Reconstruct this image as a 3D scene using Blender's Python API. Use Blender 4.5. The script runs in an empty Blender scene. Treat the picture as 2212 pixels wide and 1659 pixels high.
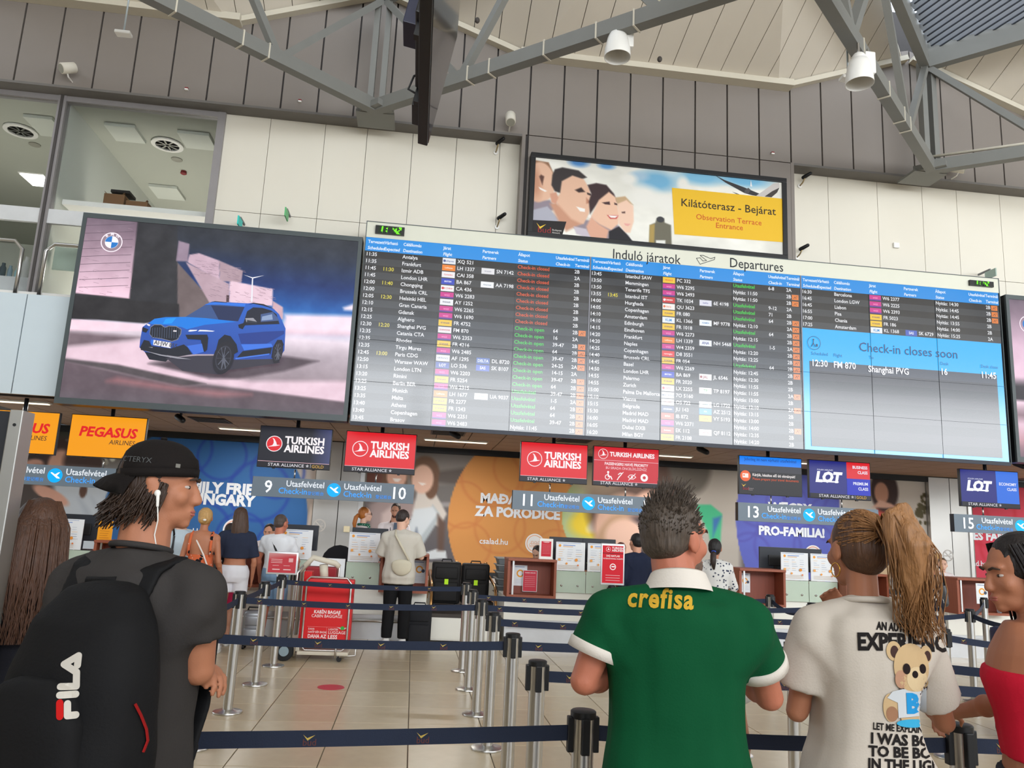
import bpy, bmesh, math, random
import numpy as np
from mathutils import Vector, Matrix, noise
random.seed(7)
scene = bpy.context.scene
col = scene.collection
R_ = math.radians
# ---------------------------------------------------------------- camera
IW, IH, FPX = 2212, 1659, 1680.0
CAM = np.array([0.0, 0.0, 1.6])
YAW, PITCH, ROLL = R_(6.6), R_(10.57), R_(2.754)
_d = np.array([math.sin(YAW)*math.cos(PITCH), math.cos(YAW)*math.cos(PITCH), math.sin(PITCH)])
_r = np.cross(_d, [0, 0, 1]); _r /= np.linalg.norm(_r)
_u = np.cross(_r, _d)
CR = math.cos(ROLL)*_r + math.sin(ROLL)*_u
CU = -math.sin(ROLL)*_r + math.cos(ROLL)*_u
cd = bpy.data.cameras.new('camera'); cd.sensor_width = 36; cd.lens = FPX/IW*36; cd.clip_start = .05; cd.clip_end = 300
co = bpy.data.objects.new('camera', cd); col.objects.link(co)
co.matrix_world = Matrix(((CR[0], CU[0], -_d[0], CAM[0]), (CR[1], CU[1], -_d[1], CAM[1]), (CR[2], CU[2], -_d[2], CAM[2]), (0, 0, 0, 1)))
scene.camera = co

# ---------------------------------------------------------------- light
w = bpy.data.worlds.new('overcast_sky'); scene.world = w; w.use_nodes = True
bg = w.node_tree.nodes['Background']; bg.inputs[0].default_value = (.82, .9, 1, 1); bg.inputs[1].default_value = 3.4
def area(name, loc, rot, sx, sy, power, color=(1, 1, 1)):
    l = bpy.data.lights.new(name, 'AREA'); l.shape = 'RECTANGLE'; l.size = sx; l.size_y = sy; l.energy = power; l.color = color
    o = bpy.data.objects.new(name, l); col.objects.link(o); o.location = loc; o.rotation_euler = rot
    return o
# daylight through the glazed entrance front behind the camera
area('facade_daylight', (13, -11.8, 6.65), (R_(90), 0, 0), 38, 4.5, 5900, (.96, .985, 1))
scene.view_settings.view_transform = 'Standard'
scene.view_settings.look = 'None'
scene.view_settings.exposure = -0.32
scene.view_settings.gamma = 1
scene.view_settings.use_curve_mapping = False
scene.cycles.max_bounces = 6
scene.cycles.diffuse_bounces = 3
scene.cycles.glossy_bounces = 3
scene.cycles.adaptive_threshold = .02

# ---------------------------------------------------------------- helpers
def ray(x, y):
    return _d + CR*((x-IW/2)/FPX) - CU*((y-IH/2)/FPX)
def at(x, y, Y):
    "world point on the vertical plane at depth Y"
    d = ray(x, y); return CAM + d*(Y/d[1])
def atz(x, y, Z):
    d = ray(x, y); return CAM + d*((Z-CAM[2])/d[2])
def lin(c):
    return tuple((v/255/12.92 if v/255 <= .04045 else ((v/255+.055)/1.055)**2.4) for v in c[:3])
def linA(a):
    a = np.asarray(a, float)/255
    return np.where(a <= .04045, a/12.92, ((a+.055)/1.055)**2.4)

MATS = {}
def mat(name, c=(200, 200, 200), rough=.6, metal=0, vary=.08, scale=6., bump=0., bscale=60., emit=0., spec=.5, stretch=None, alpha=1., trans=0., ior=1.45, coat=0.):
    if name in MATS: return MATS[name]
    m = bpy.data.materials.new(name); m.use_nodes = True
    nt = m.node_tree; n = nt.nodes; L = nt.links; b = n['Principled BSDF']
    c = lin(c)
    b.inputs['Roughness'].default_value = rough; b.inputs['Metallic'].default_value = metal
    b.inputs['Specular IOR Level'].default_value = spec; b.inputs['IOR'].default_value = ior
    b.inputs['Transmission Weight'].default_value = trans; b.inputs['Alpha'].default_value = alpha
    b.inputs['Coat Weight'].default_value = coat
    tc = n.new('ShaderNodeTexCoord'); mp = n.new('ShaderNodeMapping'); L.new(tc.outputs['Object'], mp.inputs[0])
    if stretch: mp.inputs['Scale'].default_value = stretch
    nz = n.new('ShaderNodeTexNoise'); nz.inputs['Scale'].default_value = scale; nz.inputs['Detail'].default_value = 4
    L.new(mp.outputs[0], nz.inputs['Vector'])
    mx = n.new('ShaderNodeMix'); mx.data_type = 'RGBA'
    L.new(nz.outputs['Fac'], mx.inputs[0])
    mx.inputs[6].default_value = tuple(v*(1-vary) for v in c)+(1,)
    mx.inputs[7].default_value = tuple(min(1, v*(1+vary)) for v in c)+(1,)
    L.new(mx.outputs[2], b.inputs['Base Color'])
    if emit:
        L.new(mx.outputs[2], b.inputs['Emission Color']); b.inputs['Emission Strength'].default_value = emit
    if bump:
        n2 = n.new('ShaderNodeTexNoise'); n2.inputs['Scale'].default_value = bscale; n2.inputs['Detail'].default_value = 3
        L.new(mp.outputs[0], n2.inputs['Vector'])
        bp = n.new('ShaderNodeBump'); bp.inputs['Strength'].default_value = bump; bp.inputs['Distance'].default_value = .01
        L.new(n2.outputs['Fac'], bp.inputs['Height']); L.new(bp.outputs[0], b.inputs['Normal'])
    MATS[name] = m
    return m
def colmat(name, emit=0., rough=.6, spec=.5, screen=False, gain=1.):
    "colour comes from the mesh's own printed colours"
    if name in MATS: return MATS[name]
    m = bpy.data.materials.new(name); m.use_nodes = True
    nt = m.node_tree; n = nt.nodes; L = nt.links; b = n['Principled BSDF']
    a = n.new('ShaderNodeVertexColor'); a.layer_name = 'Col'
    b.inputs['Roughness'].default_value = rough; b.inputs['Specular IOR Level'].default_value = spec
    if screen:
        b.inputs['Base Color'].default_value = (.012, .012, .014, 1)
    else:
        src = a.outputs[0]
        if gain != 1:
            g = n.new('ShaderNodeMix'); g.data_type = 'RGBA'; g.blend_type = 'MULTIPLY'; g.inputs[0].default_value = 1; g.inputs[7].default_value = (gain, gain, gain, 1); L.new(src, g.inputs[6]); src = g.outputs[2]
        L.new(src, b.inputs['Base Color'])
    if emit:
        L.new(a.outputs[0], b.inputs['Emission Color']); b.inputs['Emission Strength'].default_value = emit
    MATS[name] = m
    return m

def root_of(o):
    while o.parent: o = o.parent
    return o
_NUM = {'7': 'seven', '8': 'eight', '9': 'nine', '10': 'ten', '11': 'eleven', '12': 'twelve', '13': 'thirteen', '14': 'fourteen', '15': 'fifteen', '16': 'sixteen'}
def words(t): return ' '.join(_NUM.get(k, k) for k in t.split(' ')) if t else t
def thing(name, label, cat, loc, group=None, kind=None):
    label = words(label)
    o = bpy.data.objects.new(name, None); col.objects.link(o); o.location = loc; o.empty_display_size = .1
    if label: o['label'] = label
    if cat: o['category'] = cat
    if group: o['group'] = group
    if kind: o['kind'] = kind
    return o
def struct(name, loc=(0, 0, 0), label=None):
    return thing(name, label, None, loc, kind='structure')

def smooth(me, angle=None):
    me.polygons.foreach_set('use_smooth', [True]*len(me.polygons))
    if angle: me.set_sharp_from_angle(angle=R_(angle))

class MB:
    "collects faces in world coordinates and links them as one mesh"
    def __init__(s): s.v = []; s.f = []; s.c = []; s.cur = None
    def add(s, vs, fs):
        k = len(s.v); s.v += [tuple(map(float, p)) for p in vs]; s.f += [tuple(i+k for i in f) for f in fs]
        if s.cur is not None: s.c += [s.cur]*len(vs)
        return s
    def box(s, c, d, M=None):
        c = np.array(c, float); h = np.array(d, float)/2
        vs = [np.array((x, y, z))*h for x in (-1, 1) for y in (-1, 1) for z in (-1, 1)]
        if M is not None: vs = [np.array(M @ Vector(p)) for p in vs]
        return s.add([c+p for p in vs], [(0, 1, 3, 2), (4, 6, 7, 5), (0, 4, 5, 1), (2, 3, 7, 6), (0, 2, 6, 4), (1, 5, 7, 3)])
    def bb(s, x0, x1, y0, y1, z0, z1):
        return s.box(((x0+x1)/2, (y0+y1)/2, (z0+z1)/2), (abs(x1-x0), abs(y1-y0), abs(z1-z0)))
    def beam(s, p, q, w, h, up=(0, 0, 1)):
        p = np.array(p, float); q = np.array(q, float); d = q-p; d /= np.linalg.norm(d)
        u = np.array(up, float); r = np.cross(d, u)
        if np.linalg.norm(r) < 1e-4: r = np.cross(d, (0, 1, 0))
        r /= np.linalg.norm(r); u = np.cross(r, d)
        vs = [e+a*r*w/2+b*u*h/2 for e in (p, q) for a, b in ((-1, -1), (1, -1), (1, 1), (-1, 1))]
        return s.add(vs, [(0, 3, 2, 1), (4, 5, 6, 7)]+[(i, (i+1) % 4, 4+(i+1) % 4, 4+i) for i in range(4)])
    def tube(s, pts, r, n=8, caps=True, closed=False):
        P = [np.array(p, float) for p in pts]; m = len(P)
        rs = r if hasattr(r, '__len__') else [r]*m
        rings = []; prev = None
        for i in range(m):
            if closed: t = P[(i+1) % m]-P[i-1]
            else: t = P[min(i+1, m-1)]-P[max(i-1, 0)]
            t /= (np.linalg.norm(t)+1e-9)
            if prev is None:
                a = np.cross(t, (0, 0, 1))
                if np.linalg.norm(a) < .1: a = np.cross(t, (0, 1, 0))
            else: a = prev-t*np.dot(prev, t)
            a /= np.linalg.norm(a)+1e-9; prev = a; b = np.cross(t, a)
            rings.append([P[i]+rs[i]*(math.cos(2*math.pi*k/n)*a+math.sin(2*math.pi*k/n)*b) for k in range(n)])
        return s.rings(rings, caps and not closed, closed)
    def rings(s, rings, caps=True, closed=False):
        m = len(rings); n = len(rings[0]); vs = [p for g in rings for p in g]
        fs = [(i*n+k, i*n+(k+1) % n, ((i+1) % m)*n+(k+1) % n, ((i+1) % m)*n+k) for i in range(m if closed else m-1) for k in range(n)]
        if caps: fs += [tuple(range(n))[::-1], tuple((m-1)*n+k for k in range(n))]
        return s.add(vs, fs)
    def cyl(s, p, q, r0, r1=None, n=16): return s.tube([p, q], [r0, r0 if r1 is None else r1], n)
    def lathe(s, prof, c, n=20, axis='z'):
        rings = []
        for r, h in prof:
            g = []
            for k in range(n):
                a = 2*math.pi*k/n; x, y = r*math.cos(a), r*math.sin(a)
                g.append(np.array(c, float)+((x, y, h) if axis == 'z' else (x, h, y) if axis == 'y' else (h, x, y)))
            rings.append(g)
        return s.rings(rings)
    def prism(s, poly, o, u, v, d):
        "poly in the (u, v) plane at o, pushed along d"
        o, u, v, d = (np.array(t, float) for t in (o, u, v, d)); n = len(poly)
        a = [o+u*x+v*y for x, y in poly]; b = [p+d for p in a]
        return s.add(a+b, [tuple(range(n))[::-1], tuple(range(n, 2*n))]+[(i, (i+1) % n, n+(i+1) % n, n+i) for i in range(n)])
    def ngon(s, pts): return s.add(pts, [tuple(range(len(pts)))])
    def ell(s, c, r, M=None, nu=14, nv=9):
        c = np.array(c, float); vs = []; fs = []
        for j in range(1, nv):
            t = math.pi*j/nv
            for k in range(nu):
                a = 2*math.pi*k/nu
                vs.append(np.array((r[0]*math.sin(t)*math.cos(a), r[1]*math.sin(t)*math.sin(a), r[2]*math.cos(t))))
        vs += [np.array((0, 0, r[2])), np.array((0, 0, -r[2]))]
        if M is not None: vs = [np.array(M @ Vector(p)) for p in vs]
        T = (nv-1)*nu
        for j in range(nv-2):
            for k in range(nu): fs.append((j*nu+k, (j+1)*nu+k, (j+1)*nu+(k+1) % nu, j*nu+(k+1) % nu))
        for k in range(nu):
            fs.append((T, k, (k+1) % nu)); fs.append((T+1, (nv-2)*nu+(k+1) % nu, (nv-2)*nu+k))
        return s.add([c+p for p in vs], fs)
    def cone(s, p, q, r0, r1, n=12):
        "round-ended tapered limb"
        p = np.array(p, float); q = np.array(q, float); d = q-p; L = np.linalg.norm(d); d /= L
        pts = []; rs = []
        for t in (-1, -.8, -.5): pts.append(p+d*r0*t); rs.append(r0*math.sqrt(max(0.02, 1-t*t)))
        pts += [p, q]; rs += [r0, r1]
        for t in (.5, .8, 1): pts.append(q+d*r1*t); rs.append(r1*math.sqrt(max(0.02, 1-t*t)))
        return s.tube(pts, rs, n)
    def text(s, t, size, o, u=(1, 0, 0), v=(0, 0, 1), align='LEFT', bold=0., shear=0., xs=1., fn=None, res=2, valign=None, spacing=1.):
        vs, fs = text_geo(t, align, round(bold, 4), shear, res, spacing)
        if not len(vs): return s
        o, u, v = (np.array(k, float) for k in (o, u, v))
        pts = [o+u*x*size*xs+v*y*size for x, y in vs]
        if fn: pts = [fn(p) for p in pts]
        return s.add(pts, fs)
    def build(s, name, m, parent=None, sm=False, bevel=0., angle=None, label=None, kind=None, loc=None, cat=None, group=None, weld=False):
        me = bpy.data.meshes.new(name)
        V = np.array(s.v, float).reshape(-1, 3)
        o = bpy.data.objects.new(name, me); col.objects.link(o)
        if parent is not None:
            o.parent = parent; V = V-np.array(root_of(parent).location)
        elif loc is not None:
            o.location = loc; V = V-np.array(loc, float)
        me.from_pydata(V.tolist(), [], s.f)
        if s.c:
            A = me.color_attributes.new('Col', 'FLOAT_COLOR', 'POINT')
            C = np.ones((len(s.v), 4), np.float32); C[:, :3] = linA(np.array(s.c)); A.data.foreach_set('color', C.ravel())
        if weld or bevel:
            bm = bmesh.new(); bm.from_mesh(me)
            if weld: bmesh.ops.remove_doubles(bm, verts=bm.verts, dist=1e-4)
            if bevel: bmesh.ops.bevel(bm, geom=list(bm.edges), offset=bevel, segments=2, affect='EDGES', profile=.6, clamp_overlap=True)
            bm.to_mesh(me); bm.free()
        if sm or angle: smooth(me, angle)
        if m: me.materials.append(m)
        if label: o['label'] = label
        if kind: o['kind'] = kind
        if cat: o['category'] = cat
        if group: o['group'] = group
        return o

_TG = {}
def text_geo(t, align, bold, shear, res, spacing=1.):
    k = (t, align, bold, shear, res, spacing)
    if k not in _TG:
        c = bpy.data.curves.new('lettering', 'FONT'); c.body = t; c.size = 1; c.align_x = align; c.offset = bold; c.shear = shear
        c.resolution_u = res; c.fill_mode = 'FRONT'; c.space_character = spacing
        o = bpy.data.objects.new('lettering', c)
        me = o.to_mesh()
        vs = [(p.co.x, p.co.y) for p in me.vertices]; fs = [tuple(p.vertices) for p in me.polygons]
        o.to_mesh_clear()
        bpy.data.objects.remove(o); bpy.data.curves.remove(c)
        _TG[k] = (vs, fs)
    return _TG[k]

def clone(o, parent=None, loc=None, rotz=None, label=None):
    c = o.copy(); col.objects.link(c); c.parent = parent
    if loc is not None: c.location = loc
    if rotz is not None: c.rotation_euler = (0, 0, rotz)
    if label: c['label'] = label
    for ch in list(o.children): clone(ch, c)
    return c

class Pic:
    "a small printed or displayed picture: colours on a fine grid, painted with soft shapes in its own (0..1, 0..1) frame"
    def __init__(s, nx, ny, aspect, base):
        s.nx, s.ny, s.a = nx, ny, aspect
        x = np.linspace(0, 1, nx); y = np.linspace(0, 1, ny)
        s.X, s.Y = np.meshgrid(x*aspect, y); s.I = np.empty((ny, nx, 3)); s.I[:] = base
    def mix(s, m, c):
        m = np.clip(m, 0, 1)[..., None]; s.I = s.I*(1-m)+np.asarray(c, float)*m; return s
    def grad(s, stops):
        ys = [t[0] for t in stops]
        for k in range(3): s.I[..., k] = np.interp(s.Y, ys, [t[1][k] for t in stops])
        return s
    def ell(s, cx, cy, rx, ry, c, soft=.15, rot=0, op=1.):
        a = R_(rot); dx, dy = s.X-cx*s.a, s.Y-cy
        u = (dx*math.cos(a)+dy*math.sin(a))/rx; v = (-dx*math.sin(a)+dy*math.cos(a))/ry
        return s.mix(op*np.clip((1-np.sqrt(u*u+v*v))/soft+.5, 0, 1), c)
    def poly(s, pts, c, soft=.006, op=1., c2=None, g=(0, 1)):
        P = np.array(pts, float)*[s.a, 1]; ins = np.zeros(s.X.shape, bool); D = np.full(s.X.shape, 9.)
        for i in range(len(P)):
            (x0, y0), (x1, y1) = P[i], P[(i+1) % len(P)]
            cr = ((y0 > s.Y) != (y1 > s.Y)) & (s.X < (x1-x0)*(s.Y-y0)/((y1-y0) or 1e-9)+x0); ins ^= cr
            dx, dy = x1-x0, y1-y0; t = np.clip(((s.X-x0)*dx+(s.Y-y0)*dy)/(dx*dx+dy*dy+1e-12), 0, 1)
            D = np.minimum(D, np.hypot(s.X-x0-t*dx, s.Y-y0-t*dy))
        m = np.clip(np.where(ins, D, -D)/soft+.5, 0, 1)*op
        if c2 is not None:
            q = np.clip((s.X/s.a*g[0]+s.Y*g[1]), 0, 1)[..., None]; c = np.asarray(c, float)*(1-q)+np.asarray(c2, float)*q
        return s.mix(m, c)
    def noise(s, amp, f=8, seed=0, sx=1., sy=1.):
        r = np.random.RandomState(seed); N = np.zeros(s.X.shape)
        for o in range(4):
            for _ in range(5):
                a = r.uniform(0, 6.28); k = f*2**o*r.uniform(.6, 1.4)
                N += math.pow(.55, o)*np.sin(k*(s.X*math.cos(a)*sx+s.Y*math.sin(a)*sy)+r.uniform(0, 6.28)+1.3*np.sin(k*.7*(s.Y*math.cos(a)-s.X*math.sin(a))))
        s.N = N/4
        s.I = np.clip(s.I+amp*s.N[..., None], 0, 255); return s
    def build(s, name, m, parent, o, u, v):
        "o top-left corner, u across, v down (full extents)"
        o, u, v = (np.array(t, float) for t in (o, u, v))
        X = (s.X/s.a).ravel()[:, None]; Y = s.Y.ravel()[:, None]
        V = o+X*u+Y*v-np.array(root_of(parent).location)
        nx, ny = s.nx, s.ny
        i = (np.arange(ny-1)[:, None]*nx+np.arange(nx-1)).ravel()
        Fq = np.stack([i, i+nx, i+nx+1, i+1], 1)
        me = bpy.data.meshes.new(name); me.from_pydata(V.tolist(), [], Fq.tolist())
        A = me.color_attributes.new('Col', 'FLOAT_COLOR', 'POINT')
        C = np.ones((nx*ny, 4), np.float32); C[:, :3] = linA(s.I.reshape(-1, 3)); A.data.foreach_set('color', C.ravel())
        me.materials.append(m)
        ob = bpy.data.objects.new(name, me); col.objects.link(ob); ob.parent = parent
        return ob
# ================================================================ the hall
M_TILE = [mat('floor_tile_%d' % i, c, .27, vary=.07, scale=9, bump=.02, bscale=30, spec=.5) for i, c in enumerate([(200, 183, 154), (194, 178, 150), (204, 188, 160), (197, 179, 149)])]
M_GROUT = mat('floor_grout', (110, 98, 82), .8)
M_GREYP = mat('grey_metal_panel', (132, 124, 117), .5, vary=.03, scale=2)
M_SEAM = mat('dark_panel_seam', (70, 66, 64), .7)
M_WHITEP = mat('cream_wall_panel', (222, 216, 201), .5, vary=.02, scale=2)
M_FRAME = mat('grey_window_frame', (150, 146, 146), .45, metal=.3)
M_STEELP = mat('painted_steel', (122, 122, 117), .5, vary=.06, scale=4)
M_CEIL = mat('roof_panel', (222, 214, 200), .6, vary=.03, scale=2)
M_CEILF = mat('roof_fascia', (204, 197, 180), .6, vary=.03)
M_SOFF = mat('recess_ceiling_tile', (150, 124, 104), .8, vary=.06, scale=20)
M_DARK = mat('black_bulkhead', (18, 20, 24), .5)
M_WHITE = mat('white_plastic', (236, 234, 228), .4, vary=.02)
M_BLACK = mat('black_plastic', (18, 18, 20), .45, vary=.1)
M_STEEL = mat('brushed_steel', (200, 198, 194), .28, metal=1, vary=.06, scale=5, stretch=(40, 40, 1))
M_STEELW = mat('satin_steel_wall', (190, 188, 184), .38, metal=.85, vary=.12, scale=1.2)
M_GLASS = mat('office_glass', (250, 252, 251), .02, trans=1, ior=1.2, vary=0, spec=.7)
YW = 12.0            # front of the grey upper wall
YR = 12.3            # recessed white panels and office windows
ZS = 3.2             # underside of the upper wall and recess ceiling
YM = 16.3            # back wall of the check-in recess, with the murals

# floor -------------------------------------------------------------
floor = struct('floor')
MB().bb(-17, 33, -12.2, YM+.1, -.2, -.008).build('screed', M_GROUT, floor)
tw = .593; tx0, ty0 = .07, 6.8-.593*20; g = .0035
tme = None
def tile_mesh():
    b = MB(); h = tw/2-g
    b.rings([[(-h, -h, -.02), (h, -h, -.02), (h, h, -.02), (-h, h, -.02)], [(-h, -h, -.002), (h, -h, -.002), (h, h, -.002), (-h, h, -.002)],
             [(-h+.003, -h+.003, 0), (h-.003, -h+.003, 0), (h-.003, h-.003, 0), (-h+.003, h-.003, 0)]])
    return b
tms = []
for m in M_TILE:
    o = tile_mesh().build('floor_tile', m, floor); tms.append(o)
rest = [MB() for _ in M_TILE]; cnt = 0; used = [False]*4
cand = []
for i in range(-28, 56):
    for j in range(-6, 40):
        x, y = tx0+(i+.5)*tw, ty0+(j+.5)*tw
        if y > YM: continue
        cand.append((x, y, (i*7+j*5+(i*j) % 3) % 4))
def tile_key(t):
    x, y, _ = t
    inside = y > 3.4 and y < 12.0 and -2.9 < x < .58*y+2.6
    return (0 if inside else 1, y)
cand.sort(key=tile_key)
for x, y, k in cand:
    if cnt < 300 and tile_key((x, y, k))[0] == 0:
        if not used[k]: o = tms[k]; used[k] = True
        else: o = tms[k].copy(); col.objects.link(o); o.parent = floor
        o.location = (x, y, 0); cnt += 1
    else:
        h = tw/2-g; rest[k].add([(x-h, y-h, 0), (x+h, y-h, 0), (x+h, y+h, 0), (x-h, y+h, 0)], [(0, 1, 2, 3)])
for k in range(4): rest[k].build('distant_tiles', M_TILE[k], floor, kind='stuff')
MB().lathe([(.13, .0005), (.13, .003), (.125, .004), (0, .004)], (-.69, 8.16, 0), 28).build('floor_sticker', mat('pink_sticker', (200, 62, 80), .4), loc=(-.69, 8.16, 0),
    label='round pink sticker on the beige floor tiles', cat='sticker')

# hall shell out of view ---------------------------------------------
for nm, a in (('wall_left', (-17.2, -17, -12, 12)), ('wall_right', (33, 33.2, -12, 12))):
    o = MB().bb(*a, 0, 11.6).build(nm, mat('hall_side_wall', (205, 198, 186), .7)); o['kind'] = 'structure'
o = MB().bb(-17.2, -6, -12.2, -12, 0, 11.6).build('wall_entrance', mat('hall_side_wall')); o['kind'] = 'structure'
ent = struct('window_1')
for k in range(14): MB().bb(-6+k*3-.06, -6+k*3+.06, -12.1, -11.95, 0, 11.2).build('mullion', M_FRAME, ent)
MB().bb(-6, 33, -12.12, -11.98, 2.6, 2.75).build('transom', M_FRAME, ent)

o = MB().bb(-17, 33, -12.1, -5.5, 3.95, 4.3).build('ceiling_shade_slab', mat('hall_side_wall')); o['kind'] = 'structure'  # unseen slab added to keep facade daylight off the foreground
# upper wall ---------------------------------------------------------
NX = [-10.49, -1.05, 8.39, 17.83]            # truss nodes along the wall
ZF, ZA = 9.5, 10.36
def zc(x):
    d = min(abs(x-n) for n in NX)
    return ZA-(ZA-ZF)*min(1, d/2.45)
upw = struct('wall_upper')
b = MB()
b.bb(-17, 22, YW+.05, YW+.25, 8.13, 11.4)
b.build('backing', M_SEAM, upw)
MB().bb(1.42, 6.12, YW+.05, YW+.4, 5.8, 8.13).build('backing', M_SEAM, upw)
ps = .5815; x0 = 1.46
for k in range(-29, 32):
    xa, xb = x0+k*ps+.014, x0+(k+1)*ps-.014
    if xa > 14: continue
    b = MB(); za, zb = zc(xa)+.25, zc(xb)+.25
    b.prism([(xa, 8.13), (xb, 8.13), (xb, zb), ((xa+xb)/2, zc((xa+xb)/2)+.25), (xa, za)], (0, YW, 0), (1, 0, 0), (0, 0, 1), (0, .06, 0))
    b.build('wall_panel', M_GREYP, upw)
    if 0 <= k < 8: MB().bb(xa, xb, YW, YW+.06, 5.8, 8.115).build('wall_panel', M_GREYP, upw)
# underside of the projecting grey wall and its returns
MB().bb(-17, 1.36, YW, YR+.1, 8.09, 8.13).build('soffit_trim', mat('dark_soffit', (112, 108, 104), .6), upw)
MB().bb(6.16, 22, YW, YR+.1, 8.09, 8.13).build('soffit_trim', mat('dark_soffit'), upw)
for x in (1.36, 6.1): MB().bb(x, x+.06, YW-.005, YR+.1, 5.8, 8.13).build('jamb_trim', M_GREYP, upw)
# cream recessed panels
ex = [-3.52, -2.8, -1.91, -1.22, -.46, .28, 1.02, 1.37]
ex2 = [6.15, 6.95, 7.89, 8.76, 9.44, 10.3, 11.15, 12.0, 12.9, 13.8]
MB().bb(-3.56, 14, YR+.05, YR+.3, 3.2, 8.13).build('backing', M_SEAM, upw)
for E_ in (ex, ex2):
    for a, b_ in zip(E_[:-1], E_[1:]):
        for z0, z1 in ((3.2, 6.42), (6.42, 8.12)):
            MB().bb(a+.004, b_-.004, YR, YR+.05, z0+.004, z1-.004).build('cream_panel', M_WHITEP, upw)
MB().bb(14, 33, YW+.05, YR+.3, 3.2, 11.4).build('plain_panel', M_WHITEP, upw)

# office windows at upper left -----------------------------------------
def wz(y): return at(60, y, YR)[2]
win = struct('window_2')
xm = at(118, 340, YR)[0]; xr = -3.54
Zs = {'top': 8.02, 'sill': at(400, 470, YR)[2], 'r1t': at(40, 447, YR)[2], 'r1b': at(40, 478, YR)[2], 'low': at(60, 632, YR)[2]}
for x in (xm-2.75, xm, xr-.03):
    MB().bb(x-.06, x+.06, YR-.06, YR+.1, Zs['low'] if x < xr-.5 else 5.9, 8.09).build('mullion', M_FRAME, win)
MB().bb(xm-.02, xm+.02, YR-.08, YR-.055, Zs['low'], 8.09).build('mullion_gasket', M_SEAM, win)
for a, b_ in ((xm-2.7, xm-.06), (xm+.06, xr-.09)):
    MB().bb(a, b_, YR-.05, YR+.08, 8.0, 8.09).build('head_rail', M_FRAME, win)
    MB().bb(a, b_, YR-.04, YR+.02, Zs['r1b'], Zs['r1t']).build('transom_panel', mat('pale_transom', (205, 206, 206), .5), win)
    MB().bb(a, b_, YR, YR+.006, Zs['r1t'], 8.0).build('pane', M_GLASS, win)
    MB().bb(a, b_, YR, YR+.006, Zs['low'], Zs['r1b']).build('pane', M_GLASS, win)
MB().bb(xm-3, xr, YR-.06, YR+.3, Zs['low']-.09, Zs['low']).build('sill', M_WHITE, win)
# rails inside
for x0_, x1_ in ((xm-2.6, xm-.18), (xm+.16, xm+2.2)):
    zt = at(40, 526, YR)[2]
    MB().tube([(x0_, YR-.12, zt-.9), (x0_, YR-.12, zt-.12), (x0_+.12, YR-.12, zt), (x1_-.12, YR-.12, zt), (x1_, YR-.12, zt-.12), (x1_, YR-.12, zt-.9)], .03, 8).build('guard_rail', M_STEEL, win, sm=True)
# blue-grey cladding under the windows
xs_ = at(42, 740, YW)[0]
lw = struct('wall_lower')
for a, b_ in ((xs_-1.75, xs_-.008), (xs_+.008, xs_+1.75), (xs_-3.5, xs_-1.77), (xs_-5.3, xs_-3.52)):
    MB().bb(a, b_, YW, YW+.06, ZS, Zs['low']-.1).build('cladding_panel', mat('pale_blue_cladding', (204, 216, 222), .35, vary=.02), lw)
MB().bb(-17, -3.54, YW+.06, YR+.02, ZS, Zs['low']-.09).build('backing', M_SEAM, lw)
# the two offices behind the glass
off = struct('wall_office')
M_OFF = mat('office_plaster', (205, 208, 198), .8, vary=.02); M_OFC = mat('office_ceiling', (178, 180, 168), .8, vary=.02)
MB().bb(-13, -3.4, YR+.15, 20, 8.06, 8.12).build('office_ceiling', M_OFC, off)
MB().bb(xm-.05, xm+.05, YR+.15, 20, 3.3, 8.06).build('partition', M_OFF, off)
MB().bb(-3.55, -3.4, YR+.2, 20, 3.3, 8.06).build('partition', mat('office_dark_wall', (120, 116, 122), .6), off)
MB().bb(-13, -3.4, 20, 20.1, 3.3, 8.06).build('back_panel', M_OFF, off)
MB().bb(-13, -3.4, YR+.3, 20, 3.25, 3.3).build('office_floor', M_OFC, off)
MB().bb(-13.1, -13, YR+.2, 20, 3.3, 8.06).build('partition', M_OFF, off)
for n_, pts in enumerate((((228, 266), (292, 271), (312, 305), (252, 299)), ((386, 282), (452, 288), (460, 320), (403, 314)), ((55, 247), (113, 253), (113, 290), (85, 283)), ((327, 398), (383, 403), (395, 425), (342, 424)))):
    P = [atz(x, y, 8.05) for x, y in pts]; c = sum(P)/4
    x0_, x1_ = min(p[0] for p in P), max(p[0] for p in P); y0_, y1_ = min(p[1] for p in P), max(p[1] for p in P)
    b = MB().bb(x0_, x1_, y0_, min(y1_, y0_+1.2), 8.0, 8.055)
    b.build('ceiling_panel', M_OFF, off)
P = [atz(x, y, 8.05) for x, y in ((43, 373), (93, 378), (93, 398), (65, 398))]
cl = thing('ceiling_light', 'bright square ceiling light in the left upstairs office', 'light', (P[0][0]+.5, P[0][1]+.4, 8.05))
MB().bb(P[0][0], P[1][0], P[0][1], P[3][1], 8.02, 8.055).build('diffuser', mat('lit_diffuser', (255, 252, 245), emit=4), cl)
MB().bb(P[0][0]-.03, P[1][0]+.03, P[0][1]-.03, P[3][1]+.03, 8.04, 8.06).build('frame', M_WHITE, cl)
for n_, (x, y) in enumerate(((362, 312), (45, 282))):
    p = atz(x, y, 8.05); d = thing('downlight', ('round ceiling downlight behind the wide office pane', 'round ceiling downlight behind the left office pane')[n_], 'downlight', (p[0], p[1], 8.05), 'office downlights')
    MB().lathe([(.2, 0), (.27, 0), (.27, -.025), (.2, -.03), (.2, 0)], (p[0], p[1], 8.05), 24).build('trim_ring', M_WHITE, d, angle=40)
    for k in range(8):
        a = k*math.pi/4; MB().beam((p[0]+.03*math.cos(a), p[1]+.03*math.sin(a), 8.04), (p[0]+.2*math.cos(a), p[1]+.2*math.sin(a), 8.04), .03, .02).build('fin', M_STEEL, d)
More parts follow.
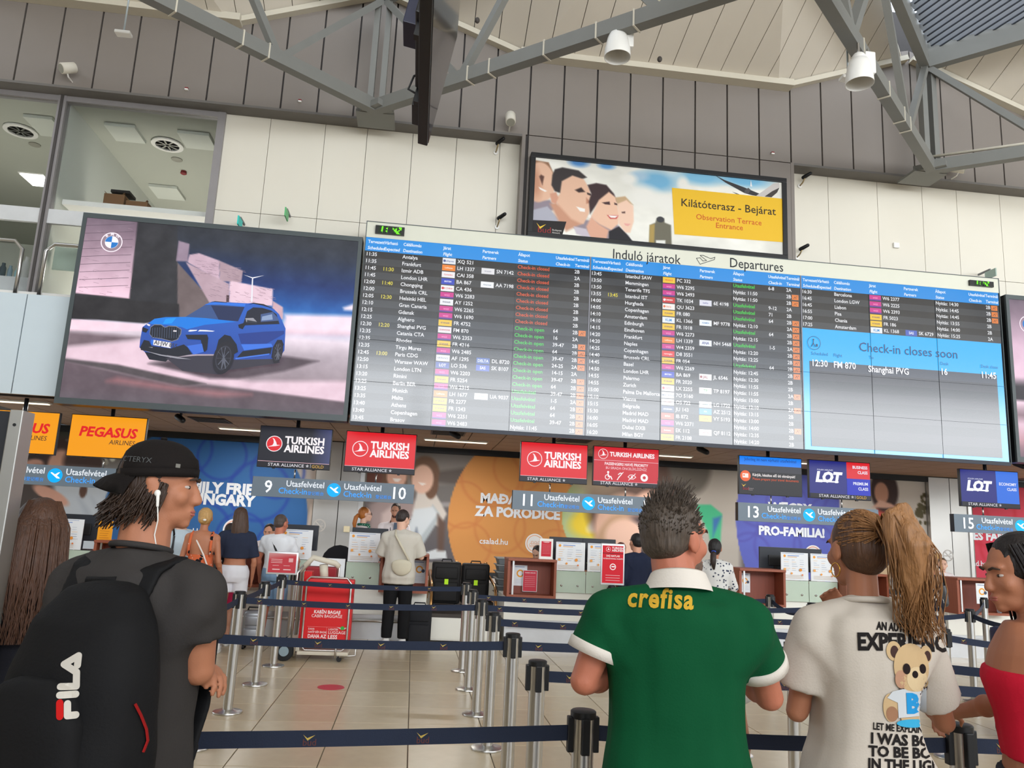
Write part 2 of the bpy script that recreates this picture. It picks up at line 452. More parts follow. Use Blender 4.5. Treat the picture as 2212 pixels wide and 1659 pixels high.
for n_, (x, y) in enumerate(((382, 345), (75, 313))):
    p = atz(x, y, 8.05)
    MB().lathe([(.1, 0), (.1, -.015), (.0, -.02)], (p[0], p[1], 8.06), 16).build('ceiling_speaker', mat('speaker_grille', (150, 148, 136), .7), loc=(p[0], p[1], 8.05), label=('small round speaker in the ceiling behind the wide office pane', 'small round speaker in the ceiling behind the left office pane')[n_], cat='speaker')
p = atz(397, 371, 8.05); sd = thing('smoke_detector', 'small red alarm sounder on the office ceiling', 'alarm', (p[0], p[1], 8.06))
MB().lathe([(.05, 0), (.06, -.05), (.03, -.07), (0, -.07)], (p[0], p[1], 8.06), 14).build('housing', mat('alarm_red', (130, 30, 36)), sd, angle=40)
for x_, y_ in ((xm-1.6, 14.2), (xm+1.3, 14.2), (xm+1.3, 17)):
    l = area('office_fill_light', (x_, y_, 4.2), (math.pi, 0, 0), 1.2, 1.2, 75, (1, .96, .88))  # hidden fill lights added to brighten the office interiors
# boxes on the office sill
zs_ = at(300, 462, YR+.6)[2]
MB().bb(xm+.1, xr-.1, YR+.25, YR+1.2, zs_-.08, zs_).build('office_shelf', M_WHITE, loc=(xm+1, YR+.6, zs_-.08), label='white ledge behind the wide office pane carrying cartons', cat='shelf')
for n_, (x, wd, h, lb) in enumerate(((250, .32, .25, 'brown cardboard carton with a black folder on top in the office window'), (300, .34, .16, 'low open brown carton beside the taller one in the office window'))):
    p = at(x, 460, YR+.6); t = thing('cardboard_box', lb, 'box', (p[0], YR+.6, zs_), 'office cartons')
    MB().bb(p[0]-wd/2, p[0]+wd/2, YR+.45, YR+.8, zs_, zs_+h).build('carton', mat('cardboard', (122, 88, 58), .8), t)
    for sgn in (-1, 1): MB().beam((p[0]+sgn*(wd/2-.03), YR+.47, zs_+h), (p[0]+sgn*(wd/2-.005), YR+.47, zs_+h+.03), .06, .006).build('flap', mat('cardboard'), t)
p = at(262, 435, YR+.6)
MB().box((p[0]+.02, YR+.6, zs_+.305), (.3, .3, .05)).build('ring_binder', M_BLACK, loc=(p[0], YR+.6, zs_+.25), label='black binder lying on the taller carton in the office window', cat='binder', bevel=.008)
# things on the lower office counter at far left
for n_, (x, y0_, y1_, wpx, c, lb) in enumerate(((3, 568, 602, 12, (60, 74, 80), 'dark box on the lower office counter at far left'), (19, 574, 602, 10, (120, 140, 150), 'pale blue bottle on the lower office counter at far left'), (52, 555, 602, 16, (190, 190, 186), 'tall printed carton on the lower office counter at far left'), (35, 580, 602, 10, (150, 190, 195), 'small teal jar on the lower office counter at far left'))):
    p, q = at(x, y0_, YR+.3), at(x, y1_, YR+.3); wd = wpx*YR/FPX
    MB().lathe([(wd*.5, 0), (wd*.5, (p[2]-q[2])*.7), (wd*.3, (p[2]-q[2])*.85), (wd*.3, p[2]-q[2]), (0, p[2]-q[2])], q, 12).build('container', mat('cont%d' % n_, c), loc=q, label=lb, cat='container', angle=40)
p = at(40, 603, YR+.3)
MB().bb(p[0]-1.2, p[0]+.3, YR+.16, YR+.6, p[2]-.35, p[2]-.003).build('office_counter', mat('pale_transom'), loc=p, label='pale counter top behind the lower glass at far left', cat='counter')
p, q = at(148, 535, YR+.3), at(148, 585, YR+.3)
MB().bb(p[0]-.2, p[0]+.3, YR+.3, YR+.33, q[2], p[2]).build('paper_notice', mat('pale_green_paper', (190, 205, 190), .7), loc=p, label='pale green sheet behind the lower glass beside the car screen', cat='notice')

# roof ----------------------------------------------------------------
roof = struct('ceiling')
YN, ZN, ZU = 11.5, 8.05, 9.98
YB, ZB = 6.8, 7.55                   # nodes half a bay out from the wall
def strips(poly, name='roof_panel', wdt=.43, x0=1.3):
    "cut one planar roof face into boards running away from the wall"
    P = [np.array(p, float) for p in poly]
    n = np.cross(P[1]-P[0], P[2]-P[0]); n /= np.linalg.norm(n)
    if n[2] < 0: n = -n
    zf = lambda x, y: P[0][2]-(n[0]*(x-P[0][0])+n[1]*(y-P[0][1]))/n[2]
    def clip(Q, s, c):
        out = []
        for i in range(len(Q)):
            a, b = Q[i], Q[(i+1) % len(Q)]
            ia, ib = s*(a[0]-c) >= 0, s*(b[0]-c) >= 0
            if ia: out.append(a)
            if ia != ib:
                t = (c-a[0])/(b[0]-a[0]); out.append((c, a[1]+t*(b[1]-a[1])))
        return out
    Q0 = [(p[0], p[1]) for p in P]; xs = [p[0] for p in P]
    k = math.floor((min(xs)-x0)/wdt)
    while x0+k*wdt < max(xs):
        Q = clip(clip(Q0, 1, x0+k*wdt+.006), -1, x0+(k+1)*wdt-.006)
        if len(Q) >= 3:
            b = MB(); m = len(Q); lo = [(x, y, zf(x, y)) for x, y in Q]; hi = [(x, y, z+.05) for x, y, z in lo]
            b.add(lo+hi, [tuple(range(m)), tuple(range(m, 2*m))[::-1]]+[(i, (i+1) % m, m+(i+1) % m, m+i) for i in range(m)])
            b.build(name, M_CEIL, roof)
        k += 1
for n0, n1 in zip(NX[:-1], NX[1:]):
    Mx = (n0+n1)/2; Mt = (Mx, YB, ZF+1.35); A0, A1 = (n0, YW+.1, ZA), (n1, YW+.1, ZA); P0, P1 = (n0+2.45, YW+.1, ZF), (n1-2.45, YW+.1, ZF)
    strips([P0, P1, Mt]); strips([A0, P0, Mt]); strips([P1, A1, Mt])
    MB().bb(n0+2.3, n1-2.3, YW-.22, YW-.002, ZF-.02, ZF+.1).build('fascia', M_CEILF, roof)
    MB().ngon([(n0, YW+.1, ZA+.08), P0[:2]+(ZF+.08,), P1[:2]+(ZF+.08,), (n1, YW+.1, ZA+.08), Mt[:2]+(Mt[2]+.08,)]).build('roof_deck', M_SEAM, roof)
MB().bb(-17.2, 33.2, -12.2, YB, 11.2, 11.4).build('roof_deck', mat('roof_deck_far', (190, 184, 172), .8), roof)
# boards along the wall edge that rise to each ridge
for n in NX:
    for s in (-1, 1):
        MB().beam((n+s*2.45, YW-.06, ZF+.02), (n+s*.05, YW-.06, ZA+.02), .14, .09).build('fascia', M_CEILF, roof)

def member(t, nm, p, q, w=.13, h=.16, m=None): return MB().beam(p, q, w, h).build(nm, m or M_STEELP, t)
labels = {-10.49: 'steel roof truss out of view at left', -1.05: 'grey steel roof truss meeting the wall above the car screen', 8.39: 'grey steel roof truss meeting the wall below the louvred skylight', 17.83: 'x'}
for n in NX[1:3]:
    t = thing('roof_truss', labels[n], 'truss', (n, YN, ZN-.1))
    N = np.array((n, YN, ZN)); A = np.array((n, YN, ZU))
    MB().box((n, YN, ZN-.04), (.34, .5, .1), Matrix.Rotation(R_(45), 3, 'Z')).build('node_plate', M_STEELP, t)
    MB().bb(n-.3, n+.3, YN, YW, ZN-.1, ZN-.06).build('bearing_shelf', M_STEELP, t)
    for dx in (-.09, .09): member(t, 'post', (n+dx, YN, ZN), (n+dx, YN, ZU+.05), .09, .14)
    for s in (-1, 1):
        B = np.array((n+s*4.72, YB, ZB)); BU = np.array((n+s*4.72, YB, ZU))
        P = lambda f: N+(B-N)*f
        U = lambda f: A+(BU-A)*f
        member(t, 'bottom_chord', N, P(1.35), .15, .2)
        member(t, 'top_chord', A, U(1.35), .15, .18)
        member(t, 'web', A+(0, 0, -.02), P(.27), .1, .1)
        member(t, 'web', P(.27), U(.5), .1, .1)
        member(t, 'web', U(.5), P(.75), .12, .12)
        member(t, 'web', P(.75), U(1), .12, .12)
        for f in (.3, .36, .5, .62, .7): MB().box(P(f)+(0, 0, -.0), (.02, .17, .23), Matrix.Rotation(math.atan2(B[1]-N[1], B[0]-N[0])+math.pi/2, 3, 'Z') @ Matrix.Rotation(R_(90), 3, 'Z')).build('clip_band', M_CEILF, t)
    if n > 0:
        # conduit and cable tray clipped to the bottom chords of this one
        B = np.array((n-4.72, YB, ZB)); off_ = np.array((.08, .1, .16))
        MB().tube([N+off_, N+(B-N)*.3+off_, N+(B-N)*1.2+off_], .03, 8).build('conduit', M_CEILF, t, sm=True)
        B = np.array((n+4.72, YB, ZB))
        MB().tube([N+(0, -.05, .17), N+(B-N)*.2+(0, 0, .15), N+(B-N)*.6+(0, 0, .2)], .025, 8).build('conduit', M_CEILF, t, sm=True)
    # louvred skylight in front of the ridge
    sk = thing('louvre_skylight', 'blue-grey louvred skylight at the upper right corner' if n > 0 else 'louvred skylight above the car screen truss', 'skylight', (n, 9.2, ZU+.3))
    ang = R_(-13)
    dirv = np.array((math.sin(ang), math.cos(ang), 0)); nrm = np.array((math.cos(ang), -math.sin(ang), 0))
    for k in range(-32, 33):
        c = k*.15
        # clip the slat to the triangle A, M-, M+
        lo, hi = YB, 11.45
        base = np.array((n, 0, 0))+nrm*c
        seg = []
        for Yq in np.linspace(lo, hi, 60):
            x = base[0]+dirv[0]/dirv[1]*Yq-dirv[0]/dirv[1]*9.1; hw = (11.45-Yq)*4.72/4.7
            if abs(x-n) < min(hw, 4.55): seg.append((x, Yq))
        if len(seg) < 2: continue
        p, q = seg[0], seg[-1]
        b = MB(); tl = R_(38); wv = nrm*math.cos(tl)*.07-np.array((0, 0, 1))*math.sin(tl)*.07
        P0, P1 = np.array((p[0], p[1], ZU+.3)), np.array((q[0], q[1], ZU+.3)); th = np.array((0, 0, .008))
        b.add([P0-wv, P0+wv, P1+wv, P1-wv, P0-wv+th, P0+wv+th, P1+wv+th, P1-wv+th], [(0, 1, 2, 3), (7, 6, 5, 4), (0, 4, 5, 1), (2, 6, 7, 3), (1, 5, 6, 2), (0, 3, 7, 4)])
        MB().beam(P0+wv-(0, 0, .012), P1+wv-(0, 0, .012), .022, .016).build('slat_gap_shade', mat('louvre_gap_shade', (46, 50, 60), .6), sk)  # dark strip stands in for the shaded gap between slats
        b.build('louvre_slat', mat('louvre_metal', (196, 204, 216), .4, metal=.2), sk)
    for s in (-1, 1): MB().beam((n, 11.45, ZU+.22), (n+s*4.72, YB, ZU+.22), .06, .3).build('skylight_kerb', M_STEELP, sk)
# ================================================================ recess under the board
rec = struct('ceiling_recess')
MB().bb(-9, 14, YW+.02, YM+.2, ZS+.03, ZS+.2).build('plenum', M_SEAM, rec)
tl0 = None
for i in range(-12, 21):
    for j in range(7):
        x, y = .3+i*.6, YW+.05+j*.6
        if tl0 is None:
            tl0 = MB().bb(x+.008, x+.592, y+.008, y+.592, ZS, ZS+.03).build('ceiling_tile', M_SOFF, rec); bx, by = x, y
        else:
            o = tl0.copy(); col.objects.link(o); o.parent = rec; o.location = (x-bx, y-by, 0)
bw = struct('wall_recess')
MB().bb(-9, 14, YM, YM+.2, 0, ZS).build('back_panel', mat('recess_back', (150, 146, 140), .7), bw)
MB().bb(-9, 14, YM-.12, YM, at(400, 948, YM)[2], ZS).build('bulkhead', M_DARK, bw)
MB().bb(-9, 14, YM-.3, YM-.001, at(980, 1245, YM)[2]-.02, at(980, 1233, YM)[2]).build('dado_rail', M_DARK, bw)
# fluorescent battens in the recess ceiling
for n_, (x, y, lb) in enumerate(((985, 952, 'slim fluorescent strip in the recess ceiling right of the red sign for desk 10'), (545, 928, 'short fluorescent strip in the recess ceiling left of the black airline sign'), (1432, 983, 'slim fluorescent strip in the recess ceiling above the priority sign'), (20, 866, 'fluorescent strip in the recess ceiling at far left'), (1745, 1000, 'slim fluorescent strip in the recess ceiling between the counter 13 and 14 screens'))):
    p = atz(x, y, ZS-.01); t = thing('strip_light', lb, 'light', (p[0], p[1], ZS), 'recess strip lights')
    MB().bb(p[0]-.6, p[0]+.6, p[1]-.08, p[1]+.08, ZS-.025, ZS).build('housing', M_WHITE, t)
    MB().bb(p[0]-.58, p[0]+.58, p[1]-.05, p[1]+.05, ZS-.035, ZS-.025).build('tube', mat('lit_tube', (255, 236, 205), emit=2.2), t)
    l = area('strip_lamp', (p[0], p[1], ZS-.05), (0, 0, 0), 1.16, .1, 62, (1, .97, .92))
for n_, (x, y, lb) in enumerate(((455, 908, 'dark square grille in the recess ceiling by the mustard airline sign'), (968, 936, 'dark ventilation slot in the recess ceiling by the red sign for desk 10'), (1240, 952, 'dark square grille in the recess ceiling between the two red signs'))):
    p = atz(x, y, ZS-.01); t = thing('ceiling_vent', lb, 'vent', (p[0], p[1], ZS), 'recess vents')
    MB().bb(p[0]-.3, p[0]+.3, p[1]-.3, p[1]+.3, ZS-.015, ZS-.001).build('frame', mat('vent_dark', (60, 46, 36)), t)
    for k in range(5): MB().bb(p[0]-.27, p[0]+.27, p[1]-.25+k*.11, p[1]-.21+k*.11, ZS-.022, ZS-.015).build('slat', M_SEAM, t)
# ceiling domes and bullet cameras under the board
for n_, (x, y, lb) in enumerate(((390, 903, 'small black dome camera hanging below the car screen'), (983, 938, 'small dark camera hanging below the departures board'), (1518, 972, 'black bullet camera under the departures board above the grey-haired man'), (2200, 1003, 'black bullet camera hanging at the right end below the board'))):
    p = at(x, y, YW+.35); t = thing('ceiling_camera', lb, 'camera', p, 'recess cameras')
    MB().cyl((p[0], p[1], p[2]), (p[0], p[1], ZS), .02, n=8).build('stem', M_BLACK, t)
    MB().cone((p[0]-.05, p[1]+.02, p[2]+.02), (p[0]+.05, p[1]-.05, p[2]-.04), .05, .045).build('body', M_BLACK, t, sm=True)
# ================================================================ screens
M_SCR = colmat('video_wall_face', 1.22, .15, .78, screen=True)
M_LED = colmat('led_wall_face', 1.36, .55, .35, screen=True)
M_TV = colmat('tv_face', 1.22, .4, .3, screen=True)
M_PRINT = colmat('printed_sheet', 0, .6, .3)
M_BACKLIT = colmat('backlit_print', .22, .5, .3, gain=.72)
M_GFR = mat('graphite_frame', (74, 82, 84), .45, vary=.05)
YBd = 11.7
class Flat(MB):
    "coloured flat shapes laid on a plane Y = const; later shapes lie a hair in front of earlier ones"
    def __init__(s, Y, step=.0006): super().__init__(); s.Y = Y; s.step = step
    def lay(s, c): s.cur = c; s.Y -= s.step; return s
    def px(s, pts, c):
        s.lay(c); return s.ngon([at(x, y, s.Y) for x, y in pts])
    def pxg(s, pts, c, c2):
        k = len(s.v); s.px(pts, c); z = [p[2] for p in s.v[k:]]; a, b = max(z), min(z)
        for i in range(len(pts)): t = (a-z[i])/(a-b); s.c[k+i] = tuple(u*(1-t)+v*t for u, v in zip(c, c2))
        return s
    def rect(s, x0, x1, z0, z1, c): s.lay(c); return s.ngon([(x0, s.Y, z0), (x1, s.Y, z0), (x1, s.Y, z1), (x0, s.Y, z1)])
    def disc(s, x, z, r, c, n=28, rz=None):
        s.lay(c); return s.ngon([(x+r*math.cos(2*math.pi*k/n), s.Y, z+(rz or r)*math.sin(2*math.pi*k/n)) for k in range(n)])
    def ring(s, x, z, r, wd, c, n=32):
        s.lay(c)
        P = [(x+q*math.cos(2*math.pi*k/n), s.Y, z+q*math.sin(2*math.pi*k/n)) for q in (r-wd, r) for k in range(n)]
        return s.add(P, [(k, (k+1) % n, n+(k+1) % n, n+k) for k in range(n)])
    def line(s, pts, wd, c, closed=False, ext=.4):
        s.lay(c); P = [np.array(p, float) for p in pts]; n = len(P)
        for i in range(n if closed else n-1):
            a, b = P[i], P[(i+1) % n]; d = (b-a)/(np.linalg.norm(b-a)+1e-9); q = np.array((-d[1], d[0]))*wd/2; e = d*wd*ext
            s.ngon([(p[0], s.Y, p[1]) for p in (a-q-e, b-q+e, b+q+e, a+q-e)])
        return s
    def txt(s, t, size, x, z, c, align='LEFT', bold=.012, shear=0, xs=1., res=2, spacing=1.):
        s.lay(c); return s.text(t, size, (x, s.Y, z), align=align, bold=bold, shear=shear, xs=xs, res=res, spacing=spacing)
    def poly(s, pts, c): s.lay(c); return s.ngon([(x, s.Y, z) for x, z in pts])
def chevron(f, x, z, s, c=(235, 196, 60)):
    f.poly([(x-.5*s, z+.28*s), (x-.12*s, z-.12*s), (x+.5*s, z+.2*s), (x-.1*s, z-.38*s)], c)

# ---- the big LED advertising screen with the car
def led_screen(x0, x1, z0, z1, label):
    t = thing('led_screen', label, 'screen', ((x0+x1)/2, YBd+.1, z0))
    MB().bb(x0, x1, YBd+.03, YBd+.25, z0, z1).build('housing', M_BLACK, t)
    fw = .075
    for a in ((x0, x1, z1-fw, z1), (x0, x1, z0, z0+fw*1.2), (x0, x0+fw*.8, z0+fw*1.2, z1-fw), (x1-fw*.8, x1, z0+fw*1.2, z1-fw)):
        MB().bb(a[0], a[1], YBd-.012, YBd+.03, a[2], a[3]).build('frame_rail', M_GFR, t)
    for k in (.15, .5, .85): MB().bb(x0+(x1-x0)*k-.04, x0+(x1-x0)*k+.04, YBd+.25, YR, z0+1, z0+1.1).build('bracket', M_BLACK, t)
    return t
lx0, lx1, lz0, lz1 = -5.21, -1.09, 3.06, 5.95
led = led_screen(lx0, lx1, lz0, lz1, 'large framed LED screen showing a blue off-road car')
ix0, ix1, iz0, iz1 = lx0+.06, lx1-.06, lz0+.09, lz1-.075
def c4(x, y): return (x*.3617, y*.3617+440)
def c4n(pts):
    out = []
    for x, y in pts:
        p = at(*c4(x, y), YBd); out.append(((p[0]-ix0)/(ix1-ix0), (iz1-p[2])/(iz1-iz0)))
    return out
pc = Pic(250, 178, (ix1-ix0)/(iz1-iz0), (120, 110, 118))
pc.grad([(0, (44, 48, 56)), (.12, (40, 48, 66)), (.28, (18, 46, 104)), (.42, (28, 92, 170)), (.5, (90, 160, 222)), (.55, (205, 205, 228)), (.6, (236, 220, 232)), (.68, (186, 172, 182)), (.85, (150, 134, 142)), (1, (92, 82, 90))])
pc.poly(c4n([(1050, 340), (1250, 560), (1240, 720), (1050, 720)]), (112, 98, 98))
pc.poly(c4n([(500, 60), (1060, 80), (1060, 700), (420, 690)]), (44, 44, 48))
pc.poly(c4n([(1060, 60), (2160, 190), (2160, 280), (1060, 220)]), (42, 46, 54), soft=.12, op=.6)
pc.poly(c4n([(498, 60), (825, 84), (772, 566), (440, 532)]), (116, 98, 112), c2=(255, 214, 232), g=(0, 2.2))
pc.poly(c4n([(1068, 222), (1132, 240), (1122, 346), (1052, 342)]), (150, 130, 148))
pc.poly(c4n([(1132, 305), (1190, 296), (1310, 340), (1312, 460), (1120, 350)]), (202, 172, 188))
pc.poly(c4n([(1310, 340), (1450, 400), (1440, 472), (1312, 462)]), (176, 150, 160))
pc.poly(c4n([(1110, 350), (1370, 480), (1370, 600), (1250, 590)]), (188, 160, 172))
pc.poly(c4n([(1370, 470), (1385, 462), (1630, 510), (1625, 610), (1370, 590)]), (232, 200, 214))
pc.poly(c4n([(1628, 580), (1690, 618), (1690, 690), (1625, 690)]), (206, 168, 178))
pc.poly(c4n([(420, 545), (780, 575), (1070, 600), (1070, 690), (860, 715), (410, 680)]), (40, 38, 40))
pc.poly(c4n([(418, 690), (860, 722), (845, 760), (410, 760)]), (246, 214, 228))
pc.poly(c4n([(405, 760), (840, 800), (770, 815), (395, 855)]), (118, 100, 108), soft=.03)
pc.poly(c4n([(395, 855), (860, 812), (1000, 900), (900, 950), (1500, 1060), (2100, 1060), (2110, 790), (1700, 780), (1700, 700), (2118, 760), (2070, 1200), (1230, 1075), (380, 920)]), (232, 202, 216), soft=.03)
pc.poly(c4n([(385, 925), (700, 960), (1230, 1075), (1080, 1090), (620, 985), (385, 945)]), (84, 76, 80), soft=.012)
pc.poly(c4n([(385, 940), (620, 990), (1080, 1095), (1230, 1082), (2060, 1185), (2065, 1260), (340, 1190)]), (198, 150, 158), c2=(98, 84, 92), g=(0, 1.15), soft=.015)
pc.poly(c4n([(700, 1040), (1100, 1100), (1500, 1140), (1300, 1150), (640, 1060)]), (206, 128, 132), soft=.04, op=.6)
pc.poly(c4n([(340, 1120), (1200, 1180), (2070, 1230), (2070, 1300), (330, 1200)]), (96, 86, 94), soft=.06)
pc.poly(c4n([(885, 955), (1250, 1045), (1420, 1046), (1700, 1000), (1905, 940), (1700, 910), (1400, 900)]), (88, 76, 84), soft=.02)
pc.poly(c4n([(2050, 620), (2118, 598), (2116, 640), (2056, 636)]), (238, 220, 232), soft=.02)
pc.poly(c4n([(1700, 660), (2116, 670), (2110, 770), (1700, 755)]), (250, 226, 240), soft=.03)
pc.noise(7, 34, 3)
pc.build('screen_image', M_LED, led, (ix0, YBd, iz1), (ix1-ix0, 0, 0), (0, 0, iz0-iz1))
f = Flat(YBd-.001)
def k1(pts): return [(x*.16275+280, y*.16275+630) for x, y in pts]
BL, BD, BB, DK, DK2 = (40, 98, 196), (32, 60, 140), (22, 124, 224), (26, 30, 42), (48, 54, 66)
for k in range(9):   # courses of the stone wall
    a, b_ = c4(470-k*2, 130+k*46), c4(815-k*5, 180+k*46)
    f.lay((96, 80, 92)); pa, pb = at(a[0]+6, a[1], f.Y), at(b_[0]-4, b_[1]-22, f.Y); f.ngon([pa, pb, pb+(0, 0, -.007), pa+(0, 0, -.007)])
f.px(k1([(1285, 45), (1322, 48), (1318, 140), (1282, 138)]), (84, 62, 66))
r5 = random.Random(5)
for k in range(150):
    x, y = r5.choice([(r5.uniform(1145, 1300), r5.uniform(330, 430)), (r5.uniform(1320, 1435), r5.uniform(380, 455)), (r5.uniform(1390, 1620), r5.uniform(500, 590)), (r5.uniform(1180, 1360), r5.uniform(460, 560)), (r5.uniform(470, 780), r5.uniform(140, 540))])
    if 1180 <= x <= 1360 and y > 460 and (x-1180) < (y-460)*.6-20: continue
    c0_ = c4(x, y); c1_ = c4(x+r5.uniform(18, 40), y+r5.uniform(4, 10)); f.lay(r5.choice([(150, 124, 138), (170, 144, 158), (128, 106, 120)])); pa, pb = at(*c0_, f.Y), at(*c1_, f.Y); f.ngon([pa, pb, pb+(0, 0, -.004), pa+(0, 0, -.004)])
# street lamp
f.px([c4(*p) for p in ((1505, 440), (1512, 440), (1508, 585), (1498, 585))], (232, 232, 240)); f.px([c4(*p) for p in ((1455, 424), (1508, 440), (1580, 428), (1510, 447))], (232, 232, 240))
# car body
f.px(k1([(200, 800), (260, 900), (480, 930), (540, 870), (420, 800)]), DK)
f.px(k1([(700, 1050), (1180, 1100), (1320, 1040), (1900, 960), (2000, 940), (1900, 850), (900, 850), (480, 880)]), (58, 56, 68))
f.pxg(k1([(130, 740), (140, 640), (170, 470), (240, 420), (330, 360), (480, 338), (740, 335), (900, 245), (1000, 175), (1100, 130), (1250, 140), (1570, 155), (1640, 148), (1780, 175), (1920, 235), (1985, 300), (2030, 400), (2070, 490), (2055, 780), (1980, 890), (1400, 905), (1150, 830), (850, 830), (640, 860), (200, 800)]), BL, (44, 76, 160))
f.px(k1([(260, 420), (330, 360), (480, 338), (740, 335), (1000, 350), (1420, 400), (1000, 440), (760, 500), (690, 470), (500, 440), (300, 430)]), BB)
f.px(k1([(480, 360), (620, 345), (560, 420), (440, 430)]), (24, 150, 244))
f.px(k1([(740, 335), (1000, 178), (1200, 175), (1525, 205), (1430, 395), (1000, 350)]), (58, 84, 136))
f.px(k1([(1080, 182), (1525, 205), (1440, 392), (1180, 370)]), (34, 46, 84))
f.px(k1([(1000, 170), (1100, 140), (1540, 160), (1530, 195), (1190, 172)]), (50, 120, 226))
f.px(k1([(1060, 150), (1130, 126), (1290, 140), (1290, 148), (1130, 136)]), DK); f.px(k1([(1575, 175), (1640, 146), (1780, 165), (1930, 235), (1770, 185), (1640, 160)]), DK)
f.px(k1([(1500, 450), (1560, 260), (1640, 208), (1760, 215), (1880, 250), (1950, 300), (1990, 430), (1700, 440)]), (30, 34, 50))
f.px(k1([(1740, 300), (1900, 270), (1960, 340), (1985, 385), (1740, 402)]), (70, 92, 140)); f.px(k1([(1760, 330), (1890, 300), (1900, 370), (1750, 385)]), (140, 160, 196))
f.px(k1([(1440, 440), (1560, 400), (1500, 500), (1450, 480)]), DK)
f.px(k1([(1535, 352), (1640, 348), (1690, 400), (1690, 420), (1550, 405)]), (150, 150, 160)); f.px(k1([(1560, 375), (1690, 400), (1690, 422), (1555, 408)]), DK2)
f.px(k1([(1440, 560), (1800, 530), (2050, 520), (2050, 560), (1800, 700), (1480, 690)]), BD)
f.px(k1([(1480, 700), (1880, 690), (1900, 730), (1520, 780)]), (62, 118, 224)); f.px(k1([(1500, 790), (1890, 740), (1870, 830), (1420, 880)]), DK); f.px(k1([(1400, 880), (1860, 820), (1850, 838), (1410, 898)]), (70, 120, 220))
# grille, lamps, bumper
f.px(k1([(262, 560), (275, 470), (330, 432), (420, 434), (470, 470), (520, 452), (620, 456), (690, 500), (685, 560), (640, 640), (560, 665), (430, 630), (300, 610)]), (120, 124, 140))
f.px(k1([(268, 560), (282, 475), (330, 442), (415, 444), (466, 482), (520, 462), (615, 466), (678, 505), (672, 560), (630, 632), (560, 655), (430, 620), (304, 602)]), DK)
for k in range(12):
    x = 300+k*32; f.px(k1([(x, 470+abs(k-5)*2), (x+10, 470+abs(k-5)*2), (x+4, 620), (x-6, 615)]), (66, 76, 96))
f.px(k1([(580, 512), (625, 515), (622, 533), (578, 530)]), (226, 220, 226))
f.px(k1([(285, 635), (318, 640), (312, 705), (283, 698)]), (40, 110, 220)); f.px(k1([(318, 640), (550, 678), (542, 750), (312, 706)]), (232, 230, 234))
P = at(*k1([(322, 696)])[0], f.Y-.002); Q = at(*k1([(545, 735)])[0], f.Y-.002); u = (Q-P)/np.linalg.norm(Q-P)
f.lay((60, 60, 70)); f.text('AI·JW 855', .085, P+(0, -.001, 0), u=u, v=(-u[2]*.2, 0, 1), bold=.02, xs=.92)
f.px(k1([(165, 490), (180, 470), (250, 500), (220, 545), (170, 530)]), DK); f.px(k1([(225, 440), (240, 425), (275, 440), (262, 460)]), (240, 232, 240))
f.px(k1([(775, 525), (800, 508), (900, 508), (885, 520), (800, 530)]), (250, 250, 255)); f.px(k1([(905, 528), (930, 508), (1010, 510), (1130, 522), (1100, 530), (960, 526)]), (250, 250, 255))
f.px(k1([(740, 572), (1030, 570), (1045, 620), (940, 640), (770, 630)]), DK); f.px(k1([(940, 620), (1045, 610), (1030, 770), (1000, 800), (975, 790)]), DK)
f.px(k1([(140, 740), (190, 640), (260, 655), (290, 720), (545, 755), (720, 700), (770, 740), (830, 830), (640, 865), (400, 830), (150, 775)]), DK)
f.px(k1([(190, 782), (420, 835), (640, 868), (820, 900), (640, 890), (400, 848)]), (150, 150, 160)); f.px(k1([(250, 735), (310, 738), (300, 745)]), (180, 180, 190))
f.px(k1([(760, 720), (960, 690), (985, 800), (850, 835)]), (62, 112, 216))
def wheel(cx, cy, rx, ry, rot):
    a = R_(rot)
    E_ = lambda s_, n=26: k1([(cx+s_*(rx*math.cos(t)*math.cos(a)-ry*math.sin(t)*math.sin(a)), cy+s_*(rx*math.cos(t)*math.sin(a)+ry*math.sin(t)*math.cos(a))) for t in np.linspace(0, 6.283, n, endpoint=False)])
    f.px(E_(1), (32, 32, 42)); f.px(E_(.74), (58, 60, 72)); f.px(E_(.66), (34, 34, 44))
    for k in range(10):
        t = k*math.pi/5; dx, dy = rx*math.cos(t)*.66, ry*math.sin(t)*.66
        f.px(k1([(cx-.06*ry*math.sin(t), cy+.04*rx), (cx+dx-5, cy+dy), (cx+dx+7, cy+dy+4), (cx+.06*ry*math.sin(t)+6, cy)]), (92, 96, 110))
f.px(k1([(1150, 760), (1180, 640), (1260, 570), (1340, 590), (1420, 700), (1440, 800), (1300, 880)]), DK)
wheel(1245, 880, 135, 225, 16); f.px(k1([(1880, 880), (1900, 740), (1960, 640), (2020, 640), (2045, 700), (2000, 860)]), DK); wheel(1965, 800, 66, 158, 12)
# roundel
p = at(*c4(667, 230), f.Y); rr = .152
f.disc(p[0], p[2], rr*1.0, (150, 130, 142), 40); f.ring(p[0], p[2], rr, .014, (250, 238, 246), 40); f.disc(p[0], p[2], rr*.62, (250, 245, 250), 36)
for q in (1, 3): f.lay((34, 120, 200)); f.ngon([(p[0], f.Y, p[2])]+[(p[0]+rr*.6*math.cos(t), f.Y, p[2]+rr*.6*math.sin(t)) for t in np.linspace(q*math.pi/2, (q+1)*math.pi/2, 10)])
for ch, ang in (('B', 128), ('M', 92), ('W', 56)):
    a = R_(ang); u = np.array((math.sin(a), 0, -math.cos(a))); v = np.array((math.cos(a), 0, math.sin(a)))
    f.lay((245, 236, 244)); f.text(ch, .06, np.array((p[0], f.Y, p[2]))+v*rr*.68-u*.024, u=u, v=v, bold=.03)
f.build('car_picture', M_LED, led, kind='stuff', label='bright picture of a blue car on a forecourt')
x0b = at(2172, 650, YBd)[0]
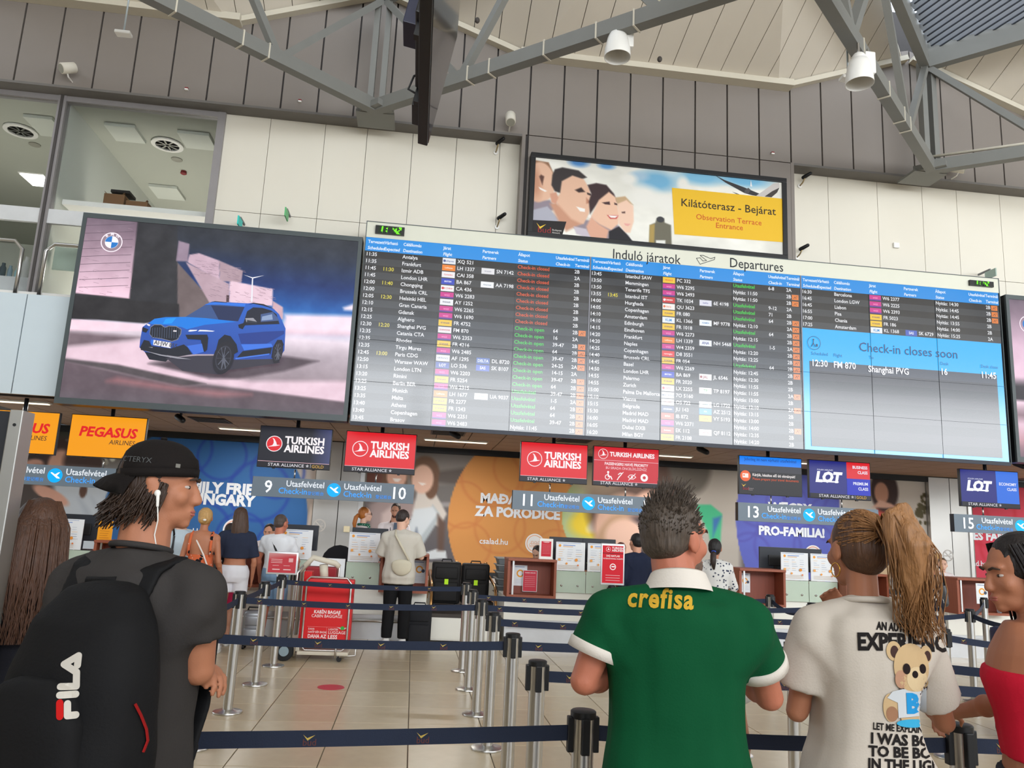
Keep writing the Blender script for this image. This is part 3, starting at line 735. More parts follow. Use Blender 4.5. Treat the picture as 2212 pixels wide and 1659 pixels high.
led2 = led_screen(x0b, x0b+4.1, lz0+.02, lz1, 'second LED screen starting at the right edge of the photo')
p2 = Pic(120, 90, 1.4, (120, 110, 118)); p2.grad([(0, (110, 94, 108)), (.3, (220, 186, 206)), (.5, (236, 200, 220)), (.56, (60, 56, 62)), (.64, (54, 50, 56)), (.66, (240, 210, 226)), (.74, (150, 124, 134)), (.8, (230, 196, 212)), (.9, (196, 150, 160)), (1, (120, 100, 110))])
p2.poly([(.16, 0), (1, 0), (1, .62), (.13, .6)], (42, 44, 50)); p2.noise(6, 30, 5)
p2.build('screen_image', M_LED, led2, (x0b+.06, YBd, lz1-.075), (3.98, 0, 0), (0, 0, lz0+.11-lz1+.075))
f = Flat(YBd-.001); pz = at(2208, 700, YBd); f.ring(pz[0]+.1, pz[2], .15, .014, (250, 238, 246)); f.disc(pz[0]+.1, pz[2], .095, (34, 120, 200)); f.build('roundel', M_LED, led2)

# ---- departures board
bx0, bx1, bz0, bz1 = -1.04, 9.66, 3.04, 6.215
brd = thing('departures_board', 'wide departures video wall listing flights under a cream header', 'departures board', ((bx0+bx1)/2, YBd+.1, bz0))
MB().bb(bx0, bx1, YBd+.02, YBd+.28, bz0, bz1).build('housing', M_BLACK, brd)
for a in ((bx0-.012, bx0, bz0, bz1+.012), (bx1, bx1+.012, bz0, bz1+.012)): MB().bb(a[0], a[1], YBd-.01, YBd+.28, a[2], a[3]).build('edge_trim', M_GFR, brd)
MB().bb(bx0, bx1, YBd-.01, YBd+.28, bz1, bz1+.012).build('edge_trim', M_GFR, brd)
MB().bb(bx0, bx1, YBd-.005, YBd+.02, bz0-.03, bz0+.03).build('bottom_rail', mat('navy_rail', (40, 44, 56), .5), brd)
zh0, zh1, zb = at(797, 512, YBd)[2], at(793, 541, YBd)[2], bz0+.03
MB().bb(bx0, bx1, YBd-.004, YBd+.02, zh0, bz1).build('header_panel', mat('cream_header', (214, 214, 198), .45, vary=.02), brd)
def X(px, py): return at(px, py, YBd)[0]
rh = (zh1-zb)/24
c2 = X(1275, 590); c3 = X(1730, 620)
cs = [bx0, c2, c3]; cw = [c2-bx0, c3-c2, bx1-c3]
ROWS = [
 [('11:35','','Antalya','XQ','XQ 521','','','c','','2B',0),('11:35','','Frankfurt','LH','LH 1337','SN','SN 7142','c','','2A',0),('11:45','11:30','Izmir ADB','CAI','CAI 358','','','c','','2B',0),('11:45','','London LHR','BA','BA 867','AA','AA 7198','c','','2B',0),('12:00','11:40','Chongqing','CA','CA 436','','','c','','2B',0),('12:00','','Brussels CRL','W6','W6 2283','','','c','','2B',0),('12:05','12:30','Helsinki HEL','AY','AY 1252','','','c','','2B',0),('12:10','','Gran Canaria','W6','W6 2265','','','c','','2B',0),('12:15','','Gdansk','W6','W6 1690','','','c','','2B',0),('12:25','','Alghero','FR','FR 4752','','','o','64','2B',1),('12:30','12:20','Shanghai PVG','FM','FM 870','','','o','16','2A',0),('12:35','','Catania CTA','W6','W6 2353','','','o','39-47','2B',1),('12:35','','Rhodes','FR','FR 4216','','','o','64','2B',1),('12:35','','Tirgu Mures','W6','W6 2485','','','o','39-47','2B',1),('12:45','13:00','Paris CDG','AF','AF 1295','DL','DL 8720','o','24-25','2A',1),('12:50','','Warsaw WAW','LO','LO 536','SK','SK 8107','o','14-15','2A',0),('13:15','','London LTN','W6','W6 2203','','','o','39-47','2B',1),('13:20','','Rimini','FR','FR 5254','','','o','64','2B',1),('13:25','','Berlin BER','W6','W6 2315','','','u','39-47','2B',1),('13:25','','Munich','LH','LH 1677','UA','UA 9037','u','1-5','2A',1),('13:35','','Malta','FR','FR 2277','','','u','64','2B',1),('13:40','','Athens','FR','FR 1243','','','u','64','2B',1),('13:40','','Copenhagen','W6','W6 2251','','','u','39-47','2B',1),('13:45','','Brasov','W6','W6 2483','','','11:45','','2B',1)],
 [('13:45','','Istanbul SAW','PC','PC 332','','','u','6-8','2A',0),('13:50','','Memmingen','W6','W6 2295','','','11:50','','2B',1),('13:50','','Tenerife TFS','W6','W6 2493','','','11:50','','2B',1),('13:55','13:45','Istanbul IST','TK','TK 1034','6E','6E 4198','u','9-12','2A',0),('14:00','','Hurghada','QU','QU 3623','','','u','71','2B',0),('14:05','','Copenhagen','FR','FR 080','','','u','64','2B',1),('14:10','','Amsterdam','KL','KL 1366','MF','MF 9778','12:10','','2A',1),('14:10','','Edinburgh','FR','FR 1018','','','u','64','2B',1),('14:15','','Eindhoven','W6','W6 2273','','','12:15','','2B',1),('14:20','','Frankfurt','LH','LH 1339','NH','NH 5468','u','1-5','2A',1),('14:20','','Naples','W6','W4 2359','','','12:20','','2B',1),('14:25','','Copenhagen','D8','D8 3551','','','12:25','','2B',1),('14:40','','Brussels CRL','FR','FR 054','','','u','64','2B',1),('14:45','','Basel','W6','W6 2269','','','12:45','','2B',1),('14:50','','London LHR','BA','BA 869','JL','JL 6546','12:30','','2B',0),('14:55','','Palermo','FR','FR 2020','','','11:55','','2B',0),('14:55','','Zurich','LX','LX 2255','TP','TP 8197','11:55','','2A',1),('15:00','','Palma De Mallorca','7O','7O 5160','','','13:00','','2B',0),('15:10','','Vienna','OS','OS 722','LG','LG 1722','12:10','','2A',1),('15:15','','Belgrade','JU','JU 143','AZ','AZ 2512','13:15','','2B',0),('15:30','','Madrid MAD','IB','IB 872','VY','VY 5193','13:00','','2B',0),('16:00','','Madrid MAD','W6','W6 2371','','','14:00','','2B',1),('16:05','','Dubai DXB','EK','EK 112','QF','QF 8112','12:35','','2B',0),('16:20','','Milan BGY','FR','FR 2108','','','14:20','','2B',0)],
 [('16:30','','Barcelona','W6','W6 2377','','','14:30','','2B',1),('16:45','','London LGW','W6','W6 2225','','','14:45','','2B',1),('16:45','','Lisbon','W6','W6 2393','','','14:45','','2B',1),('16:55','','Pisa','FR','FR 5023','','','13:55','','2B',0),('17:00','','Chania','FR','FR 186','','','14:00','','2B',0),('17:25','','Amsterdam','KL','KL 1368','SK','SK 6729','15:25','','2A',0)]]
LOGO = {'W6':((206,30,140),'W!ZZ',(250,150,210)),'FR':((240,196,40),'RYANAIR',(60,60,110)),'LH':((240,130,30),'Lufthansa',(250,230,200)),'XQ':((228,232,240),'SunExpress',(70,90,150)),'SN':((228,228,232),'brussels',(150,150,170)),'CAI':((240,238,240),'Corendon',(216,40,50)),'BA':((28,60,190),'BRITISH',(240,240,250)),'AA':((240,242,245),'American',(130,150,170)),'CA':((240,240,242),'AIR CHINA',(210,40,50)),'AY':((236,238,242),'FINNAIR',(60,70,110)),'FM':((232,226,230),'SHANGHAI',(190,50,70)),'AF':((242,244,246),'AIRFRANCE',(60,80,120)),'DL':((50,90,170),'DELTA',(230,235,245)),'LO':((70,90,170),'LOT',(255,255,255)),'SK':((60,90,190),'SAS',(245,245,250)),'UA':((240,242,245),'UNITED',(60,110,170)),'PC':((242,196,40),'PEGASUS',(220,60,40)),'TK':((206,24,38),'TURKISH',(250,240,240)),'6E':((220,222,236),'IndiGo',(80,80,160)),'QU':((240,236,232),'SkyUp',(230,110,50)),'KL':((232,238,244),'KLM',(40,140,210)),'MF':((236,242,246),'XIAMEN',(60,130,190)),'NH':((232,236,244),'ANA',(40,60,140)),'D8':((226,44,44),'norwegian',(250,220,220)),'JL':((236,236,238),'JAL',(150,30,40)),'LX':((236,230,234),'SWISS',(200,40,60)),'TP':((240,240,240),'TP',(60,160,60)),'7O':((240,240,244),'SMARTWINGS',(70,90,120)),'OS':((240,238,240),'Austrian',(220,120,120)),'LG':((240,246,248),'Luxair',(130,200,210)),'JU':((70,84,120),'AIRSERBIA',(230,230,240)),'AZ':((70,150,210),'ITA',(230,240,250)),'IB':((224,90,70),'IBERIA',(250,220,200)),'VY':((240,196,60),'vueling',(110,100,90)),'EK':((224,90,80),'Emirates',(250,220,215)),'QF':((236,230,230),'QANTAS',(210,60,60))}
offs = {k: X(*v)-bx0 for k, v in dict(time=(790, 550), exp=(826, 584), dest=(869, 560), logo=(956, 566), fl=(988, 570), plogo=(1040, 588), pfl=(1072, 592), st=(1118, 583), ci=(1199, 600), term=(1241, 592), ic=(1249, 724)).items()}
offs['ic'] = X(1251, 724)-bx0-.01
FS = .083
WH, GR, OR, YE = (235, 236, 240), (40, 205, 60), (222, 84, 40), (220, 205, 50)
f = Flat(YBd+.012); f.rect(bx0, bx1, zb, zh1, (10, 12, 16))
f.build('screen_face', M_SCR, brd)
for ci in range(3):
    x0_ = cs[ci]; sc = cw[ci]/cw[0]
    # blue column header
    f = Flat(YBd+.004); f.rect(x0_+(.012 if ci else 0), x0_+cw[ci]-.012, zh1, zh0, (0, 142, 228))
    for kk, (a, b_) in dict(time=('Tervezett', 'Scheduled'), exp=('Várható', 'Expected'), dest=('Célállomás', 'Destination'), logo=('Járat', 'Flight'), plogo=('Partnerek', 'Partners'), st=('Állapot', 'Status'), ci=('Utasfelvétel', 'Check-in'), term=('Terminál', 'Terminal')).items():
        xx = x0_+offs[kk]*sc+(.02 if kk == 'time' else 0)
        f.txt(a, FS*.86, xx, zh0-.092, (235, 246, 255), bold=.02, xs=.9); f.Y += f.step
        f.txt(b_, FS*.86, xx, zh1+.028, (235, 246, 255), bold=.02, shear=.12, xs=.9)
    f.build('column_header', M_SCR, brd, kind='stuff')
    for r, row in enumerate(ROWS[ci]):
        zt = zh1-r*rh; zm = zt-rh*.5-FS*.26
        f = Flat(YBd+.008); f.rect(x0_+.008, x0_+cw[ci]-.008, zt-rh, zt, (16, 18, 24) if r % 2 == 0 else (48, 52, 58))
        strip = f.build('flight_row', M_SCR, brd)
        f = Flat(YBd+.0065)
        g_ = lambda k: x0_+offs[k]*sc
        Y0 = f.Y
        def T(t, k, c):
            f.Y = Y0; f.txt(t, FS, g_(k), zm, c, bold=.014, xs=.95)
        T(row[0], 'time', WH)
        if row[1]: T(row[1], 'exp', YE)
        T(row[2], 'dest', WH); T(row[4], 'fl', WH)
        if row[6]: T(row[6], 'pfl', WH)
        st = row[7]
        T({'c': 'Check-in closed', 'o': 'Check-in open', 'u': 'Utasfelvétel'}.get(st, 'Nyitás: '+st), 'st', {'c': OR, 'o': GR, 'u': GR}.get(st, WH))
        if row[8]: T(row[8], 'ci', WH)
        T(row[9], 'term', WH)
        f.build('row_lettering', M_SCR, strip, kind='stuff')
        for k, c in (('logo', row[3]), ('plogo', row[5])):
            if not c: continue
            f = Flat(YBd+.0066); lc, ln, tc = LOGO[c]; a = g_(k); lw = .205*sc
            f.rect(a, a+lw, zt-rh+.008, zt-.008, lc)
            if c == 'W6': f.rect(a, a+lw, zt-rh+.008, zt-rh+.03, (90, 40, 150))
            big = ln in ('LOT', 'KLM', 'ANA', 'JAL', 'SAS', 'TP', 'DELTA')
            f.txt(ln, .062 if big else .036, a+lw/2, zt-rh*.5-(.02 if big else .012), tc, 'CENTER', bold=.02, xs=.9)
            if c in ('XQ', 'CA', 'TK', 'QU', 'JL', 'LX'): f.disc(a+.03, zt-rh*.5, .02, tc)
            f.build('airline_tag', M_SCR, strip, kind='stuff')
        if row[10]:
            f = Flat(YBd+.0066); a = g_('ic'); f.rect(a, a+.115, zt-rh+.012, zt-.012, (226, 122, 44))
            f.line([(a+.03, zt-rh*.7), (a+.055, zt-rh*.4), (a+.075, zt-rh*.7)], .008, (90, 60, 40)); f.disc(a+.085, zt-rh*.38, .008, (90, 60, 40))
            f.build('assistance_icon', M_SCR, strip)
# cyan block
zc1 = zh1-6*rh
f = Flat(YBd+.008); f.rect(c3+.01, bx1-.02, zb, zc1, (0, 178, 252)); f.build('notice_block', M_SCR, brd)
f = Flat(YBd+.005); zq = at(1950, 815, YBd)[2]+.16
nr = 9; dz = (zq-zb-.06)/nr
for k in range(nr): f.rect(c3+.12, bx1-.14, zq-(k+1)*dz, zq-k*dz, (60, 64, 76) if k == 0 else (46, 44, 50) if k % 2 else (24, 26, 30))
f.build('notice_table', M_SCR, brd)
f = Flat(YBd-.001)
def bt(t, s_, px, py, c, bold=.012, al='LEFT', xs=.95):
    p = at(px, py, YBd); f.txt(t, s_, p[0], p[2], c, al, bold, xs=xs)
bt('Check-in closes soon', .215, 1855, 758, (10, 50, 110), .004)
for t, px, py in (('Scheduled', 1752, 766), ('Flight', 1800, 770), ('To', 1877, 775), ('Desk', 2031, 788), ('Desk close', 2118, 794)): bt(t, .075, px, py, (10, 60, 120), .0)
for t, px, py in (('12:30', 1752, 790), ('FM 870', 1800, 794), ('Shanghai PVG', 1875, 803), ('16', 2031, 809), ('11:45', 2118, 816)): bt(t, .15, px, py, WH, .024, xs=.86)
p = at(1758, 741, YBd); f.ring(p[0], p[2], .115, .008, (10, 40, 90)); f.disc(p[0]-.01, p[2]+.055, .014, (10, 40, 90)); f.line([(p[0]-.012, p[2]+.035), (p[0]-.015, p[2]-.005), (p[0]-.045, p[2]-.06)], .014, (10, 40, 90)); f.line([(p[0]-.015, p[2]-.005), (p[0]+.015, p[2]-.06)], .014, (10, 40, 90)); f.rect(p[0]+.03, p[0]+.06, p[2]-.06, p[2]-.015, (10, 40, 90))
f.build('notice_lettering', M_SCR, brd, kind='stuff')
# seams between the panels of the video wall
for k in range(1, 9):
    x_ = bx0+k*(bx1-bx0)/9; MB().bb(x_-.0014, x_+.0014, YBd-.0035, YBd+.004, zb, zh1).build('panel_seam', mat('screen_seam', (84, 88, 92), .6), brd)
for px_y in (731, 822): z_ = at(770, px_y, YBd)[2]; MB().bb(bx0, bx1, YBd-.0035, YBd+.004, z_-.0014, z_+.0014).build('panel_seam', mat('screen_seam', (84, 88, 92), .6), brd)
for c_ in (c2, c3): MB().bb(c_-.006, c_+.006, YBd-.004, YBd+.006, zb, zh0).build('column_divider', mat('divider_grey', (150, 150, 160), .5, emit=.1), brd)
# header title and plane sign
f = Flat(YBd-.005); HC = (44, 46, 50)
def tilt(t, px, py, s_, bold=.004): p = at(px, py, YBd); f.txt(t, s_, p[0], p[2], HC, bold=bold, xs=.86)
tilt('Induló járatok', 1322, 558, .235); tilt('Departures', 1575, 577, .235)
P = [at(x, y, YBd) for x, y in ((1504, 558), (1512, 557), (1518, 564), (1526, 563), (1512, 552), (1519, 552), (1535, 559), (1544, 556), (1543, 561), (1512, 571))]
P = [(p[0], p[2]) for p in P]; f.line(P, .009, HC, closed=True)
f.build('header_lettering', M_PRINT, brd, kind='stuff')
# digital clocks
SEG = {'0': 'abcdef', '1': 'bc', '2': 'abged', '4': 'fgbc', '9': 'abcdfg'}
def clock(px0, px1, lab):
    a, b_ = at(*px0, YBd), at(*px1, YBd); x0_, x1_, z1_, z0_ = a[0], b_[0], a[2], b_[2]
    t = thing('digital_clock', lab, 'clock', ((x0_+x1_)/2, YBd-.03, z0_), 'board clocks')
    MB().bb(x0_, x1_, YBd-.045, YBd-.006, z0_, z1_).build('case', mat('clock_case', (26, 28, 26), .35), t)
    hh = (z1_-z0_)*.72; ww = hh*.52; zc_ = (z0_+z1_)/2
    on = Flat(YBd-.046); dim = Flat(YBd-.0455)
    for i, ch in enumerate('11:42'):
        cx = (x0_+x1_)/2+(i-2)*ww*1.42*(1.0 if i != 2 else 1)
        S = {'a': ((-1, 1), (1, 1)), 'g': ((-1, 0), (1, 0)), 'd': ((-1, -1), (1, -1)), 'f': ((-1, 1), (-1, 0)), 'b': ((1, 1), (1, 0)), 'e': ((-1, 0), (-1, -1)), 'c': ((1, 0), (1, -1))}
        if ch == ':':
            for s_ in (-.3, .3): dim.disc(cx, zc_+s_*hh/2, .014, (30, 60, 24))
            continue
        for k, (p, q) in S.items():
            g_ = on if k in SEG[ch] else dim
            pts = [(cx+p[0]*ww/2*.86+p[1]*hh*.05, zc_+p[1]*hh/2*.92), (cx+q[0]*ww/2*.86+q[1]*hh*.05, zc_+q[1]*hh/2*.92)]
            g_.line(pts, .024, (120, 255, 30) if g_ is on else (36, 52, 32))
    on.build('lit_segments', colmat('clock_segments', 1.6, .5, .2, screen=True), t); dim.build('unlit_segments', M_PRINT, t)
clock((812, 488), (873, 511), 'green digital clock at the left end of the cream header'); clock((2091, 606), (2143, 622), 'green digital clock at the right end of the cream header')

# ---- observation terrace sign
YO = YW-.18
ox0, ox1, oz0, oz1 = 1.5, 5.92, 6.26, 7.72
obs = thing('terrace_lightbox', 'black framed backlit sign with a smiling family and a yellow panel', 'sign', ((ox0+ox1)/2, YO+.05, oz0))
MB().bb(ox0, ox1, YO+.01, YW-.01, oz0, oz1).build('box', M_BLACK, obs)
fw = .08
for a in ((ox0, ox1, oz1-fw, oz1), (ox0, ox1, oz0, oz0+fw), (ox0, ox0+fw, oz0+fw, oz1-fw), (ox1-fw, ox1, oz0+fw, oz1-fw)): MB().bb(a[0], a[1], YO-.03, YO+.01, a[2], a[3]).build('frame_rail', M_BLACK, obs, bevel=.006)
jx0, jx1, jz0, jz1 = ox0+fw, ox1-fw, oz0+fw, oz1-fw; A_ = (jx1-jx0)/(jz1-jz0)
def o6(pts):
    out = []
    for x, y in pts:
        p = at(x*.27125+1120, y*.2713+310, YO); out.append(((p[0]-jx0)/(jx1-jx0), (jz1-p[2])/(jz1-jz0)))
    return out
po = Pic(460, 142, A_, (236, 234, 224))
po.noise(14, 5, 11, 1, 1.6)
for x, y, rx, ry, c in ((480, 150, .12, .06, (84, 140, 200)), (700, 180, .1, .04, (90, 150, 208)), (1100, 300, .26, .14, (120, 180, 215)), (1450, 270, .3, .1, (130, 190, 222)), (1800, 290, .34, .1, (120, 186, 222)), (640, 130, .1, .03, (160, 190, 220)), (960, 260, .12, .06, (170, 200, 220))):
    (u_, v_), = o6([(x, y)]); po.ell(u_, v_, rx, ry, c, soft=.9)
for x, y, rx, ry in ((1310, 320, .07, .09), (1000, 420, .2, .14), (880, 280, .1, .07), (1180, 470, .2, .12)):
    (u_, v_), = o6([(x, y)]); po.ell(u_, v_, rx, ry, (240, 238, 230), soft=.9)
def face(cx, cy, w_, h_, skin, dark, hair, hpts, rot=12):
    (u_, v_), = o6([(cx, cy)])
    po.poly(o6(hpts), hair, soft=.02)
    po.ell(u_, v_, w_, h_, skin, soft=.12, rot=rot); po.ell(u_-.012, v_+h_*.55, w_*.72, h_*.55, skin, soft=.2, rot=rot+14)
    po.ell(u_-.028, v_+.02, w_*.5, h_*.8, dark, soft=.9, rot=rot, op=.5)
SK, SD = (232, 188, 160), (176, 112, 84)
# far child at the left edge, man, woman, girl
po.poly(o6([(110, 600), (110, 440), (250, 450), (330, 560), (460, 690), (560, 760), (900, 790), (880, 740), (780, 640), (700, 640), (500, 600), (300, 520)]), (150, 138, 148), soft=.03)
po.poly(o6([(110, 530), (230, 500), (320, 600), (380, 620), (330, 740), (110, 740)]), (178, 178, 190), soft=.02)
face(185, 300, .17, .26, SK, SD, (150, 110, 84), [(120, 130), (240, 150), (290, 260), (270, 330), (120, 200)], -10)
po.poly(o6([(190, 330), (205, 262), (180, 248), (165, 262)]), (96, 64, 56), soft=.02); po.poly(o6([(160, 345), (228, 378), (212, 385), (172, 365)]), (250, 244, 238), soft=.01)
po.poly(o6([(270, 250), (290, 205), (350, 190), (480, 215), (545, 270), (500, 285), (430, 262), (360, 300), (350, 400), (290, 380), (262, 330)]), (58, 52, 52), soft=.02)
po.poly(o6([(345, 300), (430, 255), (520, 285), (565, 360), (580, 470), (560, 560), (520, 640), (440, 650), (330, 560), (300, 440), (330, 400)]), SK, soft=.02)
po.poly(o6([(300, 470), (420, 600), (500, 640), (380, 700), (320, 620), (250, 480)]), (206, 152, 124), soft=.04)
po.poly(o6([(250, 400), (300, 385), (318, 430), (300, 480), (262, 470)]), (216, 158, 132), soft=.02)
po.poly(o6([(450, 370), (500, 350), (530, 385), (480, 390)]), (54, 38, 36), soft=.02); po.poly(o6([(545, 390), (578, 400), (575, 416), (548, 405)]), (60, 42, 40), soft=.012)
po.poly(o6([(460, 502), (530, 520), (528, 545), (490, 540)]), (250, 246, 240), soft=.012); po.poly(o6([(540, 430), (575, 470), (540, 480)]), (190, 132, 106), soft=.02)
po.poly(o6([(550, 330), (620, 315), (700, 330), (760, 400), (790, 470), (720, 420), (640, 460), (570, 560), (560, 460), (580, 400)]), (62, 44, 46), soft=.02)
po.poly(o6([(640, 450), (720, 385), (775, 430), (800, 560), (795, 640), (740, 690), (640, 640), (580, 580)]), (240, 196, 168), soft=.02)
po.poly(o6([(580, 580), (640, 640), (720, 690), (700, 770), (560, 755), (540, 660)]), (226, 172, 146), soft=.03)
po.poly(o6([(665, 470), (725, 462), (730, 488), (690, 484)]), (70, 46, 48), soft=.012); po.poly(o6([(762, 470), (790, 480), (786, 492), (764, 486)]), (80, 54, 54), soft=.01)
po.poly(o6([(705, 570), (800, 572), (780, 600), (730, 600)]), (200, 76, 72), soft=.012); po.poly(o6([(715, 572), (792, 576), (770, 592), (735, 590)]), (252, 248, 244), soft=.008)
po.ell(*o6([(566, 580)])[0], .02, .022, (246, 238, 230), soft=.2)
po.poly(o6([(440, 660), (540, 680), (580, 755), (520, 740), (460, 720)]), (206, 196, 206), soft=.02)
po.poly(o6([(770, 430), (850, 420), (915, 490), (880, 480), (800, 520)]), (200, 168, 130), soft=.02)
po.poly(o6([(790, 480), (860, 450), (915, 500), (918, 620), (890, 710), (850, 710), (800, 640)]), (244, 206, 182), soft=.02)
po.poly(o6([(820, 545), (850, 540), (850, 556), (825, 556)]), (110, 80, 74), soft=.01); po.poly(o6([(840, 635), (895, 640), (872, 658), (850, 652)]), (236, 170, 160), soft=.01)
po.poly(o6([(720, 700), (800, 660), (860, 720), (920, 790), (720, 770)]), (34, 32, 38), soft=.015)
po.poly(o6([(1040, 800), (1045, 650), (1090, 630), (1100, 595), (1160, 595), (1165, 630), (1215, 650), (1220, 810)]), (112, 108, 92), soft=.02)
po.poly(o6([(1040, 800), (1045, 650), (1085, 640), (1080, 800)]), (176, 150, 84), soft=.02); po.ell(*o6([(1130, 605)])[0], .05, .04, (62, 62, 66), soft=.2); po.poly(o6([(1095, 770), (1170, 770), (1170, 810), (1095, 810)]), (236, 236, 228), soft=.015)
po.build('photo_print', M_BACKLIT, obs, (jx0, YO, jz1), (jx1-jx0, 0, 0), (0, 0, jz0-jz1))
f = Flat(YO-.0015)
def o6p(pts): return [(x*.27125+1120, y*.2713+310) for x, y in pts]
f.px(o6p([(1560, 250), (1640, 290), (1800, 350), (1920, 400), (1900, 418), (1860, 412), (1800, 395), (1650, 312)]), (58, 56, 58)); f.px(o6p([(1800, 375), (1830, 352), (1850, 370), (1830, 400), (1800, 395)]), (86, 84, 86)); f.px(o6p([(1700, 382), (1760, 404), (1740, 406)]), (90, 90, 92))
f.px(o6p([(1890, 418), (1960, 370), (2030, 318), (2075, 312), (2080, 350), (2020, 425)]), (206, 200, 196)); f.px(o6p([(1960, 422), (2020, 380), (2078, 352), (2060, 390), (2015, 428)]), (70, 64, 62)); f.px(o6p([(1845, 340), (1850, 290), (1862, 345)]), (240, 240, 240))
f.px(o6p([(1222, 352), (2108, 440), (2112, 786), (1242, 722)]), (240, 192, 44))
def otx(t, px, py, s_, c, bold):
    p = at(px*.27125+1120, py*.2713+310, YO); f.txt(t, s_, p[0], p[2], c, 'CENTER', bold)
otx('Kilátóterasz - Bejárat', 1672, 535, .195, (54, 44, 30), .008); otx('Observation Terrace', 1675, 628, .135, (206, 84, 34), .004); otx('Entrance', 1678, 682, .135, (206, 84, 34), .004)
f.px(o6p([(112, 608), (382, 622), (345, 742), (108, 738)]), (34, 30, 30))
p = at(180*.27125+1120, 655*.2713+310, YO); chevron(f, p[0], p[2], .16); p = at(150*.27125+1120, 708*.2713+310, YO); f.txt('bud', .15, p[0], p[2], (150, 44, 44), bold=.004); f.txt('Budapest', .042, p[0]+.24, p[2]+.05, (200, 196, 190)); f.txt('Airport', .042, p[0]+.24, p[2]+.005, (200, 196, 190))
f.build('sign_print', M_BACKLIT, obs, kind='stuff')
# ================================================================ hanging signs
YT = 12.35
RED, NAVY = (226, 22, 34), (26, 32, 126)
def tv(cx, cz, label, paint, bar=True, star=True, gold=False):
    W_, H_ = 1.1, .64
    t = thing('airline_screen', label, 'screen', (cx, YT, cz-H_/2), 'screens above the check-in desks')
    MB().bb(cx-W_/2, cx+W_/2, YT, YT+.06, cz-H_/2, cz+H_/2).build('case', M_BLACK, t, bevel=.006)
    MB().bb(cx-.25, cx+.25, YT+.06, YT+.12, cz-.2, cz+.2).build('back_box', M_BLACK, t)
    MB().cyl((cx, YT+.09, cz+.1), (cx, YT+.09, ZS), .03, n=12).build('hanger', mat('dark_pole', (40, 44, 52), .4, metal=.6), t, sm=True)
    for s in (-.3, .3): MB().bb(cx+s-.02, cx+s+.02, YT+.005, YT+.04, cz-H_/2-.015, cz-H_/2).build('foot', M_BLACK, t)
    f = Flat(YT-.0015); b = .012
    paint(f, cx-W_/2+b, cx+W_/2-b, cz-H_/2+b, cz+H_/2-b)
    f.build('display', M_TV, t, kind='stuff')
    return t
def bird(f, x, z, r, fill=None):
    if fill: f.disc(x, z, r, fill, 32)
    f.ring(x, z, r, r*.09, (250, 240, 244), 36)
    f.poly([(x-.3*r, z+.72*r), (x-.05*r, z+.62*r), (x+.22*r, z+.2*r), (x+.32*r, z-.12*r), (x+.75*r, z-.15*r), (x+.2*r, z-.3*r), (x-.75*r, z-.42*r), (x-.2*r, z-.2*r), (x-.08*r, z+.1*r), (x-.12*r, z+.45*r)], (250, 240, 244))
def starbar(f, x0, x1, z0, zt, gold):
    f.rect(x0, x1, z0, zt, (16, 12, 22)); cx = (x0+x1)/2
    f.txt('STAR ALLIANCE', .066, cx+(.16 if gold else .12), z0+.012, (225, 222, 228), 'RIGHT', .004, xs=1.15)
    s = cx+(.21 if gold else .17)
    f.line([(s+.022*math.cos(R_(90+144*k)), z0+.036+.022*math.sin(R_(90+144*k))) for k in range(5)], .004, (225, 222, 228), True)
    if gold: f.rect(s+.045, s+.049, z0+.01, zt-.01, (220, 220, 220)); f.txt('GOLD', .066, s+.065, z0+.012, (216, 168, 50), bold=.004)
def turk(bg, fill=None, gold=False):
    def p(f, x0, x1, z0, z1):
        f.rect(x0, x1, z0, z1, bg)
        if gold:
            f.lay((60, 66, 110)); k = len(f.v); f.ngon([(x1-.3, f.Y, z0), (x1, f.Y, z0), (x1, f.Y, z1), (x1-.3, f.Y, z1)])
            f.c[k] = f.c[k+3] = bg
        f.rect(x0, x1, z0+.078, z0+.084, (250, 200, 210)); starbar(f, x0, x1, z0, z0+.078, gold)
        zc_ = (z0+z1)/2+.045; bird(f, x0+.22, zc_, .122, fill)
        f.txt('TURKISH', .158, x0+.98, zc_+.015, (252, 246, 248), 'RIGHT', .034, xs=.95); f.txt('AIRLINES', .158, x0+.98, zc_-.115, (252, 246, 248), 'RIGHT', .034, xs=.95)
    return p
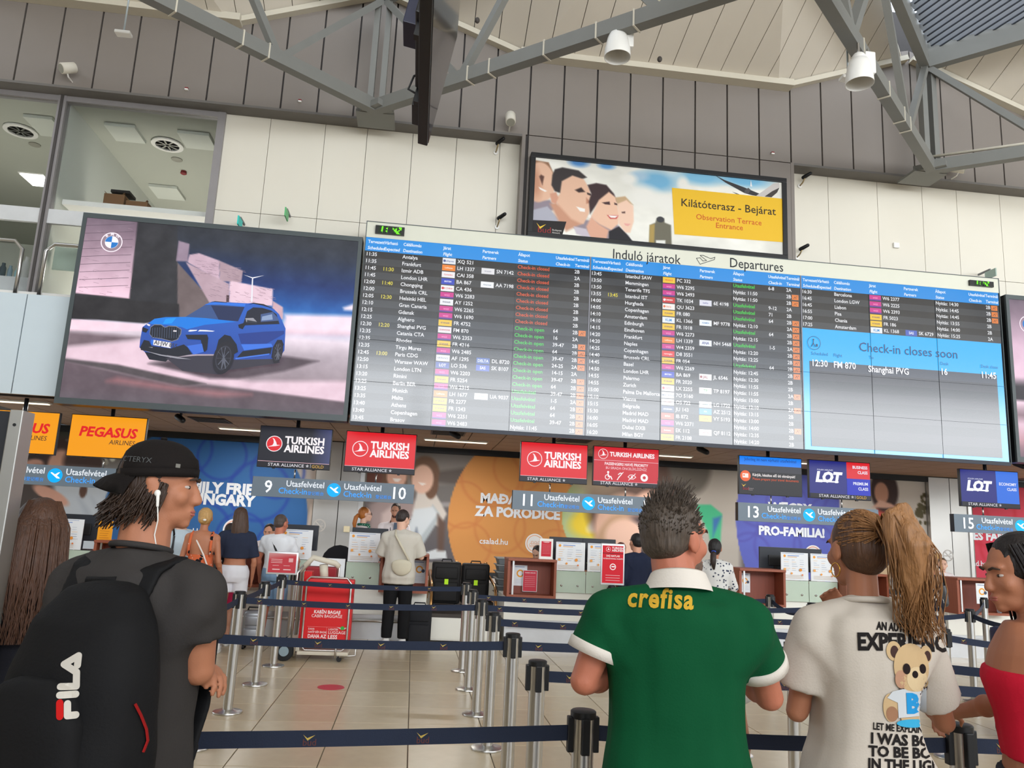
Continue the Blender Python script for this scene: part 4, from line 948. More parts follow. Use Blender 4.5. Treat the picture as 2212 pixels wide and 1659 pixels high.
def priority(f, x0, x1, z0, z1):
    f.rect(x0, x1, z0, z1, (206, 26, 42)); f.rect(x0, x1, z1-.215, z1, (214, 24, 38)); f.rect(x0, x1, z1-.22, z1-.214, (240, 190, 200)); f.rect(x0, x1, z0+.06, z0+.065, (240, 190, 200)); starbar(f, x0, x1, z0, z0+.06, False)
    bird(f, x0+.15, z1-.115, .082); f.txt('TURKISH AIRLINES', .098, x0+.26, z1-.145, (252, 244, 246), bold=.034, xs=.92)
    cx = (x0+x1)/2; f.txt('PASSENGERS HAVE PRIORITY', .062, cx, z1-.29, (250, 230, 232), 'CENTER', .026, xs=.9); f.txt('BU SIRADA ÖNCELİKLİSİNİZ', .056, cx, z1-.355, (244, 200, 206), 'CENTER', .008, xs=.92)
    z = z0+.15; WW = (252, 244, 246)
    f.disc(cx-.3, z+.06, .018, WW); f.line([(cx-.3, z+.035), (cx-.295, z-.01), (cx-.255, z-.01), (cx-.235, z-.05)], .018, WW); f.ring(cx-.31, z-.02, .042, .012, WW, 24)
    f.line([(cx-.145, z-.055), (cx-.12, z-.01), (cx-.09, z+.02), (cx-.075, z+.05), (cx-.1, z+.055), (cx-.13, z+.03)], .014, WW); f.line([(cx-.15, z-.055), (cx-.05, z+.07)], .01, WW)
    f.line([(cx+.03, z), (cx+.06, z+.03), (cx+.1, z+.035), (cx+.14, z+.02), (cx+.16, z), (cx+.12, z-.03), (cx+.07, z-.03)], .01, WW, True); f.disc(cx+.095, z, .018, WW); f.line([(cx+.04, z-.055), (cx+.15, z+.055)], .01, WW)
    f.disc(cx+.3, z, .062, WW); f.disc(cx+.3, z, .026, (206, 26, 42))
def pegasus(f, x0, x1, z0, z1):
    f.rect(x0, x1, z0, z1, (250, 160, 8)); cx = (x0+x1)/2
    f.txt('PEGASUS', .2, cx, (z0+z1)/2+.0, (228, 20, 24), 'CENTER', .036, shear=.16, xs=1.02); f.txt('AIRLINES', .098, x1-.13, (z0+z1)/2-.11, (70, 50, 30), 'RIGHT', .006, shear=.12, xs=.95)
def closed13(f, x0, x1, z0, z1):
    f.rect(x0, x1, z0, z1, (22, 20, 22)); f.rect(x0, x1, z1-.14, z1, (0, 128, 246)); f.rect(x0, x1, z1-.25, z1-.14, (52, 52, 60))
    f.txt('Jelenleg itt nem várható utasfelvétel', .07, (x0+x1)/2, z1-.07, (6, 50, 120), 'CENTER', .004, xs=.9)
    f.disc(x0+.1, z0+.29, .09, (240, 96, 24)); f.rect(x0+.05, x0+.15, z0+.26, z0+.33, (250, 236, 228)); f.disc(x0+.075, z0+.3, .014, (240, 96, 24))
    f.txt('Kérjük, készítse elő úti okmányait!', .062, x0+.22, z0+.295, (240, 232, 230), bold=.022, xs=.86); f.txt('Please prepare your travel documents', .058, x0+.22, z0+.23, (224, 96, 52), bold=.004, xs=.9)
    chevron(f, x0+.07, z0+.14, .08); f.txt('bud', .075, x0+.05, z0+.06, (150, 30, 40), bold=.01); f.txt('Budapest', .024, x0+.15, z0+.08, (160, 150, 150)); f.txt('Airport', .024, x0+.15, z0+.055, (160, 150, 150))
def lot(right):
    def p(f, x0, x1, z0, z1):
        f.rect(x0, x1, z0, z1, NAVY); xm = x0+.66
        zb_ = z0+.07
        for (a, b_, c, ts) in right:
            za, zc_ = zb_+(z1-zb_)*a, zb_+(z1-zb_)*b_; f.rect(xm, x1, za, zc_, c)
            for k, tt in enumerate(ts): f.txt(tt, .068, x1-.04, (za+zc_)/2+.035-k*.085, (235, 236, 250), 'RIGHT', .026, xs=.95)
        zc_ = (z0+z1)/2+.02
        f.txt('POLISH AIRLINES', .034, x0+.13, zc_+.125, (215, 218, 240), bold=.012, shear=.2, xs=1.1)
        f.txt('LOT', .23, x0+.1, zc_-.06, (250, 250, 255), bold=.06, shear=.2, xs=1.0); f.line([(x0+.18, zc_-.055), (x0+.5, zc_-.055)], .024, (250, 250, 255)); f.ring(x0+.315, zc_+.018, .034, .011, NAVY, 24)
        starbar(f, x0, x1, z0, z0+.07, len(right) > 1)
    return p
tv(at(40, 933, YT)[0], 2.68, 'mustard airline screen half hidden by the dark panel at far left', pegasus)
tv(at(232, 942, YT)[0], 2.68, 'mustard airline screen with red lettering above the capped man', pegasus)
tv(-1.9, 2.68, 'black airline screen with a red bird emblem above desk 9', turk((14, 14, 28), RED, True))
tv(-.59, 2.68, 'red airline screen with white lettering above desk 10', turk(RED))
tv(2.17, 2.68, 'red airline screen with white lettering above desk 11', turk(RED))
tv(3.36, 2.68, 'red priority passenger screen with accessibility symbols above desk 12', priority)
tv(5.82, 2.67, 'black screen with a blue top bar above desk 13', closed13)
tv(7.04, 2.67, 'navy airline screen with red business class block', lot([(.5, 1, (224, 20, 34), ('BUSINESS', 'CLASS')), (0, .5, (24, 42, 190), ('PREMIUM', 'CLASS'))]))
tv(9.77, 2.67, 'navy airline screen with light blue economy class block', lot([(0, 1, (34, 110, 226), ('ECONOMY', 'CLASS'))]))

M_BAND = mat('grey_sign_band', (112, 126, 138), .45, vary=.03)
def band(cx, a, b_, label):
    hw, hh, cz = 1.22, .148, 2.062
    t = thing('desk_number_sign', label, 'sign', (cx, YT, cz-hh), 'desk number signs')
    MB().bb(cx-hw, cx+hw, YT-.06, YT+.05, cz-hh, cz+hh).build('box', M_BAND, t)
    MB().bb(cx-hw-.004, cx-hw, YT-.055, YT+.045, cz-hh, cz+hh).build('end_cap', M_BLACK, t)
    for s in (-.62, .62): MB().cyl((cx+s, YT+.02, cz+hh), (cx+s, YT+.02, 2.345), .012, n=8).build('drop_rod', M_STEEL, t, sm=True)
    f = Flat(YT-.061)
    f.disc(cx, cz, .105, (0, 172, 246), 36)
    f.poly([(cx-.068, cz+.038), (cx-.048, cz+.046), (cx-.002, cz+.016), (cx+.045, cz+.048), (cx+.066, cz+.05), (cx+.026, cz-.002), (cx+.06, cz-.022), (cx+.074, cz-.042), (cx+.03, cz-.04)], (250, 252, 255))
    for s, al in ((-1, 'RIGHT'), (1, 'LEFT')):
        x_ = cx+s*.145; f.txt('Utasfelvétel', .128, x_, cz+.02, (226, 232, 240), al, .012, xs=.95)
        if s < 0: f.txt('登记柜台', .062, x_, cz-.09, (60, 140, 226), al, .012); f.txt('Check-in', .125, x_-.25, cz-.09, (70, 160, 244), al, .014, xs=.95)
        else: f.txt('Check-in', .125, x_, cz-.09, (70, 160, 244), al, .014, xs=.95); f.txt('登记柜台', .062, x_+.49, cz-.09, (60, 140, 226), al, .012)
    for n_, s in ((a, -1), (b_, 1)): f.txt(n_, .26, cx+s*.98, cz-.085, (246, 248, 252), 'CENTER', .012, xs=.95)
    f.build('lettering', colmat('sign_lettering', .4, .5, .3), t, kind='stuff')
band(-5.3, '7', '8', 'grey check-in sign beside the black panel, half behind the capped man')
band(-1.25, '9', '10', 'grey check-in sign numbered 9 and 10')
band(2.74, '11', '12', 'grey check-in sign numbered 11 and 12')
band(6.45, '13', '14', 'grey check-in sign numbered 13 and 14')
band(10.25, '15', '16', 'grey check-in sign numbered 15 at the right edge')

# ================================================================ murals on the recess wall
YP = YM-.02
def mural(name, px0, px1, nx, ny, label):
    xa, xb = px0, px1
    z1_, z0_ = at(400, 948, YM)[2], at(980, 1233, YM)[2]
    t = thing(name, label, 'mural', ((xa+xb)/2, YP, z0_))
    MB().bb(xa, xb, YP, YM, z0_, z1_).build('board', M_WHITE, t)
    pic = Pic(nx, ny, (xb-xa)/(z1_-z0_), (160, 150, 146))
    def n(pts):
        out = []
        for x, y in pts: p = at(x, y, YP); out.append(((p[0]-xa)/(xb-xa), (z1_-p[2])/(z1_-z0_)))
        return out
    return t, pic, n, (xa, xb, z0_, z1_)
S_ = 1680/YM/1  # px per metre
mx = lambda px_, py=1090: at(px_, py, YP)[0]
def arcs(pic, n, cs_, c, op=.5, wd=.1):
    for x, y, r in cs_:
        u_, v_ = n([(x, y)])[0]
        d = np.hypot(pic.X-u_*pic.a, pic.Y-v_); pic.mix(op*np.clip(1-np.abs(d-r)/(wd*r)*1.0, 0, 1)*1.4, c)
# --- A: blue circle mural
t, pic, n, B = mural('mural', mx(20), mx(676), 230, 104, 'blue mural with white wording about a family friendly country')
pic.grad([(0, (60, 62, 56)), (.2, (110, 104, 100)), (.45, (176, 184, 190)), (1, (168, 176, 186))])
for k in range(70):
    r = random; x, y = r.uniform(50, 330), r.uniform(950, 1030); u_, v_ = n([(x, y)])[0]; pic.ell(u_, v_, .022, .022, r.choice([(206, 208, 196), (160, 158, 146), (60, 60, 50), (220, 216, 206)]), .4)
for x, y, rx, ry, c, rot in ((85, 1000, .12, .12, (60, 52, 50), 0), (75, 1010, .1, .07, (196, 150, 134), 0), (130, 990, .13, .17, (70, 54, 52), 0), (128, 1005, .09, .13, (206, 160, 142), 0), (180, 1000, .16, .15, (72, 56, 54), 20), (210, 1130, .8, .4, (196, 204, 212), 10), (150, 1080, .4, .18, (190, 198, 208), -30), (70, 1090, .16, .3, (74, 66, 64), 0), (110, 1070, .16, .05, (204, 156, 138), 25), (300, 1120, .3, .3, (188, 198, 210), 0), (180, 1060, .03, .06, (96, 70, 60), 0)):
    u_, v_ = n([(x, y)])[0]; pic.ell(u_, v_, rx, ry, c, .3, rot)
for k in range(5): pic.poly(n([(170+k*28, 1075), (205+k*30, 1120), (260+k*26, 1150), (240+k*24, 1160), (190+k*26, 1125)]), (150, 160, 176), .05, .5)
u_, v_ = n([(672, 1000)])[0]
pic.poly(n([(610, 945), (690, 945), (690, 1240), (600, 1240)]), (150, 138, 130), .02); pic.poly(n([(640, 1235), (672, 1090), (676, 1110), (655, 1235)]), (196, 182, 172), .02); pic.poly(n([(612, 1010), (672, 1000), (672, 1040), (625, 1045)]), (168, 160, 156), .03)
cx_, cy_ = n([(445, 1120)])[0]
pic.ell(cx_, cy_, .83, .84, (48, 98, 156), .012)
cl = np.array([[28, 84, 156]]); arcs(pic, n, ((400, 970, .22), (480, 985, .2), (560, 1060, .25), (600, 1020, .22), (330, 1050, .2), (430, 1150, .25), (520, 1160, .2), (600, 1180, .18)), (34, 62, 152), .55, .1)
pic.build('mural_print', M_PRINT, t, (B[0], YP-.002, B[3]), (B[1]-B[0], 0, 0), (0, 0, B[2]-B[3]))
f = Flat(YP-.004)
def mt(s, px_, py, size, c=(226, 230, 236), bold=.05, al='LEFT', xs=1.): p = at(px_, py, YP); f.txt(s, size, p[0], p[2], c, al, bold, xs=xs)
mt('FAMILY FRIENDLY', 372, 1060, .29); mt('HUNGARY', 391, 1086, .29); mt('csalad.hu', 372, 1152, .17, bold=.012)
p = at(506, 1145, YP); f.disc(p[0], p[2], .22, (226, 228, 232)); f.ring(p[0], p[2], .19, .02, (236, 170, 140)); f.disc(p[0]-.05, p[2]+.03, .04, (236, 180, 150)); f.disc(p[0]+.06, p[2]-.02, .05, (236, 180, 150))
f.build('mural_lettering', M_PRINT, t, kind='stuff')
# --- B: orange and purple murals between the steel columns
t, pic, n, B = mural('mural', mx(788), mx(2000), 430, 104, 'long mural with an orange circle, a purple circle and family photographs')
pic.grad([(0, (122, 116, 112)), (.2, (132, 126, 122)), (.5, (104, 98, 98)), (.93, (92, 88, 92)), (.94, (150, 140, 128)), (1, (156, 146, 132))])
def EL(x, y, rx, ry, c, rot=0, soft=.2, op=1.): u_, v_ = n([(x, y)])[0]; pic.ell(u_, v_, rx, ry, c, soft, rot, op)
pic.poly(n([(930, 1020), (1010, 1010), (1000, 1050), (930, 1040)]), (92, 84, 80), .04); pic.poly(n([(930, 1050), (1000, 1045), (985, 1080), (940, 1085)]), (110, 106, 104), .03); pic.poly(n([(950, 1085), (990, 1085), (985, 1095), (950, 1095)]), (150, 146, 146), .02)
EL(850, 1035, .12, .2, (110, 82, 66)); EL(857, 1028, .085, .11, (214, 168, 148)); pic.poly(n([(848, 1033), (868, 1034), (860, 1041), (852, 1040)]), (236, 226, 220), .01)
EL(800, 1030, .1, .14, (110, 70, 60)); pic.poly(n([(795, 1090), (870, 1050), (900, 1090), (870, 1200), (800, 1220)]), (158, 140, 138), .05); pic.poly(n([(825, 1110), (850, 1090), (848, 1190), (820, 1200)]), (196, 176, 172), .04)
pic.poly(n([(905, 1050), (935, 1055), (965, 1110), (950, 1140), (920, 1120), (890, 1110)]), (206, 198, 190), .02); pic.poly(n([(935, 1090), (950, 1110), (940, 1135), (905, 1190), (890, 1220), (880, 1210), (905, 1140)]), (176, 184, 188), .02); pic.poly(n([(895, 1100), (935, 1095), (945, 1110), (905, 1165), (880, 1190), (870, 1170)]), (206, 212, 216), .02)
EL(917, 1022, .13, .15, (112, 84, 66)); EL(932, 1048, .06, .12, (110, 80, 62)); EL(913, 1035, .095, .125, (222, 182, 162)); pic.poly(n([(903, 1042), (922, 1044), (912, 1049)]), (240, 232, 226), .008)
pic.poly(n([(915, 1195), (945, 1185), (963, 1190), (965, 1206), (930, 1208), (912, 1203)]), (206, 210, 212), .012); pic.poly(n([(945, 1110), (962, 1130), (958, 1190), (945, 1190)]), (98, 76, 66), .03)
pic.poly(n([(878, 1205), (900, 1140), (905, 1170), (890, 1210)]), (86, 96, 116), .03)
# mother and baby photograph, then the green shirt and pale field
pic.poly(n([(1215, 965), (1590, 985), (1590, 1240), (1215, 1240)]), (178, 176, 160), .02)
EL(1240, 1150, .25, .45, (120, 176, 90), 0, .5); EL(1262, 1130, .25, .3, (186, 200, 150), 0, .6); EL(1310, 1120, .34, .16, (236, 206, 60), -15, .3); EL(1320, 1118, .24, .08, (244, 240, 226), -30, .3)
EL(1385, 1090, .5, .5, (96, 74, 66), 0, .2); EL(1350, 1140, .28, .3, (214, 172, 150), 0, .2); EL(1395, 1120, .18, .25, (222, 178, 158), 15, .2); EL(1400, 1170, .3, .25, (72, 62, 66), 0, .4); EL(1320, 1160, .12, .25, (186, 150, 120), 30, .4); EL(1350, 1160, .18, .16, (224, 184, 164), 0, .3)
EL(1280, 1000, .3, .3, (168, 150, 126), 0, .8); pic.poly(n([(1490, 985), (1600, 990), (1600, 1240), (1490, 1240)]), (176, 168, 158), .06)
pic.poly(n([(1500, 1090), (1535, 1090), (1560, 1110), (1555, 1190), (1540, 1200), (1530, 1150)]), (70, 176, 130), .02); pic.poly(n([(1540, 1120), (1558, 1115), (1540, 1160)]), (60, 110, 170), .03); EL(1490, 1010, .2, .25, (110, 104, 96), 0, .3)
# orange circle (left edge bulges left, photo bulges into it at right)
u_, v_ = n([(1105, 1105)])[0]
m_ = np.ones(pic.X.shape)
Ew = lambda x, y, rx, ry: (lambda uv: np.sqrt(((pic.X-uv[0]*pic.a)/rx)**2+((pic.Y-uv[1])/ry)**2))(n([(x, y)])[0])
inside = np.clip((1-Ew(1235, 1130, 1.1, .95))/.006, 0, 1)*np.clip((Ew(1316, 1115, .43, .43)-1)/.006, 0, 1)*np.clip((n([(1262, 1100)])[0][0]-pic.X/pic.a)/.002, 0, 1)
pic.mix(inside, (206, 142, 78))
ar = Pic(430, 104, pic.a, (0, 0, 0)); arcs(ar, n, ((1060, 1030, .26), (1000, 1090, .2), (1080, 1140, .22), (1160, 1150, .2), (1010, 1180, .2), (1180, 1060, .22), (1120, 1010, .22), (1200, 1190, .18)), (255, 255, 255), .5, .1)
pic.mix(inside*ar.I[..., 0]/255*.7, (190, 112, 64))
# purple circle
inside = np.clip((1-Ew(1762, 1130, .77, .92))/.006, 0, 1)*np.clip((n([(1815, 1100)])[0][0]-pic.X/pic.a)/.002, 0, 1)
pic.poly(n([(1812, 990), (2005, 1000), (2005, 1250), (1812, 1250)]), (206, 198, 188), .004)
pic.mix(inside, (92, 100, 182))
ar = Pic(430, 104, pic.a, (0, 0, 0)); arcs(ar, n, ((1600, 1130, .16), (1640, 1080, .24), (1700, 1090, .2), (1680, 1180, .22), (1760, 1180, .2), (1740, 1060, .22), (1620, 1200, .2), (1790, 1120, .2)), (255, 255, 255), .5, .12)
pic.mix(inside*ar.I[..., 0]/255*.6, (78, 70, 150))
# woman in the coral dress
pic.poly(n([(1812, 1170), (2005, 1165), (2005, 1250), (1812, 1250)]), (204, 176, 140), .06)
pic.poly(n([(1893, 1098), (1935, 1090), (1960, 1110), (1985, 1150), (2003, 1190), (2003, 1240), (1940, 1240), (1920, 1180), (1900, 1130)]), (206, 84, 72), .02); pic.poly(n([(1940, 1110), (1962, 1118), (1998, 1185), (1995, 1220), (1960, 1160)]), (226, 130, 104), .03); pic.poly(n([(1960, 1170), (1995, 1160), (2000, 1230), (1965, 1235)]), (186, 52, 64), .03); pic.poly(n([(1962, 1182), (1992, 1170), (1988, 1176), (1965, 1190)]), (232, 206, 180), .012)
EL(1910, 1060, .14, .2, (62, 46, 44)); pic.poly(n([(1905, 1040), (1922, 1050), (1926, 1090), (1915, 1085)]), (64, 46, 42), .02); EL(1904, 1065, .07, .1, (190, 140, 116)); pic.poly(n([(1884, 1096), (1900, 1080), (1925, 1088), (1938, 1096), (1915, 1098)]), (214, 168, 146), .02)
for k in range(40):
    x, y = random.gauss(1990, 7), random.gauss(1105, 14); u_, v_ = n([(x, y)])[0]; pic.ell(u_, v_, .016, .02, (92, 84, 56), .5)
pic.build('mural_print', M_PRINT, t, (B[0], YP-.002, B[3]), (B[1]-B[0], 0, 0), (0, 0, B[2]-B[3]))
f = Flat(YP-.004)
mt('MADARSKA', 1037, 1085, .27); p = at(1079, 1078, YP); f.rect(p[0]-.02, p[0]+.11, p[2]-.012, p[2]+.022, (226, 230, 236))
mt('ZA PORODICE', 1027, 1113, .27); mt('csalad.hu', 1035, 1174, .165, bold=.012)
p = at(1155, 1174, YP)
def family_logo(p, c):
    f.disc(p[0], p[2], .2, (228, 226, 224)); f.ring(p[0], p[2], .17, .014, c)
    for k in range(6): f.ring(p[0]-.09+k*.036, p[2]-.03+(k % 2)*.05, .028, .008, c, 14); f.line([(p[0]-.1+k*.036, p[2]-.08), (p[0]-.09+k*.036, p[2]-.05)], .01, c)
family_logo(p, (226, 160, 110))
mt('WĘGRY', 1660, 1112-8, .27); mt('PRO-FAMILIA!', 1638, 1154, .255, xs=.97); mt('csalad.hu', 1652, 1200, .165, bold=.012)
family_logo(at(1756, 1198, YP), (214, 120, 80))
f.build('mural_lettering', M_PRINT, t, kind='stuff')
# --- C: red mural at the right
t, pic, n, B = mural('mural', mx(2097, 1130)+.06, mx(2096, 1130)+4, 100, 60, 'red mural behind the dark haired woman at the right edge')
pic.I[:] = (206, 62, 82); arcs(pic, n, ((2130, 1110, .3), (2190, 1090, .3), (2170, 1180, .25)), (196, 42, 60), .6, .12)
pic.build('mural_print', M_PRINT, t, (B[0], YP-.002, B[3]), (B[1]-B[0], 0, 0), (0, 0, B[2]-B[3]))
f = Flat(YP-.004); mt('ES FAMILIAS', 2102, 1165, .25); mt('ad.hu', 2101, 1222, .165, bold=.012)
f.build('mural_lettering', M_PRINT, t, kind='stuff')
# --- brushed steel columns with no-smoking decals
for xa, xb, dx, dy, lb in ((mx(678), mx(786), 690, 1135, 'brushed steel wall column between the blue and orange murals'), (mx(2002, 1130), mx(2092, 1130), 2048, 1200, 'brushed steel wall column left of the red mural')):
    t = thing('steel_column', lb, 'column', ((xa+xb)/2, YM-.1, 0))
    k = 2 if xb-xa > .95 else 1; wd = (xb-xa)/k
    for i in range(k): MB().bb(xa+i*wd+.008, xa+(i+1)*wd-.008, YM-.14, YM-.001, .1, ZS-.02).build('cladding_sheet', M_STEELW, t)
    MB().bb(xb-.1, xb-.02, YM-.17, YM-.14, .1, ZS-.02).build('corner_strip', M_STEEL, t)
    f = Flat(YM-.142); p = at(dx, dy, YM-.14); f.ring(p[0], p[2], .125, .022, (196, 192, 186)); f.line([(p[0]-.08, p[2]+.08), (p[0]+.08, p[2]-.08)], .02, (196, 192, 186)); f.line([(p[0]-.08, p[2]-.01), (p[0]+.07, p[2]-.01)], .022, (196, 192, 186)); f.line([(p[0]+.02, p[2]+.02), (p[0]+.07, p[2]+.05), (p[0]+.05, p[2]+.08)], .01, (196, 192, 186))
    f.build('no_smoking_decal', M_PRINT, t, kind='stuff')
p = at(749, 1143, YM-.14); MB().bb(p[0]-.06, p[0]+.06, YM-.18, YM-.141, p[2]-.06, p[2]+.06).build('wall_switch', mat('cream_plastic', (226, 214, 180), .5), loc=(p[0], YM-.16, p[2]), label='small cream switch plate on the steel column', cat='switch', bevel=.008)
# ================================================================ check-in desks
M_WOOD = mat('cherry_wood', (150, 82, 58), .45, vary=.18, scale=3, stretch=(14, 14, 1))
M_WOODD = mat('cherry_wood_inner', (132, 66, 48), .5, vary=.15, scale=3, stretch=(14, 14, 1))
M_DESKW = mat('desk_white_laminate', (238, 236, 226), .35, vary=.03)
M_APRON = mat('pale_green_glass', (192, 208, 190), .12, vary=.03, spec=.6)
M_PAPER = mat('white_paper', (232, 234, 236), .6, vary=.02)
YD = 11.4
def notice_lines(f, x0, x1, z0, z1, seed):
    r = random.Random(seed); w_ = x1-x0; h_ = z1-z0
    f.rect(x0+.03*w_, x0+.85*w_, z1-.045*h_, z1-.03*h_, (150, 166, 200))
    f.disc(x0+.13*w_, z1-.13*h_, .045*w_, (240, 160, 60)); f.rect(x0+.24*w_, x0+.66*w_, z1-.125*h_, z1-.1*h_, (120, 150, 210)); f.rect(x0+.24*w_, x0+.58*w_, z1-.17*h_, z1-.15*h_, (236, 180, 110))
    for k in range(6):
        for j in range(3):
            zz = z1-(.26+.075*k)*h_; xx = x0+(.1+.29*j)*w_
            f.rect(xx, xx+r.uniform(.1, .22)*w_, zz-.012*h_, zz, r.choice([(160, 170, 190), (190, 196, 206), (240, 200, 150)]))
    f.rect(x0+.08*w_, x0+.16*w_, z1-.66*h_, z1-.58*h_, (240, 170, 90)); f.disc(x0+.7*w_, z1-.62*h_, .05*w_, (236, 150, 60)); f.disc(x0+.37*w_, z1-.75*h_, .035*w_, (236, 160, 80)); f.disc(x0+.76*w_, z1-.8*h_, .03*w_, (226, 120, 60))
    for k in range(3): f.rect(x0+.08*w_, x0+.8*w_, z1-(.82+.05*k)*h_, z1-(.81+.05*k)*h_, (214, 190, 160))
def notice(x0, label):
    x1, z0, z1 = x0+.43, 1.05, 1.455
    t = thing('notice_board', label, 'notice', ((x0+x1)/2, YD-.03, z0), 'passenger notices on the desks')
    MB().bb(x0, x1, YD-.03, YD-.012, z0, z1).build('sheet', M_PAPER, t, bevel=.003)
    f = Flat(YD-.031); notice_lines(f, x0, x1, z0, z1, x0); f.build('print', M_PRINT, t, kind='stuff')
    for sx in (.09, .34): MB().cyl((x0+sx, YD-.012, z0+.02), (x0+sx, YD+.02, z0-.03), .012, n=10).build('standoff', M_STEEL, t, sm=True)
def wood_unit(t, x0, x1):
    y0 = YD-.22
    MB().bb(x0, x1, y0-.02, YD+.25, 1.165, 1.2).build('top_board', M_WOOD, t, bevel=.004)
    MB().bb(x0, x0+.035, y0, YD+.2, .7, 1.165).build('side_board', M_WOOD, t); MB().bb(x1-.035, x1, y0, YD+.2, .7, 1.165).build('side_board', M_WOOD, t)
    MB().bb(x0, x1, y0, YD+.2, .665, .7).build('bottom_board', M_WOOD, t)
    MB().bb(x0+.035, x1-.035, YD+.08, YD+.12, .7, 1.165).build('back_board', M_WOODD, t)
    MB().bb(x0+.07, x0+.095, y0+.02, y0+.03, .7, 1.165).build('edge_strip', M_STEEL, t)
def desk(label, x0, woodL, woodR, counter, kick=True):
    "woodL / woodR: (a, b) spans of the cherry hutches; counter: (a, b) span between them"
    a = min([s[0] for s in (woodL, woodR, counter) if s]); b_ = max([s[1] for s in (woodL, woodR, counter) if s])
    t = thing('check_in_desk', label, 'desk', ((a+b_)/2, YD+.4, 0), 'check-in desks')
    MB().bb(a, b_, YD+.02, YD+.85, .34, .665).build('front_panel', M_DESKW, t)
    MB().bb(a+.02, b_-.02, YD+.06, YD+.8, 0, .34).build('kick_plate', mat('kick_steel', (200, 200, 200), .3, metal=.7), t)
    MB().tube([(a+.05, YD-.06, .26), (b_-.05, YD-.06, .26)], .018, 8).build('foot_rail', M_STEEL, t, sm=True)
    for k in (a+.1, b_-.1): MB().tube([(k, YD-.06, .26), (k, YD+.08, .26)], .012, 6).build('rail_bracket', M_STEEL, t)
    if counter:
        c0, c1 = counter
        MB().bb(c0, c1, YD+.03, YD+.8, .665, 1.0).build('counter_body', M_DESKW, t)
        MB().bb(c0, c1, YD+.0, YD+.85, 1.0, 1.03).build('counter_top', M_WOOD, t, bevel=.004)
        n_ = max(1, round((c1-c0)/.47)); wd = (c1-c0)/n_
        for k in range(n_):
            g0, g1 = c0+k*wd+.005, c0+(k+1)*wd-.005
            ap = MB().bb(g0, g1, YD-.008, YD+.004, .74, 1.045).build('glass_apron', M_APRON, t)
            for sx in (.1, .34):
                MB().cyl((g0+sx, YD-.02, .84), (g0+sx, YD+.03, .84), .015, n=12).build('stud', M_STEEL, ap, sm=True)
    for wd in (woodL, woodR):
        if wd: wood_unit(t, *wd)
    return t
desk('cherry and white check-in desk 7 behind the capped man', 0, (-4.2, -3.55), None, (-5.35, -4.2))
desk('cherry and white check-in desk 9 behind the man in white', 0, (-2.5, -1.84), None, (-1.84, -1.4))
desk('cherry and white check-in desk 10 where the beige shirted customer stands', 0, None, (-.42, .25), (-.9, -.43))
desk('cherry and white check-in desks 11 and 12 left of the green shirt', 0, (1.36, 2.06), (3.0, 3.7), (2.07, 2.99))
desk('cherry and white check-in desks 13 and 14 right of the green shirt', 0, (4.77, 5.48), (6.42, 7.1), (5.49, 6.41))
desk('cherry and white check-in desk 15 beside the patterned dress', 0, (8.2, 9.1), None, (9.1, 10.4))
t = thing('swing_gate', 'plain white swing gate between desks 9 and 10', 'gate', (-1.15, YD, 0))
MB().bb(-1.385, -.915, YD-.03, YD+.02, .12, 1.08).build('leaf', mat('gate_white', (244, 248, 252), .4), t, bevel=.006)
for x_ in (-1.36, -.94): MB().cyl((x_, YD, 0), (x_, YD, .12), .02, n=10).build('foot', M_STEEL, t)
MB().cyl((-1.05, YD-.04, .98), (-1.03, YD-.04, .98), .012).build('latch', M_STEEL, t)
for x_, lb in ((-4.87, 'white passenger notice on desk 7 beside the brown haired woman'), (-1.82, 'white passenger notice on desk 9 behind the man in white'), (-.885, 'white passenger notice on desk 10 left of the beige shirted customer'), (2.075, 'left of the two white passenger notices on desks 11 and 12'), (2.545, 'right of the two white passenger notices on desks 11 and 12'), (5.505, 'left of the two white passenger notices on desks 13 and 14'), (5.975, 'right of the two white passenger notices on desks 13 and 14')):
    notice(x_, lb)
# computer screens seen from behind
def monitor(x, label, wd=.52, z=1.22, tall=.36, y=YD+.35):
    t = thing('computer_monitor', label, 'monitor', (x, y, 1.03), 'desk monitors')
    MB().bb(x-wd/2, x+wd/2, y, y+.035, z-.06, z-.06+tall).build('shell', mat('monitor_shell', (34, 38, 46), .45), t, bevel=.008)
    MB().bb(x-.12, x+.12, y-.02, y, z+.02, z+.18).build('back_cover', M_BLACK, t, bevel=.006)
    MB().bb(x-.03, x+.03, y-.01, y+.03, 1.04, z+.05).build('neck', M_BLACK, t); MB().bb(x-.13, x+.13, y-.08, y+.12, 1.03, 1.045).build('stand', M_BLACK, t)
for x_, lb in ((-4.6, 'black monitor on desk 7 near the yellow leaflet'), (-1.62, 'black monitor back on desk 9 right of the man in white'), (-.62, 'black monitor back on desk 10 behind the notice'), (2.3, 'black monitor back behind the left notice on desk 11'), (2.8, 'black monitor back behind the right notice on desk 12'), (5.6, 'black monitor back behind the left notice on desk 13'), (6.1, 'black monitor back behind the right notice on desk 14')):
    monitor(x_, lb)
